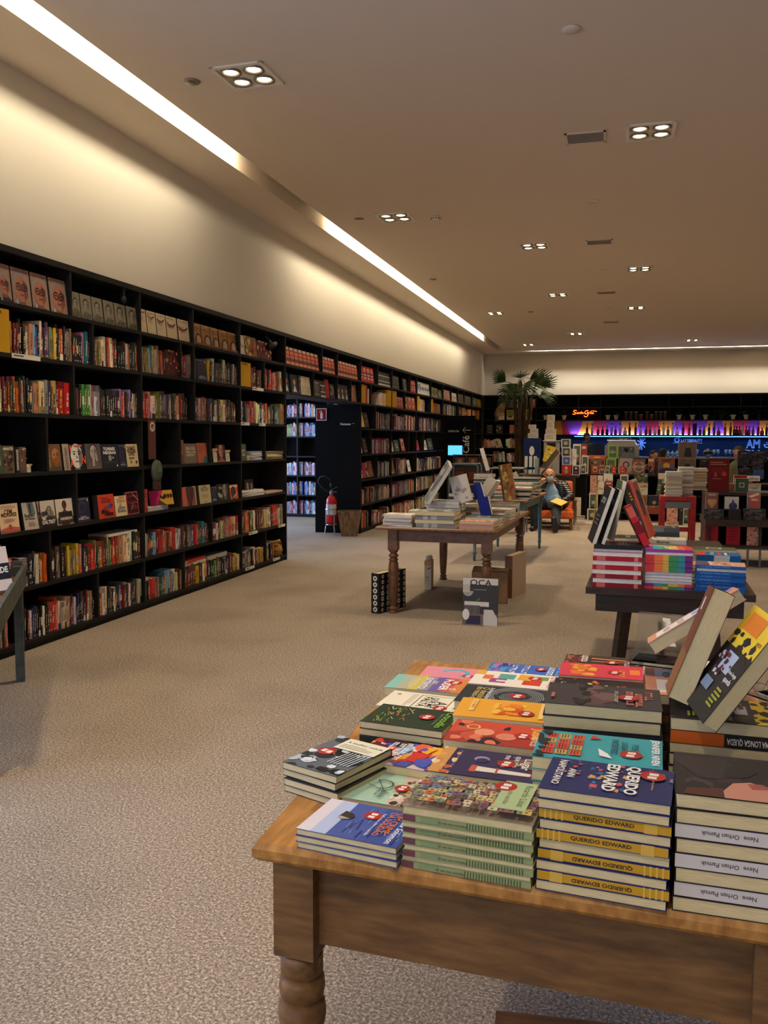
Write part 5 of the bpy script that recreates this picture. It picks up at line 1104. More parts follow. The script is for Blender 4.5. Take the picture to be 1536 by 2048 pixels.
stack(TF, .172, .44, -6, .205, .15, [(.02, S((150, 100, 120))), (.02, dict(dsg='abstract', **S((150, 100, 120))))], 'paperback with a multicoloured abstract painting', 'between the mint and the dark green books on the pine table')
gr = (28, 40, 32)
stack(TF, .135, .62, -4, .215, .155, [(.018, S(gr)), (.016, F(gr, 'Crocodilo', stc=(110, 130, 60), flip=True)), (.018, S(gr)), (.018, dict(dsg='croc', **S(gr)))], 'dark green paperback with a yellow-green title', 'near the left edge of the pine table', jit=.005)
stack(TF, .105, .825, -3, .215, .15, [(.016, S((220, 214, 190))), (.016, S((220, 214, 190))), (.016, dict(dsg='arte', **S((220, 214, 190))))], 'cream paperback with framed thin capitals', 'behind the dark green books on the pine table')
stack(TF, .075, 1.0, 1, .225, .15, [(.025, S((120, 170, 165))), (.025, dict(dsg='poder', **S((120, 170, 165))))], 'paperback with blurred rainbow colours and white capitals', 'behind the cream book on the pine table')
stack(TF, .103, 1.2, 3, .2, .15, [(.015, S((210, 120, 140))), (.015, dict(dsg='pink', **S((210, 120, 140))))], 'pink paperback with a turquoise arc', 'at the far left of the pine table')
li = (150, 158, 112)
bb = [(0, .1, (112, 66, 82)), (.14, .3, (132, 150, 110))]+[(.5+.022*i, .508+.022*i, (70, 92, 62)) for i in range(20)]
it = []
for i in range(5): it += [(.0115, F(li, 'O céu dos suicidas', stc=(84, 96, 74), bands=bb, stw=.22, stx=.28, sth=.35)), (.0095, S(li))]
stack(TF, .42, .078, -2, .236, .158, it[:-1]+[(.015, dict(dsg='stamps', **S(li)))], 'paperback patterned with postage stamps', 'at the front of the pine table, left of the navy books', jit=.0025, rj=.8)
pu = (34, 32, 66)
stack(TF, .398, .29, -1, .222, .15, [(.034, S(pu)), (.026, F(pu, 'Lugar que não me disse', stc=(170, 170, 190), flip=True, stw=.4, stx=.3, sth=.4)), (.038, dict(dsg='lighthouse', **S(pu)))], 'purple book with a lighthouse beam and white script', 'behind the stamp-patterned books')
stack(TF, .378, .5, 0, .225, .15, rep(3, .024, S((200, 90, 60)))+[(.02, dict(dsg='redgirls', **S((200, 90, 60))))], 'red paperback with drawn faces', 'behind the lighthouse book')
yy = (226, 160, 50)
stack(TF, .358, .66, 3, .222, .156, rep(3, .026, S(yy))+[(.022, dict(dsg='splash', **S(yy)))], 'yellow paperback with an orange ink splash', 'behind the red book with faces')
stack(TF, .322, .87, 0, .238, .165, rep(2, .024, S((40, 44, 52)))+[(.024, dict(dsg='swirl', **S((40, 44, 52))))], 'black paperback with a grey whirlpool', 'behind the yellow ink splash book')
stack(TF, .312, 1.1, 0, .245, .155, [(.026, S((226, 218, 206))), (.03, dict(dsg='letters', **S((226, 218, 206))))], 'white paperback with coloured block letters', 'behind the whirlpool book')
stack(TF, .318, 1.28, 0, .235, .13, [(.02, S((60, 96, 180))), (.02, dict(dsg='blues', **S((60, 96, 180))))], 'blue paperback with pink and turquoise streaks', 'at the far end of the pine table')
nv, ye = (40, 46, 100), (196, 150, 40)
def yb(fl): return F(ye, 'QUERIDO EDWARD', stc=(52, 44, 50), flip=fl, cc=nv, stw=.46, stx=.27, sth=.46, bands=[(.04+.045*i, .055+.045*i, (214, 176, 80)) for i in range(4)]+[(.8, .9, (212, 172, 76))])
it = [(.0175, S(nv)), (.0175, yb(True)), (.0175, S(nv)), (.0175, yb(True)), (.0175, S(nv)), (.0175, yb(False)), (.0175, S(nv)), (.0175, yb(False)), (.0175, S(nv)), (.0175, dict(dsg='querido', **S(nv)))]
stack(TF, .652, .078, -2, .216, .155, it, 'navy book with a yellow spine and cream capitals', 'at the front of the pine table, centre', jit=.003, rj=.8)
te = (54, 140, 150)
stack(TF, .622, .252, 1, .238, .16, rep(6, .0242, S(te))+[(.0242, dict(dsg='niven', **S(te)))], 'teal paperback with a drawn red castle', 'behind the navy books')
dk = (50, 46, 50)
stack(TF, .612, .50, 3, .245, .165, rep(5, .026, S(dk))+[(.02, F(dk, None)), (.026, S(dk)), (.026, dict(dsg='companhia', **S(dk)))], 'dark grey book with a salmon script title', 'behind the teal book', jit=.004)
stack(TF, .575, .78, 2, .24, .15, rep(3, .03, S((170, 40, 120)))+[(.012, dict(dsg='magenta', **S((170, 40, 120))))], 'magenta paperback with black scribbles', 'behind the dark grey script book')
stack(TF, .565, .97, 2, .24, .15, rep(3, .028, S((50, 40, 44)))+[(.006, dict(dsg='flowers', **S((50, 40, 44))))], 'black paperback strewn with small flowers', 'behind the magenta book')
stack(TF, .56, 1.17, 3, .238, .15, rep(3, .026, S((196, 60, 80)))+[(.008, dict(dsg='pinkyellow', **S((196, 60, 80))))], 'hot pink paperback with yellow shapes', 'behind the flowered black book')
stack(TF, .55, 1.37, 2, .238, .15, rep(2, .026, S((70, 50, 48)))+[(.012, dict(dsg='hands', **S((70, 50, 48))))], 'dark brown paperback with matchstick-like figures', 'far end of the pine table, right of blue')
# right column
wh = (206, 200, 200)
def nvb(): return F(wh, 'Neve  Orhan Pamuk', stc=(90, 84, 88), flip=True, stw=.3, stx=.56, sth=.32, cc=(44, 36, 38))
it = [(.0245, S((44, 36, 38))), (.0245, nvb()), (.0245, S((44, 36, 38))), (.0245, nvb()), (.0245, S((44, 36, 38))), (.0245, nvb()), (.0245, S((44, 36, 38))), (.024, dict(dsg='neve', **S((44, 36, 38))))]
stack(TF, .905, .107, 1, .285, .20, it, 'thick black book with a pale face on the cover', 'at the right front of the pine table', jit=.002, rj=.5)
ob = (40, 36, 32)
it = [(.025, S(ob))]*5+[(.022, S(ob)), (.026, F(ob, 'UMA LONGA QUEDA', stc=(225, 220, 205), flip=True, bands=[(.61, 1.0, (206, 96, 34))], stw=.32, stx=.27, sth=.6)), (.026, dict(dsg='hornby', **S(ob)))]
zt_, _ = stack(TF, .885, .49, 1, .265, .17, it, 'thick dark book with a yellow and orange top cover', 'behind the pale face books', jit=.002, rj=.5)
br = (112, 70, 46)
it = [(.022, F(br if i % 2 else (70, 50, 40), None)) for i in range(7)]+[(.022, dict(dsg='purplebook', **S((200, 140, 110))))]
zt2, _ = stack(TF, .82, .73, 3, .245, .16, it, 'brown-edged book', 'under the clear stand at the right of the pine table', jit=.006, rj=2)
stack(TF, .81, .93, 3, .24, .15, rep(6, .022, S((120, 84, 60)))+[(.02, dict(dsg='purplebook', **S((200, 140, 110))))], 'orange and purple paperback', 'behind the clear stand on the pine table')
stack(TF, .80, 1.13, 2, .24, .155, rep(5, .022, S((206, 200, 190)))+[(.02, dict(dsg='whitecov', **S((206, 200, 190))))], 'pale paperback', 'right of the magenta book on the pine table')
# the books leaning on the clear stand
lean((.143, 1.985, .985), (math.sin(.36), .10, math.cos(.36)), (-.95, .06, .33), .25, .165, .044, 'brownstripe', 'very thick book with brown and red cover, leaning steeply on the clear stand', sc=(104, 62, 40), cc=(112, 68, 44))
lean((.172, 1.862, .985), (math.sin(.60), .06, math.cos(.60)), (-.84, -.16, .5), .245, .165, .032, 'hornby', 'thick book with yellow and black cover, leaning low on the clear stand', sc=(150, 70, 36), cc=(60, 48, 40))
lean((.085, 2.28, 1.02), (.82, .06, .57), (-.5, .12, .85), .25, .155, .03, 'purplebook', 'lilac and orange paperback leaning behind the thick brown book', sc=(90, 80, 160), cc=(206, 150, 120))
def stand(loc, rz, w, d, h, label, name='book_stand', tilt=.5):
    t = empty(name, loc, rz, label, 'book stand')
    b = MB(); b.quad((-w/2, 0, .003), (w/2, 0, .003), (w/2, d, .003), (-w/2, d, .003)); b.box(-w/2, 0, 0, w/2, d, .003); b.build('foot', M['acrylic'], t)
    b = MB(); s = math.tan(tilt)*h
    b.add([(-w/2, .02, .003), (w/2, .02, .003), (w/2, .02+s, h), (-w/2, .02+s, h), (-w/2, .023, .003), (w/2, .023, .003), (w/2, .023+s, h), (-w/2, .023+s, h)], [(0, 1, 2, 3), (7, 6, 5, 4), (0, 4, 5, 1), (1, 5, 6, 2), (2, 6, 7, 3), (3, 7, 4, 0)]); b.build('back_rest', M['acrylic'], t)
    b = MB(); b.box(-w/2, -.03, .0, w/2, -.027, .035); b.box(-w/2, -.03, 0, w/2, 0, .003); b.build('lip', M['acrylic'], t)
    b = MB(); b.bar((0, .03+s, h*.9), (0, d+.12, .004), .02, .003); b.build('strut', M['acrylic'], t)
    return t
stand((.34, 2.04, zt_+.001), -.9, .13, .1, .19, 'clear acrylic book stand on the right of the pine table')
stand((.10, 2.36, .965), -.2, .14, .1, .12, 'small clear stand holding the lilac paperback')
b = MB(); b.box(-.17, -.12, 0, .17, .12, .03)
t = empty('wooden_board', (-.1, 2.10, 0), .1, 'low wooden board lying on the floor under the pine table', 'board'); b.build('body', M['midwood'], t)
b = MB(); b.box(-.18, -.13, .03, .18, .13, .042); b.build('cap', M['midwood'], t)
# ---- dark trestle table on the right
TR = Matrix.Translation((-.15, 4.70, 0)) @ Matrix.Rotation(math.radians(-1.5), 4, 'Z')
t = empty('display_table', TR.translation, math.radians(-1.5), 'dark brown trestle table carrying red and rainbow book piles', 'table')
b = MB(); b.box(-.03, -.02, .745, .80, 2.45, .78); b.build('tabletop', M['dark'], t)
b = MB(); b.box(.02, .02, .65, .75, .05, .745); b.box(.02, 2.3, .65, .75, 2.33, .745); b.box(.02, .05, .65, .05, 2.3, .745); b.box(.72, .05, .65, .75, 2.3, .745); b.build('apron', M['dark'], t)
for x, dx, y in ((.17, -.07, .12), (.17, -.07, 1.9), (.60, .07, .12), (.60, .07, 1.9)): b = MB(); b.bar((x, y, .66), (x+dx, y+.1, 0), .06, .045); b.build('leg', M['dark'], t)
b = MB(); b.bar((.13, .17, .2), (.64, .17, .2), .03, .04); b.bar((.38, .17, .2), (.38, 2.0, .2), .03, .04); b.build('stretcher', M['dark'], t)
I4 = Matrix()
rd = (168, 22, 40)
it = []
for i in range(4): it += [(.022, F(rd if i > 1 else (130, 22, 36), 'Karl Marx' if False else None, bands=[(.08, .26, (200, 96, 90)), (.84, .92, (206, 110, 100))])), (.024, dict(paper='paperw', **S(rd)))]
zr, _ = stack(I4, -.02, 4.80, -1.5, .25, .19, it, 'thick red hardback with white page edges', 'at the front left of the dark trestle table', group='red hardbacks in the front pile', jit=.004)
zr2, _ = stack(I4, -.02, 4.81, -1, .245, .185, [(.012, F((190, 190, 192), None)), (.02, dict(dsg='blackcov', **F((28, 26, 28), None)))], 'black hardback', 'over the red hardbacks on the trestle table', z0=zr)
stack(I4, -.03, 5.06, 1, .24, .19, rep(7, .025, S(rd))+[(.02, dict(dsg='redcov', **S(rd)))], 'red hardback', 'second pile along the left edge of the trestle table')
bands = [(0, .2, (206, 56, 66)), (.2, .38, (226, 120, 66)), (.38, .5, (214, 170, 70)), (.5, .7, (60, 140, 90)), (.7, .84, (50, 140, 150)), (.84, 1, (110, 44, 120))]
it = [(.0145, F((206, 56, 66), None, bands=bands)), (.0145, F((206, 56, 66), None, bands=[(a, c, bands[5-i][2]) for i, (a, c, q) in enumerate(bands)]))]+[(.0145, dict(paper='paperw', **S((180, 150, 190))))]*4+[(.0145, F((206, 56, 66), None, bands=bands))]*6+[(.0145, dict(paper='paperw', **S((190, 120, 170)))), (.0145, dict(dsg='pride', up='-x', **F((150, 60, 150), None)))]
stack(I4, .235, 4.80, -1, .235, .16, it, 'paperback with a rainbow striped cover and spine', 'at the front of the dark trestle table', jit=.002, rj=.6)
bl = (26, 84, 150)
it = [(.0165, F(bl, 'JOE BIDEN  EVAN OSNOS', stc=(110, 160, 210), stw=.6, stx=.1, sth=.4))]*6+[(.016, dict(paper='paperw', **S(bl))), (.016, dict(dsg='bidenface', up='-x', **F(bl, 'JOE BIDEN  EVAN OSNOS', stc=(130, 176, 220), stw=.6, stx=.1, sth=.4)))]
stack(I4, .49, 4.80, -5, .24, .165, it, 'paperback with a blue spine and a close-up face', 'at the front right of the trestle table', jit=.008, rj=2)
stack(I4, .49, 5.06, -4, .235, .16, rep(5, .016, S((200, 196, 176)))+[(.014, dict(dsg='creamcov', up='-x', **F((200, 196, 176), None)))], 'cream paperback with grey-green lettering', 'behind the blue-spined faces')
it = [(.018, F((30, 96, 170), None, bands=[(.4, .75, (200, 214, 230))]))]*5+[(.018, dict(dsg='bluecov', up='-x', **F((30, 96, 170), None, bands=[(.4, .75, (200, 214, 230))])))]
stack(I4, .54, 5.42, -3, .24, .165, it, 'blue and red paperback', 'third along the right side of the trestle table', jit=.008)
stack(I4, .56, 5.85, -3, .25, .17, rep(4, .018, S((190, 190, 160)))+[(.018, dict(dsg='greencov', **S((190, 190, 160))))], 'pale green edged book', 'farthest on the right side of the trestle table')
stack(I4, .25, 5.32, -1, .235, .17, [(.03, S((196, 60, 66)))]*4+[(.03, dict(dsg='lenin', up='-x', **F((200, 186, 182), 'LENIN', stc=(186, 34, 40), stw=.5, stx=.24, sth=.8, cc=(196, 70, 74))))], 'thick hardback with large red capitals on the spine', 'behind the rainbow paperbacks')
stack(I4, .26, 5.75, -1, .24, .17, [(.025, S((150, 140, 136)))]*5+[(.028, dict(dsg='creamcov', up='-x', **F((200, 192, 182), 'Bauman', stc=(34, 30, 30), stw=.32, stx=.28, sth=.6)))], 'white book with a short black name on the spine', 'third along the middle of the trestle table')
stack(I4, .24, 6.2, -1, .25, .18, [(.026, F((70, 66, 66), None))]*6+[(.028, dict(dsg='darkcov', **F((90, 88, 88), None, bands=[(.1, .6, (130, 128, 126))])))], 'charcoal book', 'farthest along the middle of the trestle table')
stack(I4, -.03, 5.5, 1, .24, .18, [(.026, F((40, 36, 38), None))]*6+[(.028, dict(dsg='blackcov', **S((40, 36, 38))))], 'black book', 'third along the left edge of the trestle table')
# books leaning together like a tent over the red pile
ztp = zr2+.001
lean((-.150, 4.84, ztp), (.30, .02, .95), (-.95, -.15, .3), .31, .21, .022, 'blackcov', 'black hardback at the outer left of the leaning tent of books', sc=(26, 24, 26), cc=(30, 28, 30), paper='paperw')
lean((-.105, 4.83, ztp), (.29, .02, .95), (-.95, -.15, .3), .30, .205, .02, 'blackcov', 'black hardback with bright page edges, second in the leaning tent', sc=(26, 24, 26), cc=(30, 28, 30), paper='paperw')
lean((-.06, 5.02, ztp), (.18, .02, .97), (-.95, -.15, .3), .33, .2, .022, 'greencov', 'pale green edged hardback behind the leaning black pair', sc=(150, 160, 130), cc=(150, 156, 130), paper='paperw')
lean((.085, 4.80, ztp-.02), (-.42, .02, .88), (.6, -.75, .2), .235, .035, .15, None, 'red hardback with its spine facing out, leaning left in front of the tent', sc=(190, 30, 44), cc=(190, 30, 44), paper='paperw') if False else None
o = lean((.105, 4.86, ztp-.018), (-.44, .04, .88), (.86, .1, .44), .235, .15, .036, 'redcov', 'red hardback with its spine facing out, leaning left in front of the tent', spine='b', sc=(190, 30, 44), cc=(186, 26, 40), bands=[(.05, .3, (206, 90, 90)), (.42, .7, (120, 20, 30))], paper='paperw')
lean((.115, 5.06, ztp), (-.36, .02, .93), (.93, -.2, .3), .32, .2, .024, 'bw', 'black and white hardback leaning at the right side of the tent', sc=(60, 58, 56), cc=(70, 66, 64), paper='paperw')
lean((.145, 5.16, ztp), (-.34, .02, .93), (.93, -.2, .3), .34, .2, .02, 'redportrait', 'tall hardback with a red top, at the back right of the tent', sc=(190, 40, 40), cc=(180, 170, 160), paper='paperw')
# ---- stained table in the middle
TM = Matrix.Translation((-2.115, 7.44, 0)) @ Matrix.Rotation(math.radians(-1.6), 4, 'Z')
table('display_table', [(0, 0), (1.075, 0), (1.075, 2.15), (0, 2.15)], TM, .78, .028, M['midtop'], M['midwood'], [(.145, .09), (.985, .09), (.985, 2.06), (.145, 2.06)], .085, .185, .046, 1, .105, 'brown wooden table with turned legs in the middle of the shop')
NM = 'on the middle table'
def vs(n, t, cols, top, tc=(200, 196, 190), **k):
    r = random.Random(n*31+int(t*1000)); o = [(t*r.uniform(.8, 1.2), (F(r.choice(cols), None) if r.random() < .5 else dict(paper='paperw', **S(r.choice(cols))))) for i in range(n-1)]
    return o+[(t, dict(dsg=top, paper='paperw', **S(tc)))]
WHT = [(214, 210, 204), (196, 192, 190), (226, 220, 214)]; GRY = [(120, 122, 122), (150, 150, 146), (96, 98, 100)]
stack(TM, .19, .16, -3, .27, .2, vs(7, .014, WHT, 'whitecov'), 'white magazine-like book', 'at the left front corner of the middle table', jit=.014, rj=5)
gk = (128, 130, 128)
it = [(.036, F(gk, None, bands=[(.2, .32, (176, 178, 176)), (.4, .55, (170, 172, 170))])), (.034, S(gk)), (.036, F(gk, None, bands=[(.2, .32, (176, 178, 176)), (.4, .55, (170, 172, 170))])), (.036, dict(dsg='artgrey', **S(gk)))]
stack(TM, .53, .17, 0, .35, .27, it, 'very thick grey art book', 'at the front of the middle table', jit=.006)
stack(TM, .905, .14, -2, .30, .22, [(.022, F((196, 150, 130), None)), (.022, F((190, 140, 124), None)), (.022, dict(dsg='pinkpat', **S((196, 150, 130))))], 'large pink patterned book', 'at the right front corner of the middle table')
stack(TM, .16, .5, 3, .26, .2, vs(4, .018, WHT+[(196, 130, 110)], 'pinkpat'), 'pale pink book', 'second along the left edge of the middle table', jit=.01, rj=4)
stack(TM, .5, .56, 0, .32, .25, vs(7, .03, GRY+WHT, 'artgrey'), 'grey art book', 'behind the very thick grey books', jit=.012, rj=3)
stack(TM, .9, .42, -3, .30, .22, vs(3, .026, [(60, 76, 60), (200, 196, 180)], 'greencov'), 'green book with a pale rectangle', 'second along the right edge of the middle table')
stack(TM, .88, .76, 2, .30, .22, vs(4, .024, [(90, 40, 36), (40, 44, 80), (196, 190, 180)], 'patterned'), 'dark red patterned book', 'third along the right edge of the middle table')
stack(TM, .92, 1.1, -4, .28, .22, vs(4, .026, [(60, 60, 64), (200, 196, 190)], 'whitecov'), 'white and black book', 'fourth along the right edge of the middle table')
stack(TM, .90, 1.5, 2, .30, .24, vs(5, .028, [(40, 40, 44), (210, 206, 200)], 'bw'), 'black and white striped book', 'farthest along the right edge of the middle table')
stack(TM, .6, .95, 6, .26, .2, vs(6, .026, [(150, 140, 124), (120, 110, 96)], 'creamcov'), 'beige book', 'in the middle of the middle table', jit=.01)
stack(TM, .2, .95, 0, .26, .2, vs(4, .02, WHT, 'whitecov'), 'white book', 'third along the left edge of the middle table')
stack(TM, .5, 1.45, 0, .28, .22, vs(8, .028, [(110, 104, 96), (60, 60, 60), (190, 180, 160)], 'darkcov'), 'dark mixed book', 'far middle of the middle table', jit=.01)
lean((-1.735, 7.92, .98), (.52, .0, .85), (-.85, -.3, .5), .40, .30, .035, 'artgrey', 'large grey picture book leaning right on the middle table', sc=(150, 148, 144), cc=(150, 148, 144), paper='paperw')
lean((-1.40, 7.95, .98), (-.26, .0, .96), (-.2, -.95, -.05), .25, .16, .05, 'whitecov', 'white thick book standing beside the grey leaning picture book', sc=(206, 196, 186), cc=(206, 196, 186), paper='paperw')
bl2 = (30, 44, 130)
lean((-1.20, 8.0, .86), (-.22, .0, .97), (-.3, -.95, 0), .17, .11, .03, plain(bl2), 'lower bright blue book leaning on the middle table', sc=bl2, paper='paperw')
lean((-1.27, 8.05, 1.01), (-.3, .0, .95), (-.3, -.95, 0), .14, .1, .03, plain(bl2), 'upper bright blue book leaning on the middle table', sc=bl2, paper='paperw')
lean((-1.25, 8.3, 1.03), (.5, .1, .85), (-.5, -.8, .3), .16, .12, .06, plain((196, 190, 176)), 'small beige box-like book tilted above the blue books', sc=(196, 190, 176), paper='paperw')
lean((-1.10, 8.75, .95), (-.16, .0, .98), (.93, -.35, 0), .36, .24, .02, 'collage', 'tall picture book with reddish leaves leaning on the middle table', sc=(90, 76, 60), cc=(90, 80, 60))
# things on the floor around the middle table
def floor_book(x, y, rz, w, h, t, dsg, label, side=(60, 60, 60), spine_d=None, tilt=.0):
    root = empty('large_book', (x, y, 0), 0, label, 'book'); root.rotation_euler = (-tilt, 0, rz)
    b = MB(); b.box(-w/2, 0, 0, w/2, .002, h, side); b.box(-w/2, t-.002, 0, w/2, t, h, side); b.box(-w/2, 0, 0, -w/2+.002, t, h, side)
    k = Canvas(b, (-w/2, -.0002, 0), (w, 0, 0), (0, 0, h), .0003); (D[dsg] if isinstance(dsg, str) else dsg)(k)
    if spine_d: k = Canvas(b, (-w/2-.0002, t, 0), (0, -t, 0), (0, 0, h), .0003); spine_d(k)
    b.build('cover', M['print'], root); p = MB(); p.box(-w/2+.002, .002, .002, w/2-.003, t-.002, h-.003); p.build('page_block', M['paper'], root); return root
floor_book(-1.135, 7.2, 0, .295, .395, .03, 'oca', 'large interiors book standing on the floor before the right table leg', tilt=.06)
def ic(k):
    k.rect(0, 0, 1, 1, (26, 26, 28))
    for i in range(6): k.ell(.5, .1+.155*i, .28, (206, 200, 190), n=8); k.ell(.5, .1+.155*i, .12, (40, 40, 44), n=6)
floor_book(-2.0, 7.62, math.radians(70), .42, .36, .085, 'icons', 'black box-like book with white drawings against the left table leg', (26, 26, 28), ic)
floor_book(-1.93, 8.78, math.radians(5), .07, .3, .2, 'creamcov', 'tall cream box file standing on the floor by the rear leg', (150, 140, 120))
b = MB(); b.box(-.025, .03, .30, .03, .16, .33); t = empty('crumpled_paper', (-1.93, 8.76, 0), 0, 'crumpled white paper on the cream box file', 'paper')
b = MB(); b.ball((0, .08, .325), (.036, .06, .028), 9, 6); o = b.build('sheet', M['paperw'], t)
for v in o.data.vertices: v.co += Vector((R.uniform(-.006, .006), R.uniform(-.006, .006), R.uniform(-.004, .008)))
t = empty('cardboard_box', (-1.22, 8.35, 0), .12, 'open cardboard box on the floor under the middle table', 'box')
b = MB()
for q in ((-.17, -.15, 0, .17, -.145, .3), (-.17, .145, 0, .17, .15, .3), (-.17, -.15, 0, -.165, .15, .3), (.165, -.15, 0, .17, .15, .3), (-.17, -.15, 0, .17, .15, .006)): b.box(*q)
b.build('body', M['carton'], t)
b = MB(); b.add([(-.17, -.15, .3), (.17, -.15, .3), (.15, -.24, .33), (-.15, -.25, .34)], [(0, 1, 2, 3)]); b.add([(-.17, .15, .3), (.17, .15, .3), (.16, .26, .28), (-.16, .26, .3)], [(0, 1, 2, 3)]); o = b.build('flap', M['carton'], t); md = o.modifiers.new('s', 'SOLIDIFY'); md.thickness = .004
floor_book(-.985, 8.72, math.radians(78), .42, .42, .075, plain((176, 150, 130)), 'large pale boxed book standing on the floor beside the cardboard box', (150, 110, 90), lambda k: k.rect(0, 0, 1, 1, (140, 100, 70)))
# ---- blue-legged table behind
TB = Matrix.Translation((-1.93, 10.98, 0)) @ Matrix.Rotation(math.radians(-3), 4, 'Z')
table('display_table', [(0, 0), (.78, 0), (.78, 1.8), (0, 1.8)], TB, .8, .03, M['midtop'], M['bluepaint'], [(.1, .1), (.7, .1), (.7, 1.66), (.1, 1.66)], .06, .17, .032, 2, .1, 'narrow table with blue turned legs behind the middle table')
MIX = [(60, 84, 70), (40, 40, 44), (120, 110, 96), (176, 120, 96), (190, 180, 160), (60, 70, 96)]
stack(TB, .2, .2, 0, .24, .2, vs(15, .022, [(34, 44, 36), (60, 70, 60), (110, 106, 92)], 'darkcov'), 'dark green edged book', 'tallest pile at the left of the blue-legged table', z0=.8, jit=.008)
stack(TB, .47, .14, 0, .25, .2, vs(7, .022, [(206, 96, 90), (70, 120, 130), (120, 150, 130)], 'pride'), 'pink and turquoise edged book', 'at the front of the blue-legged table', z0=.8, jit=.008)
stack(TB, .66, .3, 3, .26, .2, vs(7, .02, [(40, 44, 70), (190, 180, 150), (60, 50, 46)], 'whitecov'), 'dark and cream magazine', 'at the right front of the blue-legged table', z0=.8, jit=.02, rj=5)
stack(TB, .6, .62, 0, .3, .22, vs(10, .018, [(160, 150, 60), (200, 196, 180), (120, 60, 50)], 'pinkpat'), 'yellow and white magazine', 'second on the right of the blue-legged table', z0=.8, jit=.02, rj=5)
stack(TB, .6, 1.1, 0, .34, .24, vs(12, .02, [(90, 130, 120), (200, 196, 180), (60, 60, 60)], 'greencov'), 'pale green topped magazine', 'farthest pile on the blue-legged table', z0=.8, jit=.02, rj=4)
stack(TB, .3, .9, 0, .3, .22, vs(10, .02, WHT+[(150, 40, 40)], 'whitecov'), 'white and red edged book', 'far left of the blue-legged table', z0=.8, jit=.02, rj=4)
lean((-1.70, 11.3, 1.15), (-.3, .05, .95), (.3, -.95, 0), .3, .05, .02, 'whitecov', 'tall narrow white calendar leaning on the tallest pile', sc=(200, 196, 190), paper='paperw')
# ---- grey-green table cut by the left edge
t = empty('display_table', (-3.69, 4.70, 0), math.radians(-57), 'grey-green painted wooden table cut by the left edge of the view', 'table')
b = MB(); b.bar((0, 0, 0), (0, 0, .74), .052, .052); b.build('leg', M['greenpaint'], t)
b = MB(); b.bar((1.7, 0, 0), (1.7, 0, .74), .052, .052); b.build('leg', M['greenpaint'], t)
b = MB(); b.bar((.0, -.42, 0), (.0, -.42, .74), .052, .052); b.build('leg', M['greenpaint'], t)
b = MB(); b.bar((1.7, -.42, 0), (1.7, -.42, .74), .052, .052); b.build('leg', M['greenpaint'], t)
b = MB(); b.box(-.02, -.45, .66, 1.75, .02, .68); b.build('tray_floor', M['midwood'], t)
for q in ((-.09, .026, .62, 1.8, .05, .74), (-.05, -.47, .62, -.027, .026, .77), (-.03, -.49, .62, 1.8, -.466, .74)): b = MB(); b.box(*q); b.build('side_board', M['greenpaint'], t)
b = MB(); b.tube([(-.04, .05, .69), (-.04, .085, .69)], .012, 8); b.tube([(-.04, .05, .69), (-.04, .056, .69)], .024, 12); b.build('bolt', M['rubber'], t)
lean((-3.36, 4.10, .69), (-.30, .15, .95), (.75, -.6, .25), .25, .17, .03, 'verdade', 'white and navy paperback leaning on the grey-green table', sc=(206, 196, 190), paper='paperw')
for i in range(5):
    o = paperback(.22, .15, .02, plain((206, 84, 44)) if i == 4 else None, spine='b', sc=(206, 90, 60)); o.location = (-3.66, 4.42, .685+.0205*i+.04); o.rotation_euler = (0, 0, -.6+.05*i); tag(o, f'orange paperback, {ordw(5-i)} from top on the grey-green table', 'book', 'orange paperbacks on the grey-green table')
for i in range(4):
    o = paperback(.22, .15, .022, plain((90, 56, 140)) if i == 3 else None, spine='b', sc=(200, 196, 190), cc=(100, 70, 150), paper='paperw'); o.location = (-4.30, 5.05+.015*i, .47+.245+.0225*i); o.rotation_euler = (0, 0, .2-.05*i); tag(o, f'white-edged purple paperback, {ordw(4-i)} from top of the flat pile on the shelf', 'book', 'purple paperbacks lying over the shelved books')
# flat piles inside the near bookcase
def shelf_pile(x0, x1, lv, n, t_, cols, top, desc, dz=0, W_=.2, X=-4.3):
    z = ZL[lv]+dz; ya, yb_ = ycol(x0, z, X+.1), ycol(x1, z, X+.1); L = yb_-ya
    for i in range(n):
        c = cols[i % len(cols)]; o = paperback(L, W_, t_, top if i == n-1 else None, spine='f', sc=c, cc=c, paper='paperw'); o.location = (X, (ya+yb_)/2+R.uniform(-.006, .006), z+i*(t_+.0006)); o.rotation_euler = (0, 0, PI/2+R.uniform(-.04, .04))
        tag(o, f'{desc}, {ordw(n-i)} from top' if n > 1 else desc, 'book', desc)
shelf_pile(484, 500, 3, 3, .018, [(196, 180, 120)], 'creamcov', 'yellowish booklet in the small flat pile left of the blue one')
shelf_pile(502, 528, 3, 5, .02, [(196, 196, 196), (150, 160, 190), (180, 170, 180)], plain((60, 96, 140)), 'pale booklet under a blue cover, flat on the fourth shelf')
shelf_pile(532, 568, 3, 3, .03, [(120, 106, 80), (200, 190, 140), (110, 100, 84)], 'creamcov', 'brown and cream box-like book lying flat before the passage')
shelf_pile(483, 528, 2, 4, .016, WHT, 'whitecov', 'white magazine in the flat pile on the third shelf from floor')
shelf_pile(530, 570, 2, 2, .01, [(190, 150, 140), (210, 200, 190)], 'pinkpat', 'loose flyer pile at the end of the third shelf from floor')
shelf_pile(297, 336, 2, 3, .014, WHT, 'whitecov', 'white magazine under the pink paperbacks')
shelf_pile(373, 412, 0, 2, .03, [(200, 190, 160), (176, 50, 40)], plain((186, 60, 40)), 'thick book lying over the bottom shelf spines, left', .2)
shelf_pile(418, 455, 0, 1, .045, [(170, 164, 150)], plain((120, 120, 120)), 'thick grey-edged book lying over the bottom shelf spines, right', .2)
shelf_pile(215, 275, 1, 1, .02, [(220, 214, 200)], plain((214, 206, 190)), 'white paper block lying over the spines, second shelf from floor', .245)
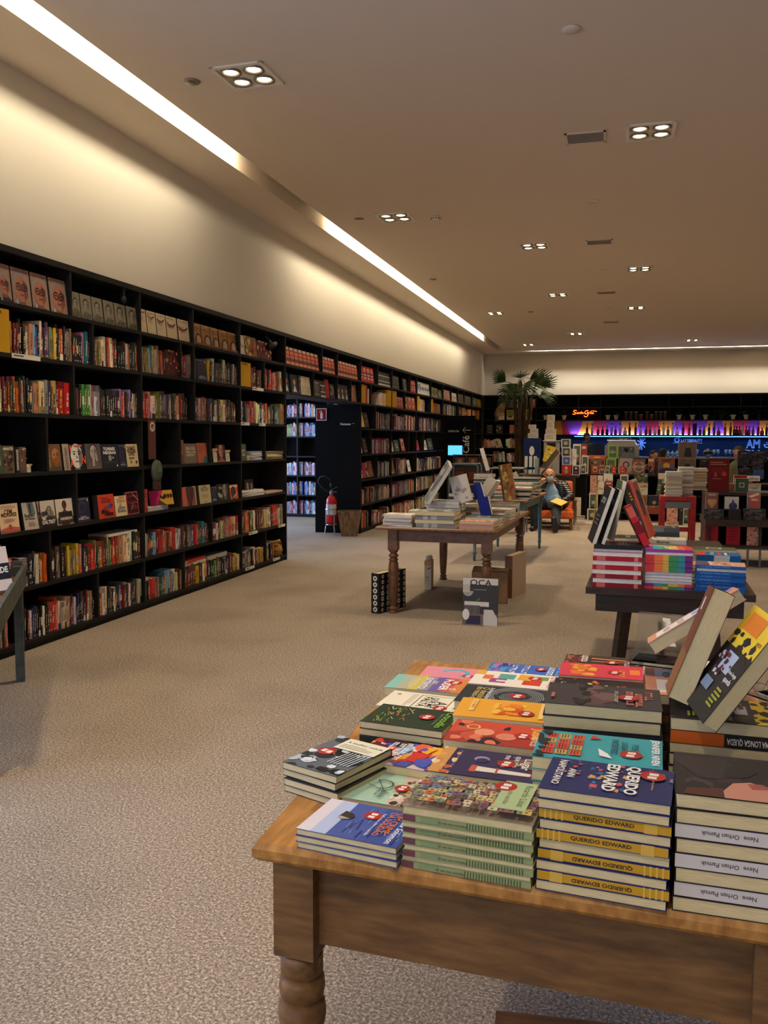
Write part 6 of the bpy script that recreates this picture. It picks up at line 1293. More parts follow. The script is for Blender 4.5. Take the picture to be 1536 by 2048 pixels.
# small things hung in the bookcase: narrow brown board with a portrait, and a wall clock-like scanner
t = empty('bookmark_board', (-4.15, ycol(295, 1.55), 1.36), 0, 'narrow brown board with a round portrait hanging in the bookcase', 'sign')
b = MB(); b.box(-.01, -.06, 0, 0, .06, .36, (92, 56, 52)); k = Canvas(b, (.0002, -.06, 0), (0, .12, 0), (0, 0, .36), .0005); k.rect(.04, .01, .96, .99, (96, 58, 54)); k.ell(.5, .82, .38, (196, 184, 164)); k.ell(.5, .82, .2, (40, 36, 34)); k.ell(.5, .8, .13, (150, 130, 110)); b.build('board', M['matt'], t)
b = MB(); b.box(-.015, -.005, .33, -.01, .005, .43); b.build('hanger', M['steel'], t)
t = empty('price_scanner', (-4.14, ycol(301, 1.2), 1.08), 0, 'grey oval price scanner with a green display on the bookcase', 'scanner')
b = MB(); b.lathe([(.001, -.012), (.075, -.012), (.085, 0), (.08, .02), (.04, .03), (.001, .032)], 28, c=(84, 84, 78)); o = b.build('housing', M['matt'], t, smooth=True); o.rotation_euler = (0, PI/2, 0); o.location = (0, 0, .17); o.scale = (1.25, 1, 1)
b = MB(); b.box(.032, -.035, .16, .036, .035, .21, (70, 130, 60)); b.build('display', mat('green_display', (44, 90, 36), .4, emit=.15), t)
b = MB(); b.box(-.01, -.05, 0, .02, .05, .1, (60, 58, 54)); b.box(.02, -.02, .03, .024, .02, .06, (120, 20, 20)); b.build('scan_head', M['matt'], t)
# shelf label strips
def strip(x0, x1, lv, label, col=(206, 200, 186)):
    z = ZL[lv]; ya, yb_ = ycol(x0, z, -4.15), ycol(x1, z, -4.15); b = MB(); L = yb_-ya; b.box(0, -L/2, -.03, .003, L/2, .004, col); k = Canvas(b, (.003, -L/2, -.03), (0, L, 0), (0, 0, .034), .0004); k.rect(.06, .4, .4, .7, (90, 86, 80))
    o = b.build('shelf_label', M['matt'], None, (-4.158, (ya+yb_)/2, z)); tag(o, label, 'label', 'shelf edge labels')
for a in ((25, 82, 5, 'long white label under the spines of the second shelf, nearest the camera'), (506, 528, 5, 'white label on the second shelf near the passage'), (483, 500, 4, 'left of two white labels on the third shelf near the passage'), (519, 532, 4, 'right of two white labels on the third shelf near the passage'),
  (499, 516, 1, 'left white label, second shelf from floor near the passage'), (558, 571, 1, 'right white label, second shelf from floor near the passage'), (492, 510, 0, 'left white label on the bottom shelf near the passage'), (547, 561, 0, 'right white label on the bottom shelf near the passage')): strip(*a)
# ------------------------------------------------------------------ things along the passage: extinguisher, bin
ex, ey = -4.56, 13.45
t = empty('fire_extinguisher', (ex, ey, 0), 0, 'red fire extinguisher with a pale label and black hose, in a wire stand', 'fire extinguisher')
b = MB(); b.lathe([(.05, .17), (.083, .185), (.086, .22), (.086, .54), (.08, .58), (.055, .62), (.03, .64), (.026, .66)], 24); b.build('cylinder', M['extred'], t, smooth=True)
b = MB(); 
for i in range(14):
    a0 = -PI*.95+i*PI*.9/14; a1 = a0+PI*.9/14
    b.quad((.0875*math.cos(a0), .0875*math.sin(a0), .33), (.0875*math.cos(a1), .0875*math.sin(a1), .33), (.0875*math.cos(a1), .0875*math.sin(a1), .5), (.0875*math.cos(a0), .0875*math.sin(a0), .5), (206, 200, 192) if i not in (5, 6) else (150, 150, 160))
b.build('label_sticker', M['matt'], t)
b = MB(); b.lathe([(.022, .65), (.03, .66), (.03, .70), (.018, .72)], 12); b.bar((-.03, 0, .7), (.09, 0, .70), .02, .012); b.bar((-.03, 0, .72), (.1, 0, .78), .02, .006); b.build('valve', M['steel'], t)
b = MB(); b.tube([(-.02, 0, .69), (-.09, 0, .72), (-.17, -.01, .78), (-.22, -.02, .86), (-.19, -.02, .93), (-.1, -.01, .95), (-.03, 0, .9), (-.01, .01, .84)], .013, 10); b.tube([(-.01, .01, .84), (.0, .01, .76)], [.018, .024], 10); b.build('hose', M['rubber'], t, smooth=True)
t2 = empty('extinguisher_stand', (ex, ey, 0), 0, 'chrome wire stand under the red fire extinguisher', 'stand')
b = MB()
for z, r_ in ((.17, .095), (.42, .1)): b.tube([(r_*math.cos(i*PI/10), r_*math.sin(i*PI/10), z) for i in range(21)], .005, 6)
b.build('ring', M['chrome'], t2)
for a in (-2.4, -.75, 1.57): b = MB(); b.tube([(.1*math.cos(a), .1*math.sin(a), .42), (.1*math.cos(a), .1*math.sin(a), .15), (.125*math.cos(a), .125*math.sin(a), .0)], .006, 6); b.build('leg', M['chrome'], t2)
t = empty('waste_bin', (-4.24, 13.42, 0), .25, 'tapered square wooden waste bin beside the black panel', 'bin')
b = MB(); vv = []
for z, s in ((0, .125), (.39, .185), (.39, .168), (.02, .11)):
    vv += [(-s, -s, z), (s, -s, z), (s, s, z), (-s, s, z)]
ff = [(3, 2, 1, 0)]+[(i*4+k, i*4+(k+1) % 4, (i+1)*4+(k+1) % 4, (i+1)*4+k) for i in range(3) for k in range(4)]+[(12, 13, 14, 15)]
b.add(vv, ff); b.build('body', M['basket'], t)
b = MB(); 
for x0, y0, x1, y1 in ((-.19, -.19, .19, -.165), (-.19, .165, .19, .19), (-.19, -.165, -.165, .165), (.165, -.165, .19, .165)): b.box(x0, y0, .385, x1, y1, .4)
b.build('rim', M['basket'], t)
# coiled thing at the end of the near bookcase
t = empty('cloth_bag', (-4.22, 10.20, ZL[0]+.0), 0, 'rolled golden brown bag at the end of the bottom shelf', 'bag'); b = MB()
b.ball((.0, 0, .09), (.11, .10, .085), 14, 8); b.build('body', noisy('ochre_fabric', (120, 80, 26), (168, 120, 46), 20, .8), t); b = MB(); b.tube([(.09*math.cos(a*.5), .09*math.sin(a*.5), .07+.012*a) for a in range(13)], .02, 8); b.build('roll', noisy('ochre_fabric_b', (130, 88, 30), (180, 130, 52), 20, .8), t, smooth=True)

# spotlight clamps and a small camera on the bookcase
t = empty('clamp_lamp', (-4.16, ycol(556, 2.72, -4.1), 2.66), 0, 'dark clamp lamp hanging at the end of the top shelf', 'lamp')
b = MB(); b.bar((-.1, 0, .14), (.0, 0, .02), .02, .02); b.build('arm', M['steel'], t); b = MB(); b.tube([(0, -.14, -.01), (.0, .06, .05)], [.045, .03], 12); b.build('head', M['rubber'], t, smooth=True)
t = empty('clamp_lamp', (-4.18, ycol(253, 2.75, -4.15), 2.76), 0, 'tiny black lamp under the top board above the soldier covers', 'lamp')
b = MB(); b.lathe([(.02, 0), (.028, -.025), (.025, -.05), (.01, -.06)], 14); b.build('head', M['rubber'], t, smooth=True); b = MB(); b.box(-.01, -.01, 0, .01, .01, .07); b.build('arm', M['rubber'], t)
# ------------------------------------------------------------------ computer desk and trolleys before the café sign
t = empty('computer_terminal', (-3.62, 20.1, 0), 0, 'dark desk with racks before the café sign', 'desk')
b = MB(); b.box(-.3, -.3, 0, .6, .3, .95); b.build('body', M['dark'], t)
b = MB()
for i in range(4):
    b.tube([(-.15+.3*i, -.32, .95), (-.15+.3*i, -.32, 1.22)], .008, 6)
b.tube([(-.15, -.32, 1.2), (.75, -.32, 1.2)], .008, 6); b.build('rail', M['steel'], t)
for i in range(3):
    b = MB(); b.box(-.12+.3*i, -.335, .97, .12+.3*i, -.31, 1.15, (58, 32, 28)); k = Canvas(b, (-.12+.3*i, -.336, .97), (.24, 0, 0), (0, 0, .18), .0006); k.rect(.1, .1, .9, .9, (80, 50, 40)); k.ell(.5, .5, .2, (120, 90, 70)); b.build('front_cover', M['matt'], t)
for i in range(3):
    b = MB(); b.box(-.12+.3*i, -.335, .6, .12+.3*i, -.31, .85, (58, 26, 24)); k = Canvas(b, (-.12+.3*i, -.336, .6), (.24, 0, 0), (0, 0, .25), .0006); k.rect(.1, .1, .9, .9, (90, 44, 34)); b.build('front_cover', M['matt'], t)
t = empty('monitor', (-3.75, 19.95, .97), 0, 'small monitor with a blue screen before the café sign', 'monitor')
b = MB(); b.box(-.2, 0, .2, .17, .03, .46); b.build('bezel', M['rubber'], t); b = MB(); b.box(-.18, -.003, .22, .15, 0, .44); b.build('screen', M['screen'], t); b = MB(); b.box(-.03, .01, .0, .03, .03, .22); b.box(-.1, -.05, -.02, .1, .1, .0); b.build('stand', M['rubber'], t)
def trolley(x, y, w, h, label, col='steel'):
    t = empty('display_trolley', (x, y, 0), 0, label, 'trolley')
    for sx in (-w/2, w/2):
        b = MB(); b.tube([(sx, -.2, 0), (sx, -.2, h-.06), (sx*.92, -.2, h), (0, -.2, h)], .014, 8); b.build('frame', M['steel'] if col == 'steel' else M['bluepaint'], t)
        b = MB(); b.tube([(sx, .2, 0), (sx, .2, h-.06), (sx*.92, .2, h), (0, .2, h)], .014, 8); b.build('frame', M['steel'] if col == 'steel' else M['bluepaint'], t)
    for z in (h-.38, h-.75): b = MB(); b.box(-w/2, -.2, z, w/2, .2, z+.02); b.build('shelf', M['dark'], t)
    return t
trolley(-1.86, 14.6, .6, 1.08, 'grey tube-framed trolley with tilted books behind the blue-legged table')
trolley(-2.7, 15.3, .5, 1.12, 'pale blue tube-framed trolley left of the tilted books', 'b')
for i, (x, a, c, l) in enumerate(((-2.02, .7, (150, 90, 60), 'orange-brown'), (-1.9, .8, (196, 120, 84), 'salmon'), (-1.66, -.5, (196, 186, 170), 'cream'))):
    lean((x, 14.45, .72), (math.sin(a), 0, math.cos(a)), (-.2, -.97, .1), .3, .22, .025, plain(c), f'{l} book tilted on the grey tube-framed trolley', sc=c, cc=c)
t = empty('wooden_cabinet', (-1.88, 17.2, 0), 0, 'light wooden cabinet with a dark star-shaped knob behind the blue-legged table', 'cabinet')
b = MB(); b.box(-.3, -.2, .06, .22, .25, .75); b.build('body', noisy('light_wood', (166, 122, 76), (190, 146, 96), 6, .5, stretch=(1, 1, 8)), t)
b = MB(); b.box(-.32, -.22, .75, .24, .27, .77); b.build('top', M['midwood'], t); b = MB(); b.ball((.02, -.21, .32), .035, 10, 6); b.bar((-.05, -.21, .32), (.09, -.21, .32), .02, .02); b.bar((.02, -.21, .26), (.02, -.21, .38), .02, .02); b.build('knob', M['rubber'], t)
for x in (-.26, .18): b = MB(); b.box(x-.03, -.18, 0, x+.03, .22, .06); b.build('foot', M['dark'], t)
# ------------------------------------------------------------------ desk behind the man, blue stand, box towers
t = empty('service_desk', (-1.28, 16.55, 0), 0, 'dark brown desk behind the seated man', 'desk')
b = MB(); b.box(-.62, -.35, .87, .48, .35, .91); b.build('top', M['dark'], t); b = MB(); b.box(-.6, -.32, .28, .4, .3, .87); b.build('body', M['dark'], t)
for x in (-.55, .42):
    for y in (-.3, .3): b = MB(); b.box(x-.015, y-.015, 0, x+.015, y+.015, .3); b.build('leg', M['chrome'], t)
t = empty('blue_display_stand', (-1.78, 18.0, 0), 0, 'tall navy display stand with a pale oval and leaflets', 'display stand')
b = MB(); b.box(-.19, -.15, 0, .13, .15, 1.58, (24, 38, 84)); k = Canvas(b, (-.19, -.151, 0), (.32, 0, 0), (0, 0, 1.58), .0008); k.rect(0, 0, 1, 1, (24, 38, 84)); k.ell(.52, .84, .16, (196, 196, 196), ry=.06); b.build('body', M['matt'], t)
for i in range(3):
    b = MB(); b.box(-.16+.09*i, -.19, 1.0, -.1+.09*i, -.155, 1.22, (206, 204, 190)); b.build('leaflet', M['matt'], t)
for i in range(3):
    b = MB(); b.box(-.17+.09*i, -.19, .7, -.1+.09*i, -.155, .95, (196, 200, 180)); b.build('leaflet', M['matt'], t)
t = empty('display_stand', (-1.44, 18.1, 0), 0, 'pale grey display stand beside the navy one', 'display stand')
b = MB(); b.box(-.14, -.12, 0, .16, .15, 1.52, (150, 146, 142)); k = Canvas(b, (-.14, -.121, 0), (.3, 0, 0), (0, 0, 1.52), .0008); k.rect(.2, .82, .8, .98, (34, 34, 36)); k.ell(.5, .9, .16, (120, 116, 110), ry=.03); b.build('body', M['matt'], t)
b = MB(); b.box(-.16, -.14, 1.52, .18, .17, 1.535, (206, 200, 196)); b.build('cap', M['matt'], t)
def gift(x, y, z, w, d, h, dsg, label, name='game_box', side=(150, 140, 130), rz=0, group=None):
    t = empty(name, (x, y, z), rz, label, 'box', group); b = MB(); b.box(-w/2, 0, 0, w/2, d, h*.8, side); k = Canvas(b, (-w/2, -.0003, 0), (w, 0, 0), (0, 0, h), .0007); (D[dsg] if isinstance(dsg, str) else dsg)(k)
    b.build('box_base', M['print'], t); c = MB(); c.box(-w/2, .0005, h*.8, w/2, d, h, side); c.build('lid', M['print'], t); return t
def gpx(x0, x1, yb, yt, Y, dsg, label, d=.08, side=(150, 140, 130), name='game_box', zb=None, group=None):
    a, c = aty(x0, yb, Y), aty(x1, yt, Y); z = a.z if zb is None else zb
    return gift((a.x+c.x)/2, Y, z, c.x-a.x, d, c.z-z, dsg, label, name, side, 0, group)
for i, (x, z, w, h) in enumerate(((-1.8, 1.581, .2, .1), (-1.78, 1.682, .15, .09), (-1.82, 1.773, .14, .08), (-1.46, 1.536, .22, .13), (-1.45, 1.667, .2, .1), (-1.46, 1.768, .14, .15), (-1.45, 1.919, .14, .13))):
    gift(x, 17.98, z, w, .14, h, lambda k: (k.rect(0, 0, 1, 1, (186, 176, 160)), k.lines(.15, .2, .85, .8, 2, (150, 130, 110), .05)), f'cream box, {ordw(i % 3+1)} from bottom above the {"navy" if i < 3 else "pale grey"} stand' if i < 6 else 'topmost cream box above the pale grey stand', 'small_box', (190, 182, 166))
stand((-1.36, 16.52, .912), 0, .14, .1, .24, 'clear stand lifting the yellow booklet above the desk', tilt=.05)
lean((-1.38, 16.5, 1.14), (.25, 0, .97), (-.1, -.99, .1), .3, .18, .015, 'doodle', 'yellow booklet with brown drawings leaning above the desk', sc=(200, 160, 60), cc=(200, 160, 60))
lean((-1.48, 16.4, .93), (.6, 0, .8), (-.85, -.4, .5), .52, .34, .03, plain((40, 32, 34)), 'large dark board leaning on the desk behind the seated man', sc=(36, 30, 30), cc=(40, 32, 34))
gift(-1.40, 16.32, .911, .2, .15, .12, 'creamcov', 'pale box lying under the leaning dark board', 'small_box')
gift(-1.57, 16.4, .911, .06, .2, .3, plain((150, 170, 170)), 'pale green folder standing on the left of the desk', 'small_box')
# tower of small card cubes
yy0 = 16.3
for (x0, x1, yb, yt, dd, lb) in ((1123, 1142, 950, 930, 'redcube', 'red card box at the foot of the tower'), (1124, 1142, 930, 913, 'bluecube', 'blue card box, second from the bottom of the tower'), (1123, 1142, 913, 895, 'cubebox', 'green card box, third from the bottom of the tower'), (1122, 1141, 895, 878, 'cubebox', 'green card box at the top of the tower'), (1144, 1160, 950, 931, 'blackcube', 'black card box with white edges right of the tower'), (1161, 1172, 948, 930, 'cubebox', 'grey card box at the right edge of the desk'), (1143, 1153, 930, 898, 'whitecov', 'pale card box behind the right side of the tower')):
    gpx(x0, x1, yb, yt, yy0 if x0 < 1143 or yb > 940 else 16.42, dd, lb, .1, (196, 190, 186), 'card_box')
# ------------------------------------------------------------------ games island
t = empty('display_shelf', (.36, 17.55, 0), 0, 'low black display shelf full of boxed games', 'shelf')
b = MB(); b.box(-1.08, 0, .85, 1.3, .7, .89); b.build('shelf', M['black'], t)
for z in (.5, .16): b = MB(); b.box(-1.08, .0, z-.03, 1.12, .7, z); b.build('shelf', M['black'], t)
for x in (-1.08, -.42, .3, 1.09): b = MB(); b.box(x, .01, 0, x+.03, .7, .85); b.build('upright', M['black'], t)
b = MB(); b.box(-1.08, .35, 0, 1.12, .37, .85); b.build('back_panel', M['blackback'], t)
t = empty('display_shelf', (.36, 18.4, 0), 0, 'second black display shelf behind the first row of games', 'shelf')
b = MB(); b.box(-1.2, 0, .93, 1.4, .6, .97); b.build('shelf', M['black'], t); b = MB(); b.box(-1.2, .02, 0, 1.4, .58, .93); b.build('body', M['blackback'], t)
G = [ # x0,x1,ybottom,ytop,Y,design,label
 (1163, 1177, 948, 911, 17.6, 'cubebox', 'pale card box left of the orange toy box'), (1169, 1179, 934, 912, 17.7, 'purplebook', 'purple card box left of the orange toy box'), (1178, 1211, 944, 911, 17.75, 'toybox', 'large orange toy box at the left of the games island'),
 (1182, 1198, 948, 932, 17.58, 'redface', 'small reddish box before the orange toy box'), (1199, 1209, 948, 938, 17.58, 'blackcube', 'small dark box before the orange toy box'), (1212, 1233, 935, 917, 17.75, 'greenbox', 'lower green toy box on the games island'), (1216, 1237, 917, 890, 17.8, 'greenbox', 'tall green toy box on top of the lower green one'),
 (1211, 1219, 946, 932, 17.56, 'cubebox', 'snow globe box, leftmost of three before the question mark box'), (1223, 1232, 946, 932, 17.56, 'redcube', 'snow globe box, middle of three before the question mark box'), (1240, 1250, 946, 932, 17.56, 'redcube', 'snow globe box, rightmost of three before the question mark box'),
 (1235, 1266, 948, 917, 17.8, 'question', 'pale box with a dark question mark'), (1264, 1291, 948, 919, 17.7, 'azul', 'game box with a tiled round emblem'), (1296, 1308, 948, 917, 17.8, 'orangeman', 'orange box right of the tiled emblem box'), (1309, 1316, 948, 917, 17.75, 'darkgame', 'narrow dark box left of the sunset box'), (1316, 1350, 946, 915, 17.7, 'game', 'orange game box with a sunset picture'),
 (1356, 1392, 948, 917, 17.9, 'train', 'lower of two brown train game boxes'), (1356, 1394, 916, 884, 17.9, 'train', 'upper of two brown train game boxes'), (1400, 1416, 944, 918, 17.9, 'darkgame', 'dark box behind the maroon board')]
_top = {}
for g_ in G:
    up_ = {916: 'lower of two brown', 917: 'lower green toy'}.get(g_[2]); zb_ = next((v for k_, v in _top.items() if up_ and up_ in k_), .891)
    o = gpx(g_[0], g_[1], g_[2], g_[3], 17.75 if g_[2] == 917 else g_[4], g_[5], g_[6], .1, (120, 110, 100), zb=zb_); _top[g_[6]] = aty(g_[1], g_[3], 17.75 if g_[2] == 917 else g_[4]).z
G2 = [(1146, 1162, 909, 888, 18.5, 'cubebox', 'grey-green box at the back left above the desk'), (1162, 1174, 909, 888, 18.5, 'redface', 'cream and red box at the back left above the desk')]
for g_ in G2: gpx(*g_[:5], g_[5], g_[6], .1, (160, 150, 130), zb=.971)
G3 = [(1180, 1194, 977, 951, 17.46, 'pinkpat', 'pink figurine box at the left of the middle game shelf'), (1195, 1206, 962, 951, 17.5, 'whitecov', 'pale box beside the pink figurine box'), (1207, 1226, 962, 948, 17.48, 'whitecov', 'lilac box on the middle game shelf'), (1195, 1208, 977, 963, 17.46, 'whitecov', 'small lilac box, lower row of the middle game shelf'), (1209, 1226, 977, 963, 17.46, 'redface', 'yellow and lilac box, lower row of the middle game shelf'),
 (1240, 1257, 962, 949, 17.5, 'cubebox', 'round-patterned box on the middle game shelf'), (1268, 1296, 966, 948, 17.5, 'tealbox', 'teal picture box on the middle game shelf'), (1268, 1296, 979, 966, 17.48, 'creamcov', 'beige box under the teal picture box'), (1316, 1342, 966, 947, 17.5, 'whitecov', 'grey and white box right of the green book'), (1316, 1342, 979, 967, 17.48, 'darkgame', 'dark grey box under the grey and white one'),
 (1178, 1196, 1009, 986, 17.4, 'cubebox', 'black and white box on the lower game shelf'), (1200, 1222, 1009, 988, 17.5, 'darkgame', 'dark box on the lower game shelf'), (1274, 1295, 1011, 991, 17.42, 'game', 'yellow picture box on the lower game shelf'), (1296, 1321, 1011, 991, 17.42, 'starmen', 'navy box with a white figure on the lower game shelf'),
 (1270, 1322, 1030, 1013, 17.2, 'collage', 'long brown picture box on the bottom game shelf'), (1333, 1356, 1042, 1014, 16.9, 'pinkpat', 'pale flesh-coloured box behind the red stool'), (1358, 1366, 1040, 1016, 16.9, 'darkgame', 'dark narrow box behind the red stool'), (1366, 1378, 1040, 1016, 16.9, 'cubebox', 'grey stacked box behind the red stool'), (1174, 1196, 1040, 1018, 17.2, 'cubebox', 'pale crate on the floor left of the games island')]
for g_ in G3: gpx(*g_[:5], g_[5], g_[6], .09, (110, 100, 96), zb={979: .501, 977: .501, 1009: .161, 1011: .161, 1030: .161, 1042: 0, 1040: 0}.get(g_[2], .501+(.155 if g_[0] in (1195, 1207, 1268, 1316) else 0)))
back = lean((-.02+.65, 17.3, .52), (.1, 0, .99), (-.2, -.97, 0), .3, .08, .02, 'greencov', 'green and white book standing on the middle game shelf', sc=(180, 196, 160), cc=(150, 170, 120))
# ------------------------------------------------------------------ red stool-table with tall piles
t = empty('side_table', (.72, 12.62, 0), 0, 'red painted square-framed small table carrying tall book piles', 'table')
b = MB(); b.box(-.235, 0, .72, .235, .42, .78); b.build('tabletop', M['redpaint'], t)
for x in (-.2, .2):
    for y in (.03, .39): b = MB(); b.box(x-.035, y-.03, 0, x+.035, y+.03, .72); b.build('leg', M['redpaint'], t)
for z in (.3, .12): b = MB(); b.box(-.17, .01, z, .17, .05, z+.06); b.build('crossbar', M['redpaint'], t)
b = MB(); b.box(-.17, .005, .62, .17, .03, .71); b.build('apron', M['steel'], t)
CRM = [(206, 196, 166), (190, 176, 146), (176, 150, 120)]
stack(Matrix(), .66, 12.72, 0, .22, .18, vs(18, .0185, CRM, 'creamcov'), 'cream edged paperback', 'tall pile on the front of the red table', z0=.78, jit=.01)
stack(Matrix(), .83, 12.95, 0, .2, .18, vs(19, .02, CRM+[(190, 200, 180)], 'creamcov'), 'pale paperback', 'right pile on the red table', z0=.78, jit=.012)
stack(Matrix(), 1.02, 13.35, 8, .22, .18, vs(15, .021, CRM, 'creamcov'), 'cream edged paperback', 'leaning pile left of the maroon board', z0=.84, jit=.012)
# dark rack on the right with gift books
t = empty('display_rack', (1.5, 11.62, 0), 0, 'black two-level rack with gift books and a maroon board', 'rack')
b = MB(); b.box(-.5, .15, .86, .9, .7, .9); b.build('shelf', M['dark'], t); b = MB(); b.box(-.52, -.2, .5, .9, .7, .58); b.build('shelf', M['dark'], t); b = MB(); b.box(-.52, -.2, .24, .9, .7, .27); b.build('shelf', M['dark'], t)
b = MB(); b.box(-.5, .66, .27, .9, .7, .86); b.build('back_panel', M['blackback'], t)
for x in (-.5, .1, .87): b = MB(); b.box(x, -.18, .27, x+.03, .68, .5); b.box(x, .2, .58, x+.03, .68, .86); b.build('upright', M['dark'], t)
for x in (-.48, -.02, .12, .86):
    b = MB(); b.box(x-.012, -.18, 0, x+.012, -.155, .24); b.build('leg', M['steel'], t)
b = MB(); b.box(-.5, -.19, .22, .88, -.16, .235); b.build('rail', M['steel'], t)
t = empty('sign_board', (1.15, 11.80, .90), 0, 'tall maroon sign board with pale and red print', 'sign'); b = MB(); b.box(-.125, 0, 0, .125, .012, .42, (104, 30, 30)); k = Canvas(b, (-.125, -.0005, 0), (.25, 0, 0), (0, 0, .42), .0006); D['maroonboard'](k); b.build('board', M['matt'], t); b = MB(); b.box(-.05, .012, 0, .05, .08, .006); b.build('foot', M['rubber'], t)
RX = [(1411, 1437, 1020, 986, 'heart', 'gift pack with an orange heart on the right rack'), (1449, 1478, 1020, 994, 'skyline', 'cream gift book with a blue dome on the right rack'), (1494, 1522, 1018, 986, 'redpoly', 'grey pack with a red and cream polygon on the right rack')]
for x0, x1, yb, yt, dd, lb in RX: gpx(x0, x1, yb, yt, 11.62, dd, lb, .05, (170, 160, 150), 'gift_book')
for x0, x1, dd, lb, s_ in ((1408, 1448, 'darkgame', 'dark patterned gift box, left on the rack ledge', (40, 42, 50)), (1457, 1482, plain((38, 30, 30)), 'dark gift box with a white square on the rack ledge', (38, 30, 30)), (1487, 1532, 'darkgame', 'navy patterned gift box, right on the rack ledge', (44, 50, 66))): gpx(x0, x1, 1036, 1019, 11.46, dd, lb, .1, s_, 'gift_box', zb=.581)
for x0, x1, yb, yt, dd, lb in ((1409, 1437, 1079, 1047, 'redcov', 'red cover on the lowest rack level, left'), (1452, 1481, 1079, 1048, 'redcov', 'dark red cover on the lowest rack level, middle'), (1493, 1522, 1088, 1051, 'pinkpat', 'pale pink cover on the lowest rack level, right')): gpx(x0, x1, yb, yt, 11.5, dd, lb, .03, (150, 60, 56), 'gift_book', zb=.271)
for x0, x1, yb, yt, dd, lb, Y in ((1453, 1470, 988, 968, 'brownface', 'small yellow pack with a dark arch beside the maroon board', 12.0), (1470, 1497, 988, 957, 'greencov', 'dark green cover in a cream frame on the rack', 12.05), (1468, 1495, 958, 951, 'redcov', 'maroon box lying behind the green cover', 12.2), (1495, 1522, 988, 968, 'creamcov', 'cream box right of the green cover on the rack', 12.05), (1495, 1520, 968, 952, 'whitecov', 'pink-white box on top of the cream box', 12.1)): gpx(x0, x1, yb, yt, Y, dd, lb, .06, (190, 180, 150), 'gift_book', zb=.901 if yb in (988, 958) else 1.03)
t = empty('display_shelf', (2.1, 13.6, 0), 0, 'dark shelf of book-like game boxes at the right edge', 'shelf'); b = MB(); b.box(-.62, 0, .88, .8, .5, .92); b.build('shelf', M['black'], t); b = MB(); b.box(-.6, .02, 0, .8, .48, .88); b.build('body', M['blackback'], t)
for x0, x1, yb, yt, dd, lb in ((1475, 1499, 938, 902, 'darkgame', 'dark green game box, left at the right edge'), (1500, 1534, 925, 902, 'darkgame', 'dark game box with a pale title at the right edge'), (1475, 1506, 960, 933, 'darkgame', 'dark game box with a white tag, lower left'), (1499, 1528, 938, 923, 'darkgame', 'dark game box with a white tag, upper right'), (1503, 1528, 958, 939, plain((62, 96, 140)), 'plain blue box at the right edge')): gpx(x0, x1, yb, yt, 13.62, dd, lb, .08, (56, 56, 60))
# ------------------------------------------------------------------ the bar
bp = lambda x, y, Y=26.6: aty(x, y, Y)
t = empty('bar_back_wall', (2.3, 26.6, 0), 0, 'dark back wall of the bar with a colourful triangle band and shelf', 'bar unit')
b = MB(); b.box(-4.85, 0, 0, 4.5, .2, 2.877, (14, 13, 12)); b.build('panel', M['blackback'], t)
b = MB()
for z in (2.12, 2.49, 2.84): b.box(-4.85, -.25, z-.015, 4.5, 0, z+.015)
b.build('upper_shelf', M['black'], t)
b = MB()
for x in (1158, 1202, 1337, 1385, 1480, 1520): xx = bp(x, 800).x-2.3; b.box(xx-.012, -.22, 2.49, xx+.012, 0, 2.84)
for x in (1158, 1202, 1340, 1400, 1430, 1480, 1530): xx = bp(x, 800).x-2.3; b.box(xx-.012, -.2, 2.13, xx+.012, 0, 2.49)
b.build('divider', M['black'], t)
b = MB(); xa, xb = bp(1093, 850).x-2.3, 4.5; zb0, zt0 = 1.70, 2.10
OR, RE, PP = (206, 146, 56), (176, 56, 84), (120, 70, 176)
edges = [(1100, 1100, OR), (1122, 1126, RE), (1131, 1140, PP), (1166, 1156, OR), (1187, 1182, RE), (1213, 1212, PP), (1243, 1246, OR), (1278, 1272, PP), (1291, 1296, RE), (1318, 1319, OR), (1350, 1342, PP), (1362, 1372, RE), (1385, 1382, PP), (1416, 1408, OR), (1428, 1420, PP), (1444, 1452, OR), (1466, 1468, RE), (1498, 1492, PP), (1519, 1520, OR), (1560, 1560, RE)]
b.box(xa, -.015, zb0, xb, -.001, zt0, OR)
for i, (x0, x1, c) in enumerate(edges):
    x2, x3 = (edges[i+1][0], edges[i+1][1]) if i+1 < len(edges) else (1640, 1640)
    P = [bp(x1, 868).x-2.3, bp(x3, 868).x-2.3, bp(x2, 843).x-2.3, bp(x0, 843).x-2.3]
    b.add([(P[0], -.0165, zb0), (P[1], -.0165, zb0), (P[2], -.0165, zt0), (P[3], -.0165, zt0)], [(0, 1, 2, 3)], c)
b.build('colour_band', M['matt'], t)
b = MB(); b.box(bp(1155, 870).x-2.3, -.32, 1.66, 4.5, 0, 1.70); b.build('bottle_shelf', M['black'], t)
b = MB(); b.box(bp(1155, 870).x-2.3, -.05, 1.705, 4.5, -.03, 1.715); b.build('light_strip', mat('violet_white_strip', (190, 170, 255), .4, emit=9), t)
b = MB(); b.box(bp(1150, 872).x-2.3, -.3, 1.645, 4.5, -.285, 1.658); b.build('light_strip', mat('blue_strip', (60, 130, 255), .4, emit=9), t)
b = MB(); b.box(bp(1093, 870).x-2.3, -.004, .9, 4.5, -.001, 1.66, (16, 26, 46)); b.build('lower_panel', M['matt'], t)
for xx in (-.6, 1.6, 3.8):
    l_ = area('shelf_strip_up', (xx+.1, 26.52, 1.72), (PI*.9, 0, 0), 2.1, .03, 5, (.72, .6, 1)); area('shelf_strip_down', (xx+.1, 26.36, 1.64), (-.25, 0, 0), 2.1, .03, 9, (.2, .45, 1))
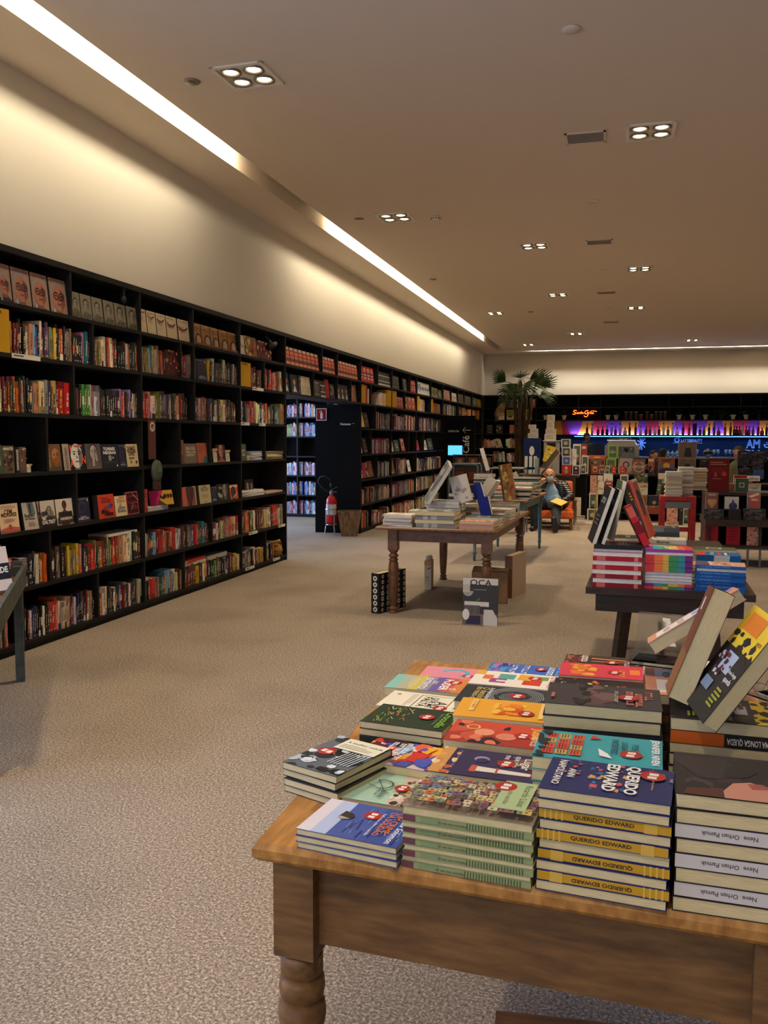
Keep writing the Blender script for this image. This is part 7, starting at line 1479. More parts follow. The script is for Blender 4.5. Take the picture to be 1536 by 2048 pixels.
# neon sign
t = empty('neon_sign', tuple(bp(1169, 828, 26.3)), 0, 'glowing orange neon script sign on the dark bar wall', 'sign')
def stroke(pts, r_=.0085):
    b = MB(); n = []
    for i in range(len(pts)-1):
        p0 = pts[max(i-1, 0)]; p1 = pts[i]; p2 = pts[i+1]; p3 = pts[min(i+2, len(pts)-1)]
        for k in range(4):
            u = k/4; n.append(tuple(.5*((2*p1[j])+(-p0[j]+p2[j])*u+(2*p0[j]-5*p1[j]+4*p2[j]-p3[j])*u*u+(-p0[j]+3*p1[j]-3*p2[j]+p3[j])*u**3) for j in (0, 1)))
    n.append(pts[-1]); b.tube([((x-47)*.0072, 0, (15-y)*.0072) for x, y in n], r_, 6); b.build('neon_tube', M['neon'], t, smooth=True)
stroke([(16, 2), (10, 0), (4, 3), (6, 7), (12, 10), (11, 14), (5, 16), (0, 14)]); stroke([(22, 9), (17, 10), (18, 14), (23, 12), (24, 9), (25, 14)], .0065); stroke([(27, 14), (28, 9), (31, 10), (31, 14)], .0065); stroke([(35, 4), (34, 14)], .0065); stroke([(32, 8), (37, 8)], .006); stroke([(41, 9), (38, 11), (40, 14), (43, 11), (41, 9)], .0065)
stroke([(62, 3), (54, 2), (48, 8), (50, 14), (57, 13), (60, 8), (61, 16), (58, 24), (51, 26), (45, 22)]); stroke([(65, 14), (65, 9), (69, 9)], .0065); stroke([(74, 9), (70, 11), (72, 14), (75, 10), (76, 14)], .0065); stroke([(80, 9), (78, 12), (80, 14), (83, 11), (80, 9)], .0065); stroke([(70, 5), (78, 3), (95, 5)], .0065)
b = MB(); b.box(-.35, .03, -.02, .35, .04, .0); b.build('backing_bar', M['rubber'], t)
# pots with plants
def pot_plant(x, label, pot=True, Y=26.42, seed=0, leafy=1.0, group='cream pots on the upper bar shelf'):
    xx = xcol(x, 2.16, Y); t = empty('potted_plant', (xx, Y, 2.135), 0, label, 'plant'); r = random.Random(seed+x)
    b = MB(); b.lathe([(.045, 0), (.062, .1), (.075, .105), (.08, .13), (.07, .13), (.065, .11), (.002, .11)], 16); b.build('pot', M['pot'] if pot else M['rubber'], t, smooth=False)
    b = MB()
    for i in range(int(34*leafy)):
        a = r.uniform(0, 2*PI); q = r.uniform(.03, .2); z = .13+r.uniform(-.02, .16)-max(0, q-.08)*r.uniform(.3, 1.9); p = Vector((q*math.cos(a), -abs(q*math.sin(a))*.5, z)); s = r.uniform(.02, .045)
        d = Vector((r.uniform(-1, 1), r.uniform(-1, .3), r.uniform(-.6, .6))).normalized(); e = d.cross(Vector((0, 0, 1))).normalized()*s*.6
        b.add([p-d*s, p+e, p+d*s, p-e], [(0, 1, 2, 3)]); 
        if i % 3 == 0: b.tube([(0, 0, .12), (p.x*.5, p.y*.5, max(.14, p.z+.03)), tuple(p)], .003, 4, cap=False)
    b.build('foliage', M['leaf'], t)
for i, (x, pt, lf, lb) in enumerate(((1091, 1, .3, 'small cream pot at the far left of the upper bar shelf'), (1108, 0, 1.4, 'bushy plant in a dark pot, left of the neon sign'), (1128, 1, .7, 'cream pot with a small plant just left of the neon sign'), (1216, 1, .15, 'nearly bare cream pot right of the neon sign'), (1232, 1, .9, 'cream pot with a trailing plant left of the jars'), (1358, 1, 1.1, 'cream pot with a plant just right of the jars'),
    (1385, 1, .5, 'second cream pot right of the jars'), (1411, 1, .8, 'third cream pot right of the jars'), (1443, 0, 1.5, 'dense trailing plant with no pale pot'), (1466, 1, .3, 'cream pot with a bare plant right of the trailing plant'), (1492, 1, .9, 'cream pot with spreading leaves near the right edge'), (1518, 0, .9, 'low spreading plant at the right end of the upper bar shelf'))): pot_plant(x, lb, bool(pt), seed=i, leafy=lf)
for i, x in enumerate((1252, 1262, 1272, 1282, 1294, 1303, 1312, 1321, 1330)):
    sm = x in (1282, 1303); h = .15 if sm else .23
    t = empty('coffee_jar', (xcol(x, 2.2, 26.42), 26.42, 2.135), 0, f'dark glass jar, {ordw(i+1)} from left of nine on the upper bar shelf', 'jar', 'jars on the upper bar shelf')
    b = MB(); b.lathe([(.048, 0), (.05, .01), (.05, h-.03), (.046, h-.02)], 12, c=(52, 34, 26) if not sm else (96, 34, 26)); b.build('body', M['print'], t, smooth=True); b = MB(); b.lathe([(.052, h-.02), (.052, h), (.001, h)], 12, c=(150, 146, 138)); b.build('lid', M['print'], t)
# bottles
BOT = {'tall': [(.036, 0), (.038, .01), (.038, .17), (.03, .2), (.014, .235), (.013, .3), (.015, .3), (.015, .31)], 'short': [(.042, 0), (.044, .01), (.044, .12), (.034, .15), (.016, .17), (.016, .2), (.019, .2), (.019, .225)], 'wine': [(.036, 0), (.037, .01), (.037, .19), (.026, .22), (.014, .25), (.014, .33)], 'squat': [(.055, 0), (.057, .01), (.054, .1), (.03, .13), (.018, .14), (.018, .19)]}
bmats = {c: mat('bottle_'+c, q, .12, spec=.6) for c, q in dict(clear=(170, 180, 215), dark=(22, 16, 18), amber=(120, 50, 22), green=(26, 50, 32), red=(150, 34, 30), brown=(52, 30, 20), blue=(90, 120, 190), grey=(80, 76, 84)).items()}
seqb = [(1174, 'tall', 'brown'), (1184, 'tall', 'clear'), (1196, 'short', 'red'), (1205, 'short', 'dark'), (1214, 'short', 'dark'), (1223, 'tall', 'clear'), (1231, 'short', 'red'), (1240, 'tall', 'clear'), (1250, 'squat', 'clear'), (1259, 'wine', 'dark'), (1271, 'wine', 'dark'), (1281, 'short', 'clear'), (1292, 'short', 'red'), (1300, 'short', 'grey'), (1310, 'short', 'clear'), (1318, 'short', 'brown'), (1327, 'wine', 'clear'), (1336, 'short', 'grey'), (1345, 'wine', 'clear'), (1354, 'squat', 'clear'), (1366, 'tall', 'dark'), (1378, 'tall', 'red'),
    (1400, 'short', 'green'), (1408, 'short', 'green'), (1418, 'tall', 'green'), (1428, 'wine', 'green'), (1437, 'squat', 'amber'), (1450, 'tall', 'amber'), (1461, 'wine', 'brown'), (1468, 'short', 'dark'), (1473, 'short', 'dark'), (1479, 'short', 'red'), (1485, 'tall', 'clear'), (1492, 'short', 'red'), (1498, 'short', 'amber'), (1506, 'short', 'grey'), (1516, 'tall', 'red'), (1524, 'squat', 'red'), (1533, 'tall', 'dark')]
cap_m = mat('bottle_cap', (30, 28, 30), .4); _bt = {}
for i, (x, s, c) in enumerate(seqb):
    loc = (xcol(x, 1.75, 26.42), 26.42, 1.701)
    lb = f"{'clear' if c == 'clear' else c} {'tall' if s in ('tall', 'wine') else 'short'} bottle, {ordw(i+1)} from left on the lit bar shelf"
    if (s, c) in _bt: o = clone(_bt[(s, c)], loc, None, lb); continue
    t = empty('bottle', loc, 0, lb, 'bottle', 'bottles on the lit bar shelf'); _bt[(s, c)] = t; pr_ = BOT[s]
    sc_ = .98; b = MB(); b.lathe([(r_*sc_, z*sc_) for r_, z in pr_], 14); b.build('glass_body', bmats[c], t, smooth=True); zt_2 = pr_[-1][1]*sc_; b = MB(); b.lathe([(.02, zt_2-.02), (.02, zt_2+.02), (.001, zt_2+.02)], 10); b.build('cap', cap_m, t)
gpx(1385, 1394, 870, 847, 26.4, plain((22, 18, 20)), 'black bottle gift box among the bottles', .08, (22, 18, 20), 'bottle_box', zb=1.701)
# blue lit drawings on the dark wall
t = empty('wall_lettering', tuple(bp(1524, 900, 26.55)), 0, 'blue-lit AM PM letters and cup drawn on the dark bar wall', 'lettering')
for s_, u, v in (('AM', -.42, .05), ('PM', -.42, -.24)):
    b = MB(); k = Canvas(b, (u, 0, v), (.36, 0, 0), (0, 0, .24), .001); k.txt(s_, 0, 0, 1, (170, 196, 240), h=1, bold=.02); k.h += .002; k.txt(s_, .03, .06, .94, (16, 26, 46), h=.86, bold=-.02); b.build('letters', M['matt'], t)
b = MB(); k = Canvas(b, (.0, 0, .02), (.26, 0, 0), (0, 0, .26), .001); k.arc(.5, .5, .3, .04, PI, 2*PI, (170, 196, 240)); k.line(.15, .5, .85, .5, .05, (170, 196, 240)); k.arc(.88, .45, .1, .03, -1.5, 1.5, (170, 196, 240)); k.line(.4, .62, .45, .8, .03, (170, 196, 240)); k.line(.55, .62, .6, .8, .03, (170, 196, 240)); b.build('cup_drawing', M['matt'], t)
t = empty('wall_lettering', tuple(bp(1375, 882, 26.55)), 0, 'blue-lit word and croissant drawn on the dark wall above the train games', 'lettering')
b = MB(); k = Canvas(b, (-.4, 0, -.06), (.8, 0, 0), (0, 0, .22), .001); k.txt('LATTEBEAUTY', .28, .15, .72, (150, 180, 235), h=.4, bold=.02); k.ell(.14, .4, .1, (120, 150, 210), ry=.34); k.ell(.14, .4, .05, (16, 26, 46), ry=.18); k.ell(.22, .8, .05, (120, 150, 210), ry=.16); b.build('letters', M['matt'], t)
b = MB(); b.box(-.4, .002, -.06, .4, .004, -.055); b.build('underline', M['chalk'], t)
t = empty('wall_drawing', tuple(bp(1283, 884, 26.55)), 0, 'white leafy drawing beside the espresso machine', 'drawing')
b = MB(); k = Canvas(b, (-.15, 0, -.25), (.3, 0, 0), (0, 0, .5), .001)
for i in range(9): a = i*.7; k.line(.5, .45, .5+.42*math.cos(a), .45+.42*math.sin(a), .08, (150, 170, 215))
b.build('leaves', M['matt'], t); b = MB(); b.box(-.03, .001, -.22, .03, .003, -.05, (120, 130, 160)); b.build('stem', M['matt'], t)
# counter, espresso machine, cups, domes, glasses
t = empty('bar_counter', (2.6, 24.2, 0), 0, 'long dark bar counter in front of the bottle wall', 'counter')
b = MB(); b.box(-4.0, 0, 1.06, 4, .6, 1.11); b.build('top', M['steel'], t); b = MB(); b.box(-3.95, .05, 0, 3.9, .55, 1.06); b.build('body', M['blackback'], t)
def espresso():
    Y = 24.35; xa, xb = xcol(1209, 1.1, Y), xcol(1278, 1.1, Y); w = xb-xa; t = empty('espresso_machine', ((xa+xb)/2, Y, 1.11), 0, 'wide pale espresso machine with cups on top, on the bar counter', 'coffee machine')
    cr_ = mat('machine_cream', (150, 146, 140), .35)
    b = MB(); b.add([(-w/2+.02, 0, .26), (w/2-.06, 0, .26), (w/2-.02, .35, .3), (-w/2+.06, .35, .3), (-w/2+.1, 0.02, .42), (w/2-.14, .02, .42), (w/2-.1, .33, .42), (-w/2+.14, .33, .42)], [(0, 3, 2, 1), (4, 5, 6, 7), (0, 1, 5, 4), (1, 2, 6, 5), (2, 3, 7, 6), (3, 0, 4, 7)]); b.build('hood', cr_, t)
    b = MB(); b.box(-w/2+.05, .05, 0, w/2-.05, .33, .27); b.build('body', M['steel'], t)
    for x in (-w/2, w/2-.12): b = MB(); b.box(x, 0, 0, x+.12, .35, .3); b.build('side_panel', cr_, t)
    b = MB(); b.box(-w/2+.06, .02, .42, w/2-.1, .34, .445); b.tube([(-w/2+.1, .02, .49), (w/2-.2, .02, .49)], .01, 6); b.build('cup_rail', M['chrome'], t)
    for i in range(3): b = MB(); b.lathe([(.03, .12), (.03, .2), (.04, .22)], 12, (-.2+.22*i, .0, 0)); b.tube([(-.2+.22*i, 0, .15), (-.2+.22*i, -.12, .14)], .012, 8); b.build('group_head', M['chrome'], t)
    b = MB(); b.lathe([(.001, .445), (.12, .45), (.13, .5), (.125, .5), (.11, .46), (.001, .455)], 20, (.02, .15, 0)); b.build('tray', M['chrome'], t)
    b = MB(); k = Canvas(b, (.02, -.002, .02), (.14, 0, 0), (0, 0, .2), .0006); k.rect(0, 0, 1, 1, (44, 40, 40)); k.blobs(4, 6, [(150, 140, 130)], (.1, .1, .9, .9), (.08, .16)); b.build('poster', M['matt'], t)
espresso()
gl = mat('blue_lit_glass', (150, 190, 235), .1, trans=.6)
for i, x in enumerate((1336, 1345, 1354)):
    o = MB(); o.lathe([(.02, 0), (.05, .01), (.055, .1), (.05, .11), (.012, .15), (.02, .17)], 14); ob_ = o.build('glass_bowl', gl, None, (xcol(x, 1.2, 24.4), 24.4, 1.11), True); tag(ob_, f'blue-lit glass bowl, {ordw(i+1)} of three on the bar counter', 'bowl', 'blue-lit bowls on the counter')
for i, x in enumerate((1394, 1428, 1436, 1452, 1460, 1468)):
    o = MB(); o.lathe([(.03, 0), (.032, .005), (.005, .01), (.005, .08), (.035, .1), (.04, .15), (.032, .2)], 14); ob_ = o.build('stem_glass', gl, None, (xcol(x, 1.2, 24.45), 24.45, 1.11), True); tag(ob_, f'blue-lit stem glass, {ordw(i+1)} from left on the bar counter', 'glass', 'blue-lit stem glasses on the counter')
for i, (x, w) in enumerate(((1416, .13), (1488, .12))):
    t = empty('cake_dome', (xcol(x, 1.2, 24.4), 24.4, 1.11), 0, ('left' if i == 0 else 'right')+' glass cake dome with pastries on the counter', 'cake dome')
    b = MB(); b.lathe([(.08, 0), (.03, .02), (.03, .05), (w, .06), (w, .07)], 18); b.build('stand', M['chrome'], t); b = MB(); b.lathe([(w*.95, .07), (w*.95, .13), (w*.7, .18), (w*.2, .2), (.015, .2), (.015, .23), (.001, .23)], 18); b.build('dome', M['glass'], t, smooth=True); b = MB(); b.ball((0, 0, .1), (w*.7, w*.7, .05), 12, 8, (96, 50, 36)); b.build('pastry', M['matt'], t, smooth=True)
gpx(1243, 1270, 913, 905, 24.3, plain((120, 130, 140)), 'low tray of cups right of the espresso machine', .15, (120, 130, 140), 'cup_tray', zb=1.111)
gpx(1188, 1203, 914, 888, 24.3, plain((30, 32, 38)), 'dark coffee grinder left of the espresso machine', .15, (30, 32, 38), 'coffee_grinder', zb=1.111)
gpx(1172, 1186, 914, 884, 24.3, 'darkgame', 'dark appliance behind the barista', .15, (30, 32, 38), 'coffee_grinder', zb=1.111)
# yellow ruler-like stick standing before the games island
b = MB(); b.bar((-.52, 16.0, 0), (-.44, 16.0, .84), .05, .02); o = b.build('yellow_pole', mat('yellow_plastic', (176, 150, 30), .5), None); tag(o, 'thin yellow pole standing before the games island', 'pole')
# ------------------------------------------------------------------ palm
t = empty('potted_palm', (-2.45, 21.5, 0), 0, 'tall fan palm with bare trunks before the corner bookcase', 'palm')
b = MB(); b.lathe([(.2, 0), (.28, .5), (.3, .5), (.3, .54), (.26, .54), (.25, .48), (.001, .48)], 20); b.build('planter', M['rubber'], t)
rp = random.Random(5); crowns = []
for i, (x, y, h) in enumerate(((-.13, .02, 2.75), (-.02, -.06, 2.95), (.09, .05, 2.8), (.2, -.02, 2.55), (.02, .1, 2.6))):
    b = MB(); pts = [(x*.6+rp.uniform(-.02, .02)+x*.5*z/h, y, z) for z in [k*h/8 for k in range(1, 9)]]; pts.insert(0, (x*.6, y, .45)); b.tube(pts, [.045+.006*(k % 2) for k in range(len(pts))], 9); b.build('trunk', M['trunk'], t, smooth=True); crowns.append(Vector(pts[-1]))
def fan(base, tip, up, n, L, spread, m, name='frond', droop=.25):
    b = MB(); base = Vector(base); tip = Vector(tip); d = (tip-base).normalized(); mid = (base+tip)/2+Vector((0, 0, .08)); b.tube([tuple(base), tuple(mid), tuple(tip)], [.009, .007, .006], 5)
    s = d.cross(Vector(up)).normalized(); nn = s.cross(d).normalized()
    for i in range(n):
        a = (-.5+i/(n-1))*spread; q = (d*math.cos(a)+s*math.sin(a)).normalized(); l = L*(1-.35*abs(a)/(spread/2))*rp.uniform(.9, 1.08); w = .017; e = q.cross(nn).normalized()*w
        p0 = tip; p1 = tip+q*l*.35+nn*.01; p2 = tip+q*l*.75-Vector((0, 0, droop*l*.25)); p3 = tip+q*l-Vector((0, 0, droop*l*.6)); f = nn*.006
        b.add([p0-e*.3, p0+e*.3, p1+e, p1-e, p2+e*.8, p2-e*.8, p3, p1+f, p2+f], [(0, 1, 2, 7), (0, 7, 3), (7, 2, 4, 8), (3, 7, 8, 5), (8, 4, 6), (5, 8, 6)])
    o = b.build(name, m, t); return o
CP = lambda px_, py_, Y=21.5: aty(px_, py_, Y)-Vector((-2.45, 21.5, 0))
for (cx_, cy_, L, sp, dr, dy) in ((1012, 764, .36, 1.3, .1, -.1), (1040, 756, .42, 1.5, .1, .1), (1060, 758, .4, 1.4, .05, 0), (1076, 764, .44, 1.4, .1, -.2), (1086, 772, .36, 1.6, .35, .1), (1022, 785, .4, 1.8, .5, -.25), (1068, 790, .42, 1.9, .5, -.3), (1045, 778, .46, 2.2, .3, -.45), (1032, 772, .42, 1.9, .2, .3), (1056, 776, .42, 1.9, .2, .35), (1080, 792, .36, 1.6, .7, .1), (1014, 795, .3, 1.6, .6, .1), (1048, 792, .4, 2.4, .5, -.4), (1036, 768, .5, 1.2, .0, -.1), (1066, 770, .46, 1.2, .0, .2), (1052, 768, .44, 1.6, .1, -.2)):
    c = CP(cx_, cy_)+Vector((0, dy, 0)); bs = min(crowns, key=lambda q: (q-c).length); fan(bs, c, (0, -1, .3), 11, L*1.35, sp*1.15, M['leaf'], droop=dr*.8)
fan(crowns[0], CP(1012, 806)+Vector((0, -.2, 0)), (0, -1, .2), 9, .42, 1.0, M['deadleaf'], droop=.9)
# ------------------------------------------------------------------ orange armchair
t = empty('armchair', (-1.15, 15.65, 0), .06, 'orange upholstered low armchair holding the masked man', 'chair')
b = MB(); b.box(-.31, -.36, .19, .31, .25, .33); b.build('seat', M['orange'], t, bevel=.035)
b = MB(); b.add([(-.3, .18, .30), (.3, .18, .30), (.3, .32, .3), (-.3, .32, .3), (-.29, .34, .82), (.29, .34, .82), (.28, .46, .80), (-.28, .46, .80)], [(0, 3, 2, 1), (4, 5, 6, 7), (0, 1, 5, 4), (1, 2, 6, 5), (2, 3, 7, 6), (3, 0, 4, 7)]); b.build('backrest', M['orange'], t, bevel=.03)
for x in (-.26, .26):
    for y, dy in ((-.3, -.03), (.25, .05)): b = MB(); b.bar((x, y, .2), (x*1.04, y+dy, 0), .045, .04); b.build('leg', M['midwood'], t)
for x in (-.34, .34): b = MB(); b.bar((x, -.28, .5), (x, .3, .5), .05, .03); b.bar((x, -.2, .22), (x, -.22, .5), .035, .035); b.bar((x, .2, .22), (x, .26, .5), .035, .035); b.build('armrest', M['midwood'], t)
# ------------------------------------------------------------------ people
def flesh(name, chains, balls, m, parent=None, voxel=.007, it=4, loc=None):
    b = MB()
    for pts, rr in chains:
        rr = rr if isinstance(rr, (list, tuple)) else [rr]*len(pts)
        b.tube(pts, rr, 14)
        for p, r_ in zip(pts, rr): b.ball(p, r_, 14, 8)
    for p, r_ in balls: b.ball(p, r_, 18, 12)
    o = b.build(name, m, parent, loc, smooth=True)
    md = o.modifiers.new('skin', 'REMESH'); md.mode = 'VOXEL'; md.voxel_size = voxel; md.use_smooth_shade = True
    md = o.modifiers.new('soft', 'SMOOTH'); md.iterations = it; md.factor = .5
    return o
SK = noisy('skin', (186, 128, 96), (202, 146, 112), 14, .5, spec=.4)
def hand_chains(w, d, n, side, curl=.5, s=1.0):
    """wrist w, direction d of the fingers, back-of-hand normal n; side +1 thumb on the cross(d,n) side"""
    w = Vector(w); d = Vector(d).normalized(); n = Vector(n); n = (n-d*n.dot(d)).normalized(); x = d.cross(n)*side; ch = []
    palm = [w, w+d*.045*s, w+d*.085*s]
    for q in (-.026, 0, .024): ch.append(([tuple(w+x*q*.5*s), tuple(w+d*.045*s+x*q*s), tuple(w+d*.085*s+x*q*1.15*s)], [.019*s, .017*s, .0145*s]))
    for i, (q, L) in enumerate(((.032, .07), (.011, .08), (-.011, .074), (-.032, .058))):
        a = w+d*.088*s+x*q*s; pts = [a]; ang = 0
        for k, f in enumerate((.45, .32, .23)):
            ang += curl*(.5+.35*k); v = d*math.cos(ang)-n*math.sin(ang)+x*q*1.2; pts.append(pts[-1]+v.normalized()*L*f*s)
        ch.append(([tuple(p) for p in pts], [.0095*s, .009*s, .0085*s, .0075*s]))
    a = w+d*.02*s+x*.03*s; th = [a, a+(d*.6+x*.8-n*.2).normalized()*.035*s, a+(d*.6+x*.8-n*.2).normalized()*.035*s+(d*.85+x*.4-n*.3).normalized()*.032*s, a+(d*.6+x*.8-n*.2).normalized()*.035*s+(d*.9+x*.3-n*.4).normalized()*.058*s]
    ch.append(([tuple(p) for p in th], [.013*s, .011*s, .010*s, .0085*s])); return ch
man = empty('person', (-1.2, 15.6, 0), 0, 'seated man in a black quilted jacket with a face mask, chin on hand', 'person')
P = lambda x, y, z: (x+1.2, y-15.6, z)
hc = P(-1.25, 15.45, .935)
ch = [([P(-1.2, 15.75, .42), P(-1.21, 15.72, .58), P(-1.22, 15.7, .72)], [.16, .165, .14]), ([P(-1.235, 15.64, .76), P(-1.25, 15.5, .88)], [.06, .055]),
      ([P(-1.43, 15.66, .73), P(-1.50, 15.45, .56), P(-1.40, 15.33, .76)], [.055, .045, .03]), ([P(-1.02, 15.66, .73), P(-.90, 15.5, .56), P(-1.0, 15.27, .50)], [.055, .045, .03]),
      ([P(-1.29, 15.7, .42), P(-1.45, 15.2, .47), P(-1.465, 15.2, .1)], [.085, .062, .045]), ([P(-1.12, 15.7, .41), P(-1.1, 15.22, .36), P(-1.08, 14.88, .11)], [.085, .062, .045])]
ch += hand_chains(P(-1.39, 15.32, .78), (.35, -.15, 1), (-.8, -.6, .1), 1, 1.0); ch += hand_chains(P(-1.02, 15.25, .49), (-.55, -.6, -.45), (.1, -.5, .85), -1, .35)
hx, hy, hz = hc
bl_ = [((hx, hy, hz), (.078, .095, .105)), ((hx, hy+.015, hz+.03), (.082, .098, .085)), ((hx+.005, hy-.06, hz-.06), (.045, .045, .05)), ((hx+.01, hy-.1, hz-.005), (.014, .02, .026)), ((hx-.082, hy+.01, hz-.01), (.012, .022, .03)), ((hx+.082, hy+.01, hz-.01), (.012, .022, .03)), ((hx-.03, hy-.085, hz+.03), (.022, .012, .008)), ((hx+.035, hy-.085, hz+.03), (.022, .012, .008))]
flesh('body', ch, bl_, SK, man, .006)
b = MB()
for s_ in (-.03, .034): b.ball((hx+s_, hy-.088, hz+.013), (.012, .008, .006), 10, 6)
b.build('eye', mat('dark_eye', (40, 30, 28), .3), man, smooth=True)
b = MB()
for s_ in (-1, 1): b.ball((hx+s_*.073, hy+.03, hz+.01), (.016, .05, .05), 12, 8)
b.ball((hx, hy+.075, hz-.02), (.066, .035, .06), 12, 8); b.build('hair', mat('grey_hair', (150, 142, 132), .9), man, smooth=True)
mk = MB(); mk.ball((hx+.012, hy-.063, hz-.055), (.062, .056, .058), 18, 12); mk.tube([(hx+.05, hy-.07, hz-.03), (hx+.078, hy, hz)], .003, 5); mk.build('face_mask', mat('pale_blue_mask', (150, 178, 186), .8), man, smooth=True)
JK = mat('quilted_black_nylon', (34, 31, 33), .32); 
wv = N(JK, 'ShaderNodeTexWave'); wv.bands_direction = 'Z'; wv.inputs['Scale'].default_value = 9; wv.inputs['Distortion'].default_value = 1.2; tcj = N(JK, 'ShaderNodeTexCoord'); LK(JK, tcj.outputs['Object'], wv.inputs['Vector']); bpj = N(JK, 'ShaderNodeBump'); bpj.inputs['Strength'].default_value = .5; bpj.inputs['Distance'].default_value = .012; LK(JK, wv.outputs['Fac'], bpj.inputs['Height']); LK(JK, bpj.outputs[0], JK.node_tree.nodes['Principled BSDF'].inputs['Normal'])
flesh('jacket', [([P(-1.37, 15.66, .50), P(-1.36, 15.64, .64), P(-1.36, 15.66, .75)], [.12, .12, .10]), ([P(-1.04, 15.66, .46), P(-1.04, 15.64, .62), P(-1.08, 15.66, .75)], [.13, .12, .10]), ([P(-1.2, 15.8, .45), P(-1.22, 15.78, .75)], [.17, .15]),
    ([P(-1.43, 15.66, .75), P(-1.505, 15.45, .56), P(-1.42, 15.35, .72)], [.088, .075, .052]), ([P(-1.02, 15.66, .75), P(-.895, 15.5, .555), P(-.985, 15.31, .51)], [.088, .078, .052]), ([P(-1.33, 15.62, .79), P(-1.25, 15.68, .82), P(-1.15, 15.62, .79)], [.045, .045, .045])], [], JK, man, .008)
flesh('shirt', [([P(-1.21, 15.52, .50), P(-1.22, 15.54, .62), P(-1.235, 15.58, .74)], [.155, .125, .07])], [(P(-1.2, 15.49, .5), (.165, .13, .13))], noisy('pale_blue_shirt', (104, 136, 172), (128, 158, 190), 8, .8), man, .008)
TRO = noisy('dark_trousers', (32, 34, 42), (46, 50, 60), 9, .85)
flesh('trousers', [([P(-1.2, 15.72, .38), P(-1.3, 15.62, .42), P(-1.455, 15.2, .49), P(-1.465, 15.2, .3), P(-1.47, 15.2, .09)], [.15, .115, .085, .072, .07]), ([P(-1.2, 15.72, .38), P(-1.12, 15.6, .40), P(-1.10, 15.2, .37), P(-1.09, 15.02, .22), P(-1.08, 14.90, .12)], [.15, .115, .088, .075, .07])], [], TRO, man, .008)
SHO = mat('dark_shoe', (30, 26, 25), .5)
flesh('shoe', [([P(-1.47, 15.22, .05), P(-1.48, 15.05, .042), P(-1.49, 14.98, .04)], [.05, .045, .04])], [], SHO, man, .007)
flesh('shoe', [([P(-1.085, 14.85, .055), P(-1.10, 14.80, .15), P(-1.115, 14.78, .235)], [.052, .052, .045])], [], SHO, man, .007)
b = MB(); b.bar(P(-1.085, 14.79, .01), P(-1.12, 14.725, .27), .095, .02, up=(1, 0, 0)); b.build('shoe_sole', mat('grey_sole', (62, 54, 50), .8), man, bevel=.008)
o = paperback(.24, .17, .012, plain((212, 176, 66)), sc=(200, 160, 60), cc=(212, 176, 66)); o.location = (-1.06, 15.18, .49); o.rotation_euler = (.35, .25, -.6); tag(o, 'yellow booklet lying on the seated man\'s lap', 'book')
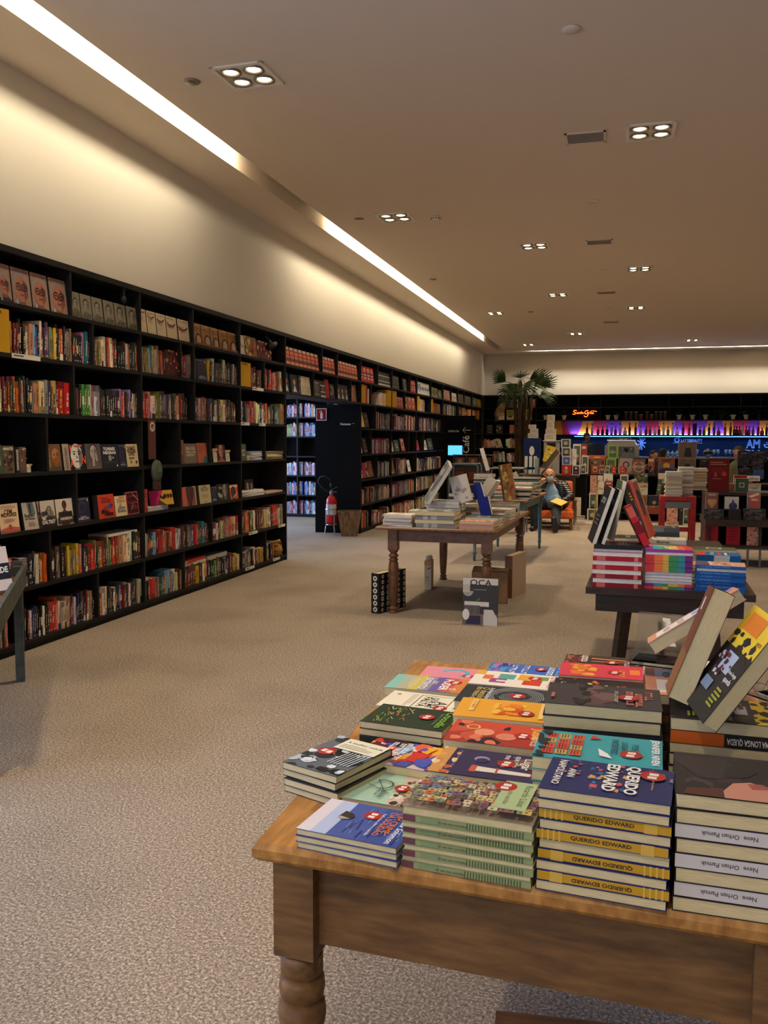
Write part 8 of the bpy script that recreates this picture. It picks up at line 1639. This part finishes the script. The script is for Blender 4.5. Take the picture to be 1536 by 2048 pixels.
def figure(label, X, Y, zh, rz, skin, hair, top, seated=True, longhair=False, arms=1, mask=None):
    t = empty('person', (X, Y, 0), rz, label, 'person'); q = zh-1.63 if not seated else 0
    hz = zh; sh = hz-.24; hp = sh-.5 if seated else .92
    ch = [([(0, .03, hp), (0, .02, (hp+sh)/2), (0, .02, sh-.03)], [.15, .14, .15]), ([(0, .02, sh), (0, 0, hz-.07)], [.055, .05])]
    el = []
    for s in (-1, 1):
        ch.append(([(s*.17, .02, sh-.01), (s*.22, -.04, sh-.28), (s*.12, -.3, sh-.30)], [.05, .042, .03])); ch += hand_chains((s*.11, -.32, sh-.30), (-s*.25, -1, 0), (0, 0, 1), s, .5)
        if seated: ch.append(([(s*.09, .03, hp), (s*.12, -.42, hp), (s*.12, -.45, .08)], [.08, .06, .045]))
        else: ch.append(([(s*.09, .03, hp), (s*.1, .02, .5), (s*.1, .03, .08)], [.085, .06, .045]))
    m = mat('skin_'+str(len(bpy.data.materials)), skin, .5)
    flesh('body', ch, [((0, 0, hz), (.075, .092, .11)), ((0, -.09, hz-.015), (.013, .018, .024)), ((0, -.05, hz-.075), (.045, .04, .04)), ((-.078, .01, hz), (.012, .02, .03)), ((.078, .01, hz), (.012, .02, .03))], m, t, .008)
    b = MB()
    for s in (-.03, .03): b.ball((s, -.085, hz+.012), (.012, .008, .006), 8, 6)
    b.build('eye', mat('dark_eye_'+str(len(bpy.data.materials)), (36, 28, 26), .3), t, smooth=True)
    b = MB(); b.bar((-.024, -.087, hz-.055), (.024, -.087, hz-.055), .006, .007); b.build('mouth', mat('lips_'+str(len(bpy.data.materials)), (150, 84, 76), .5), t)
    hb = [((0, .02, hz+.045), (.086, .098, .08)), ((0, .05, hz), (.08, .07, .09))]
    if longhair: hb += [((0, .07, hz-.1), (.09, .06, .16))]
    flesh('hair', [], hb, mat('hair_'+str(len(bpy.data.materials)), hair, .7), t, .01)
    tm = mat('top_'+str(len(bpy.data.materials)), top, .85)
    flesh('shirt', [([(0, .03, hp-.03), (0, .02, (hp+sh)/2), (0, .02, sh-.04)], [.17, .16, .165])]+[([(s*.15, .02, sh-.02), (s*.225, -.04, sh-.28), (s*.13, -.27, sh-.30)], [.07, .06, .045]) for s in (-1, 1)], [((0, .02, sh-.02), (.2, .1, .07))], tm, t, .01)
    flesh('trousers', [([(s*.06, .04, hp-.02), (s*.12, -.42, hp), (s*.12, -.44, .1)], [.12, .085, .06]) if seated else ([(s*.08, .03, hp), (s*.1, .02, .5), (s*.1, .03, .1)], [.12, .08, .065]) for s in (-1, 1)], [], mat('trousers_'+str(len(bpy.data.materials)), (34, 36, 44), .85), t, .01)
    for s in (-1, 1): yq = -.45 if seated else .03; flesh('shoe', [([(s*.12, yq, .05), (s*.13, yq-.15, .045)], [.048, .042])], [], mat('shoe_'+str(len(bpy.data.materials)), (28, 26, 26), .5), t, .01)
    if mask: b = MB(); b.ball((0, -.06, hz-.055), (.06, .05, .055), 14, 10); b.build('face_mask', mat('mask_'+str(len(bpy.data.materials)), mask, .8), t, smooth=True)
    return t
figure('barista with black hair and pale collar standing behind the bar', -1.03, 25.5, 1.63, .9, (120, 84, 66), (18, 16, 18), (40, 44, 56), seated=False)
def stool(X, Y, h, label):
    t = empty('stool', (X, Y, 0), 0, label, 'stool'); b = MB(); b.lathe([(.17, h-.04), (.18, h-.02), (.17, h), (.001, h)], 20); b.build('seat', M['dark'], t)
    for a in range(4): q = a*PI/2+.4; b = MB(); b.tube([(.1*math.cos(q), .1*math.sin(q), h-.03), (.17*math.cos(q), .17*math.sin(q), 0)], .014, 6); b.build('leg', M['steel'], t)
figure('dark-haired woman whose head shows above the games island', .64, 20.6, 1.21, .5, (168, 118, 92), (30, 22, 20), (50, 40, 46), longhair=True); stool(.64, 20.66, .38, 'low stool under the dark-haired woman')
figure('person with swept dark hair seen from behind next to the woman', .86, 21.4, 1.24, 2.6, (150, 104, 80), (34, 27, 24), (44, 40, 42), longhair=True); stool(.86, 21.4, .38, 'low stool under the person seen from behind')
figure('man in an olive pullover sitting at the right behind the maroon board', 1.93, 16.6, 1.33, -.5, (170, 116, 88), (64, 48, 38), (84, 84, 52)); stool(1.93, 16.64, .5, 'stool under the man in the olive pullover')
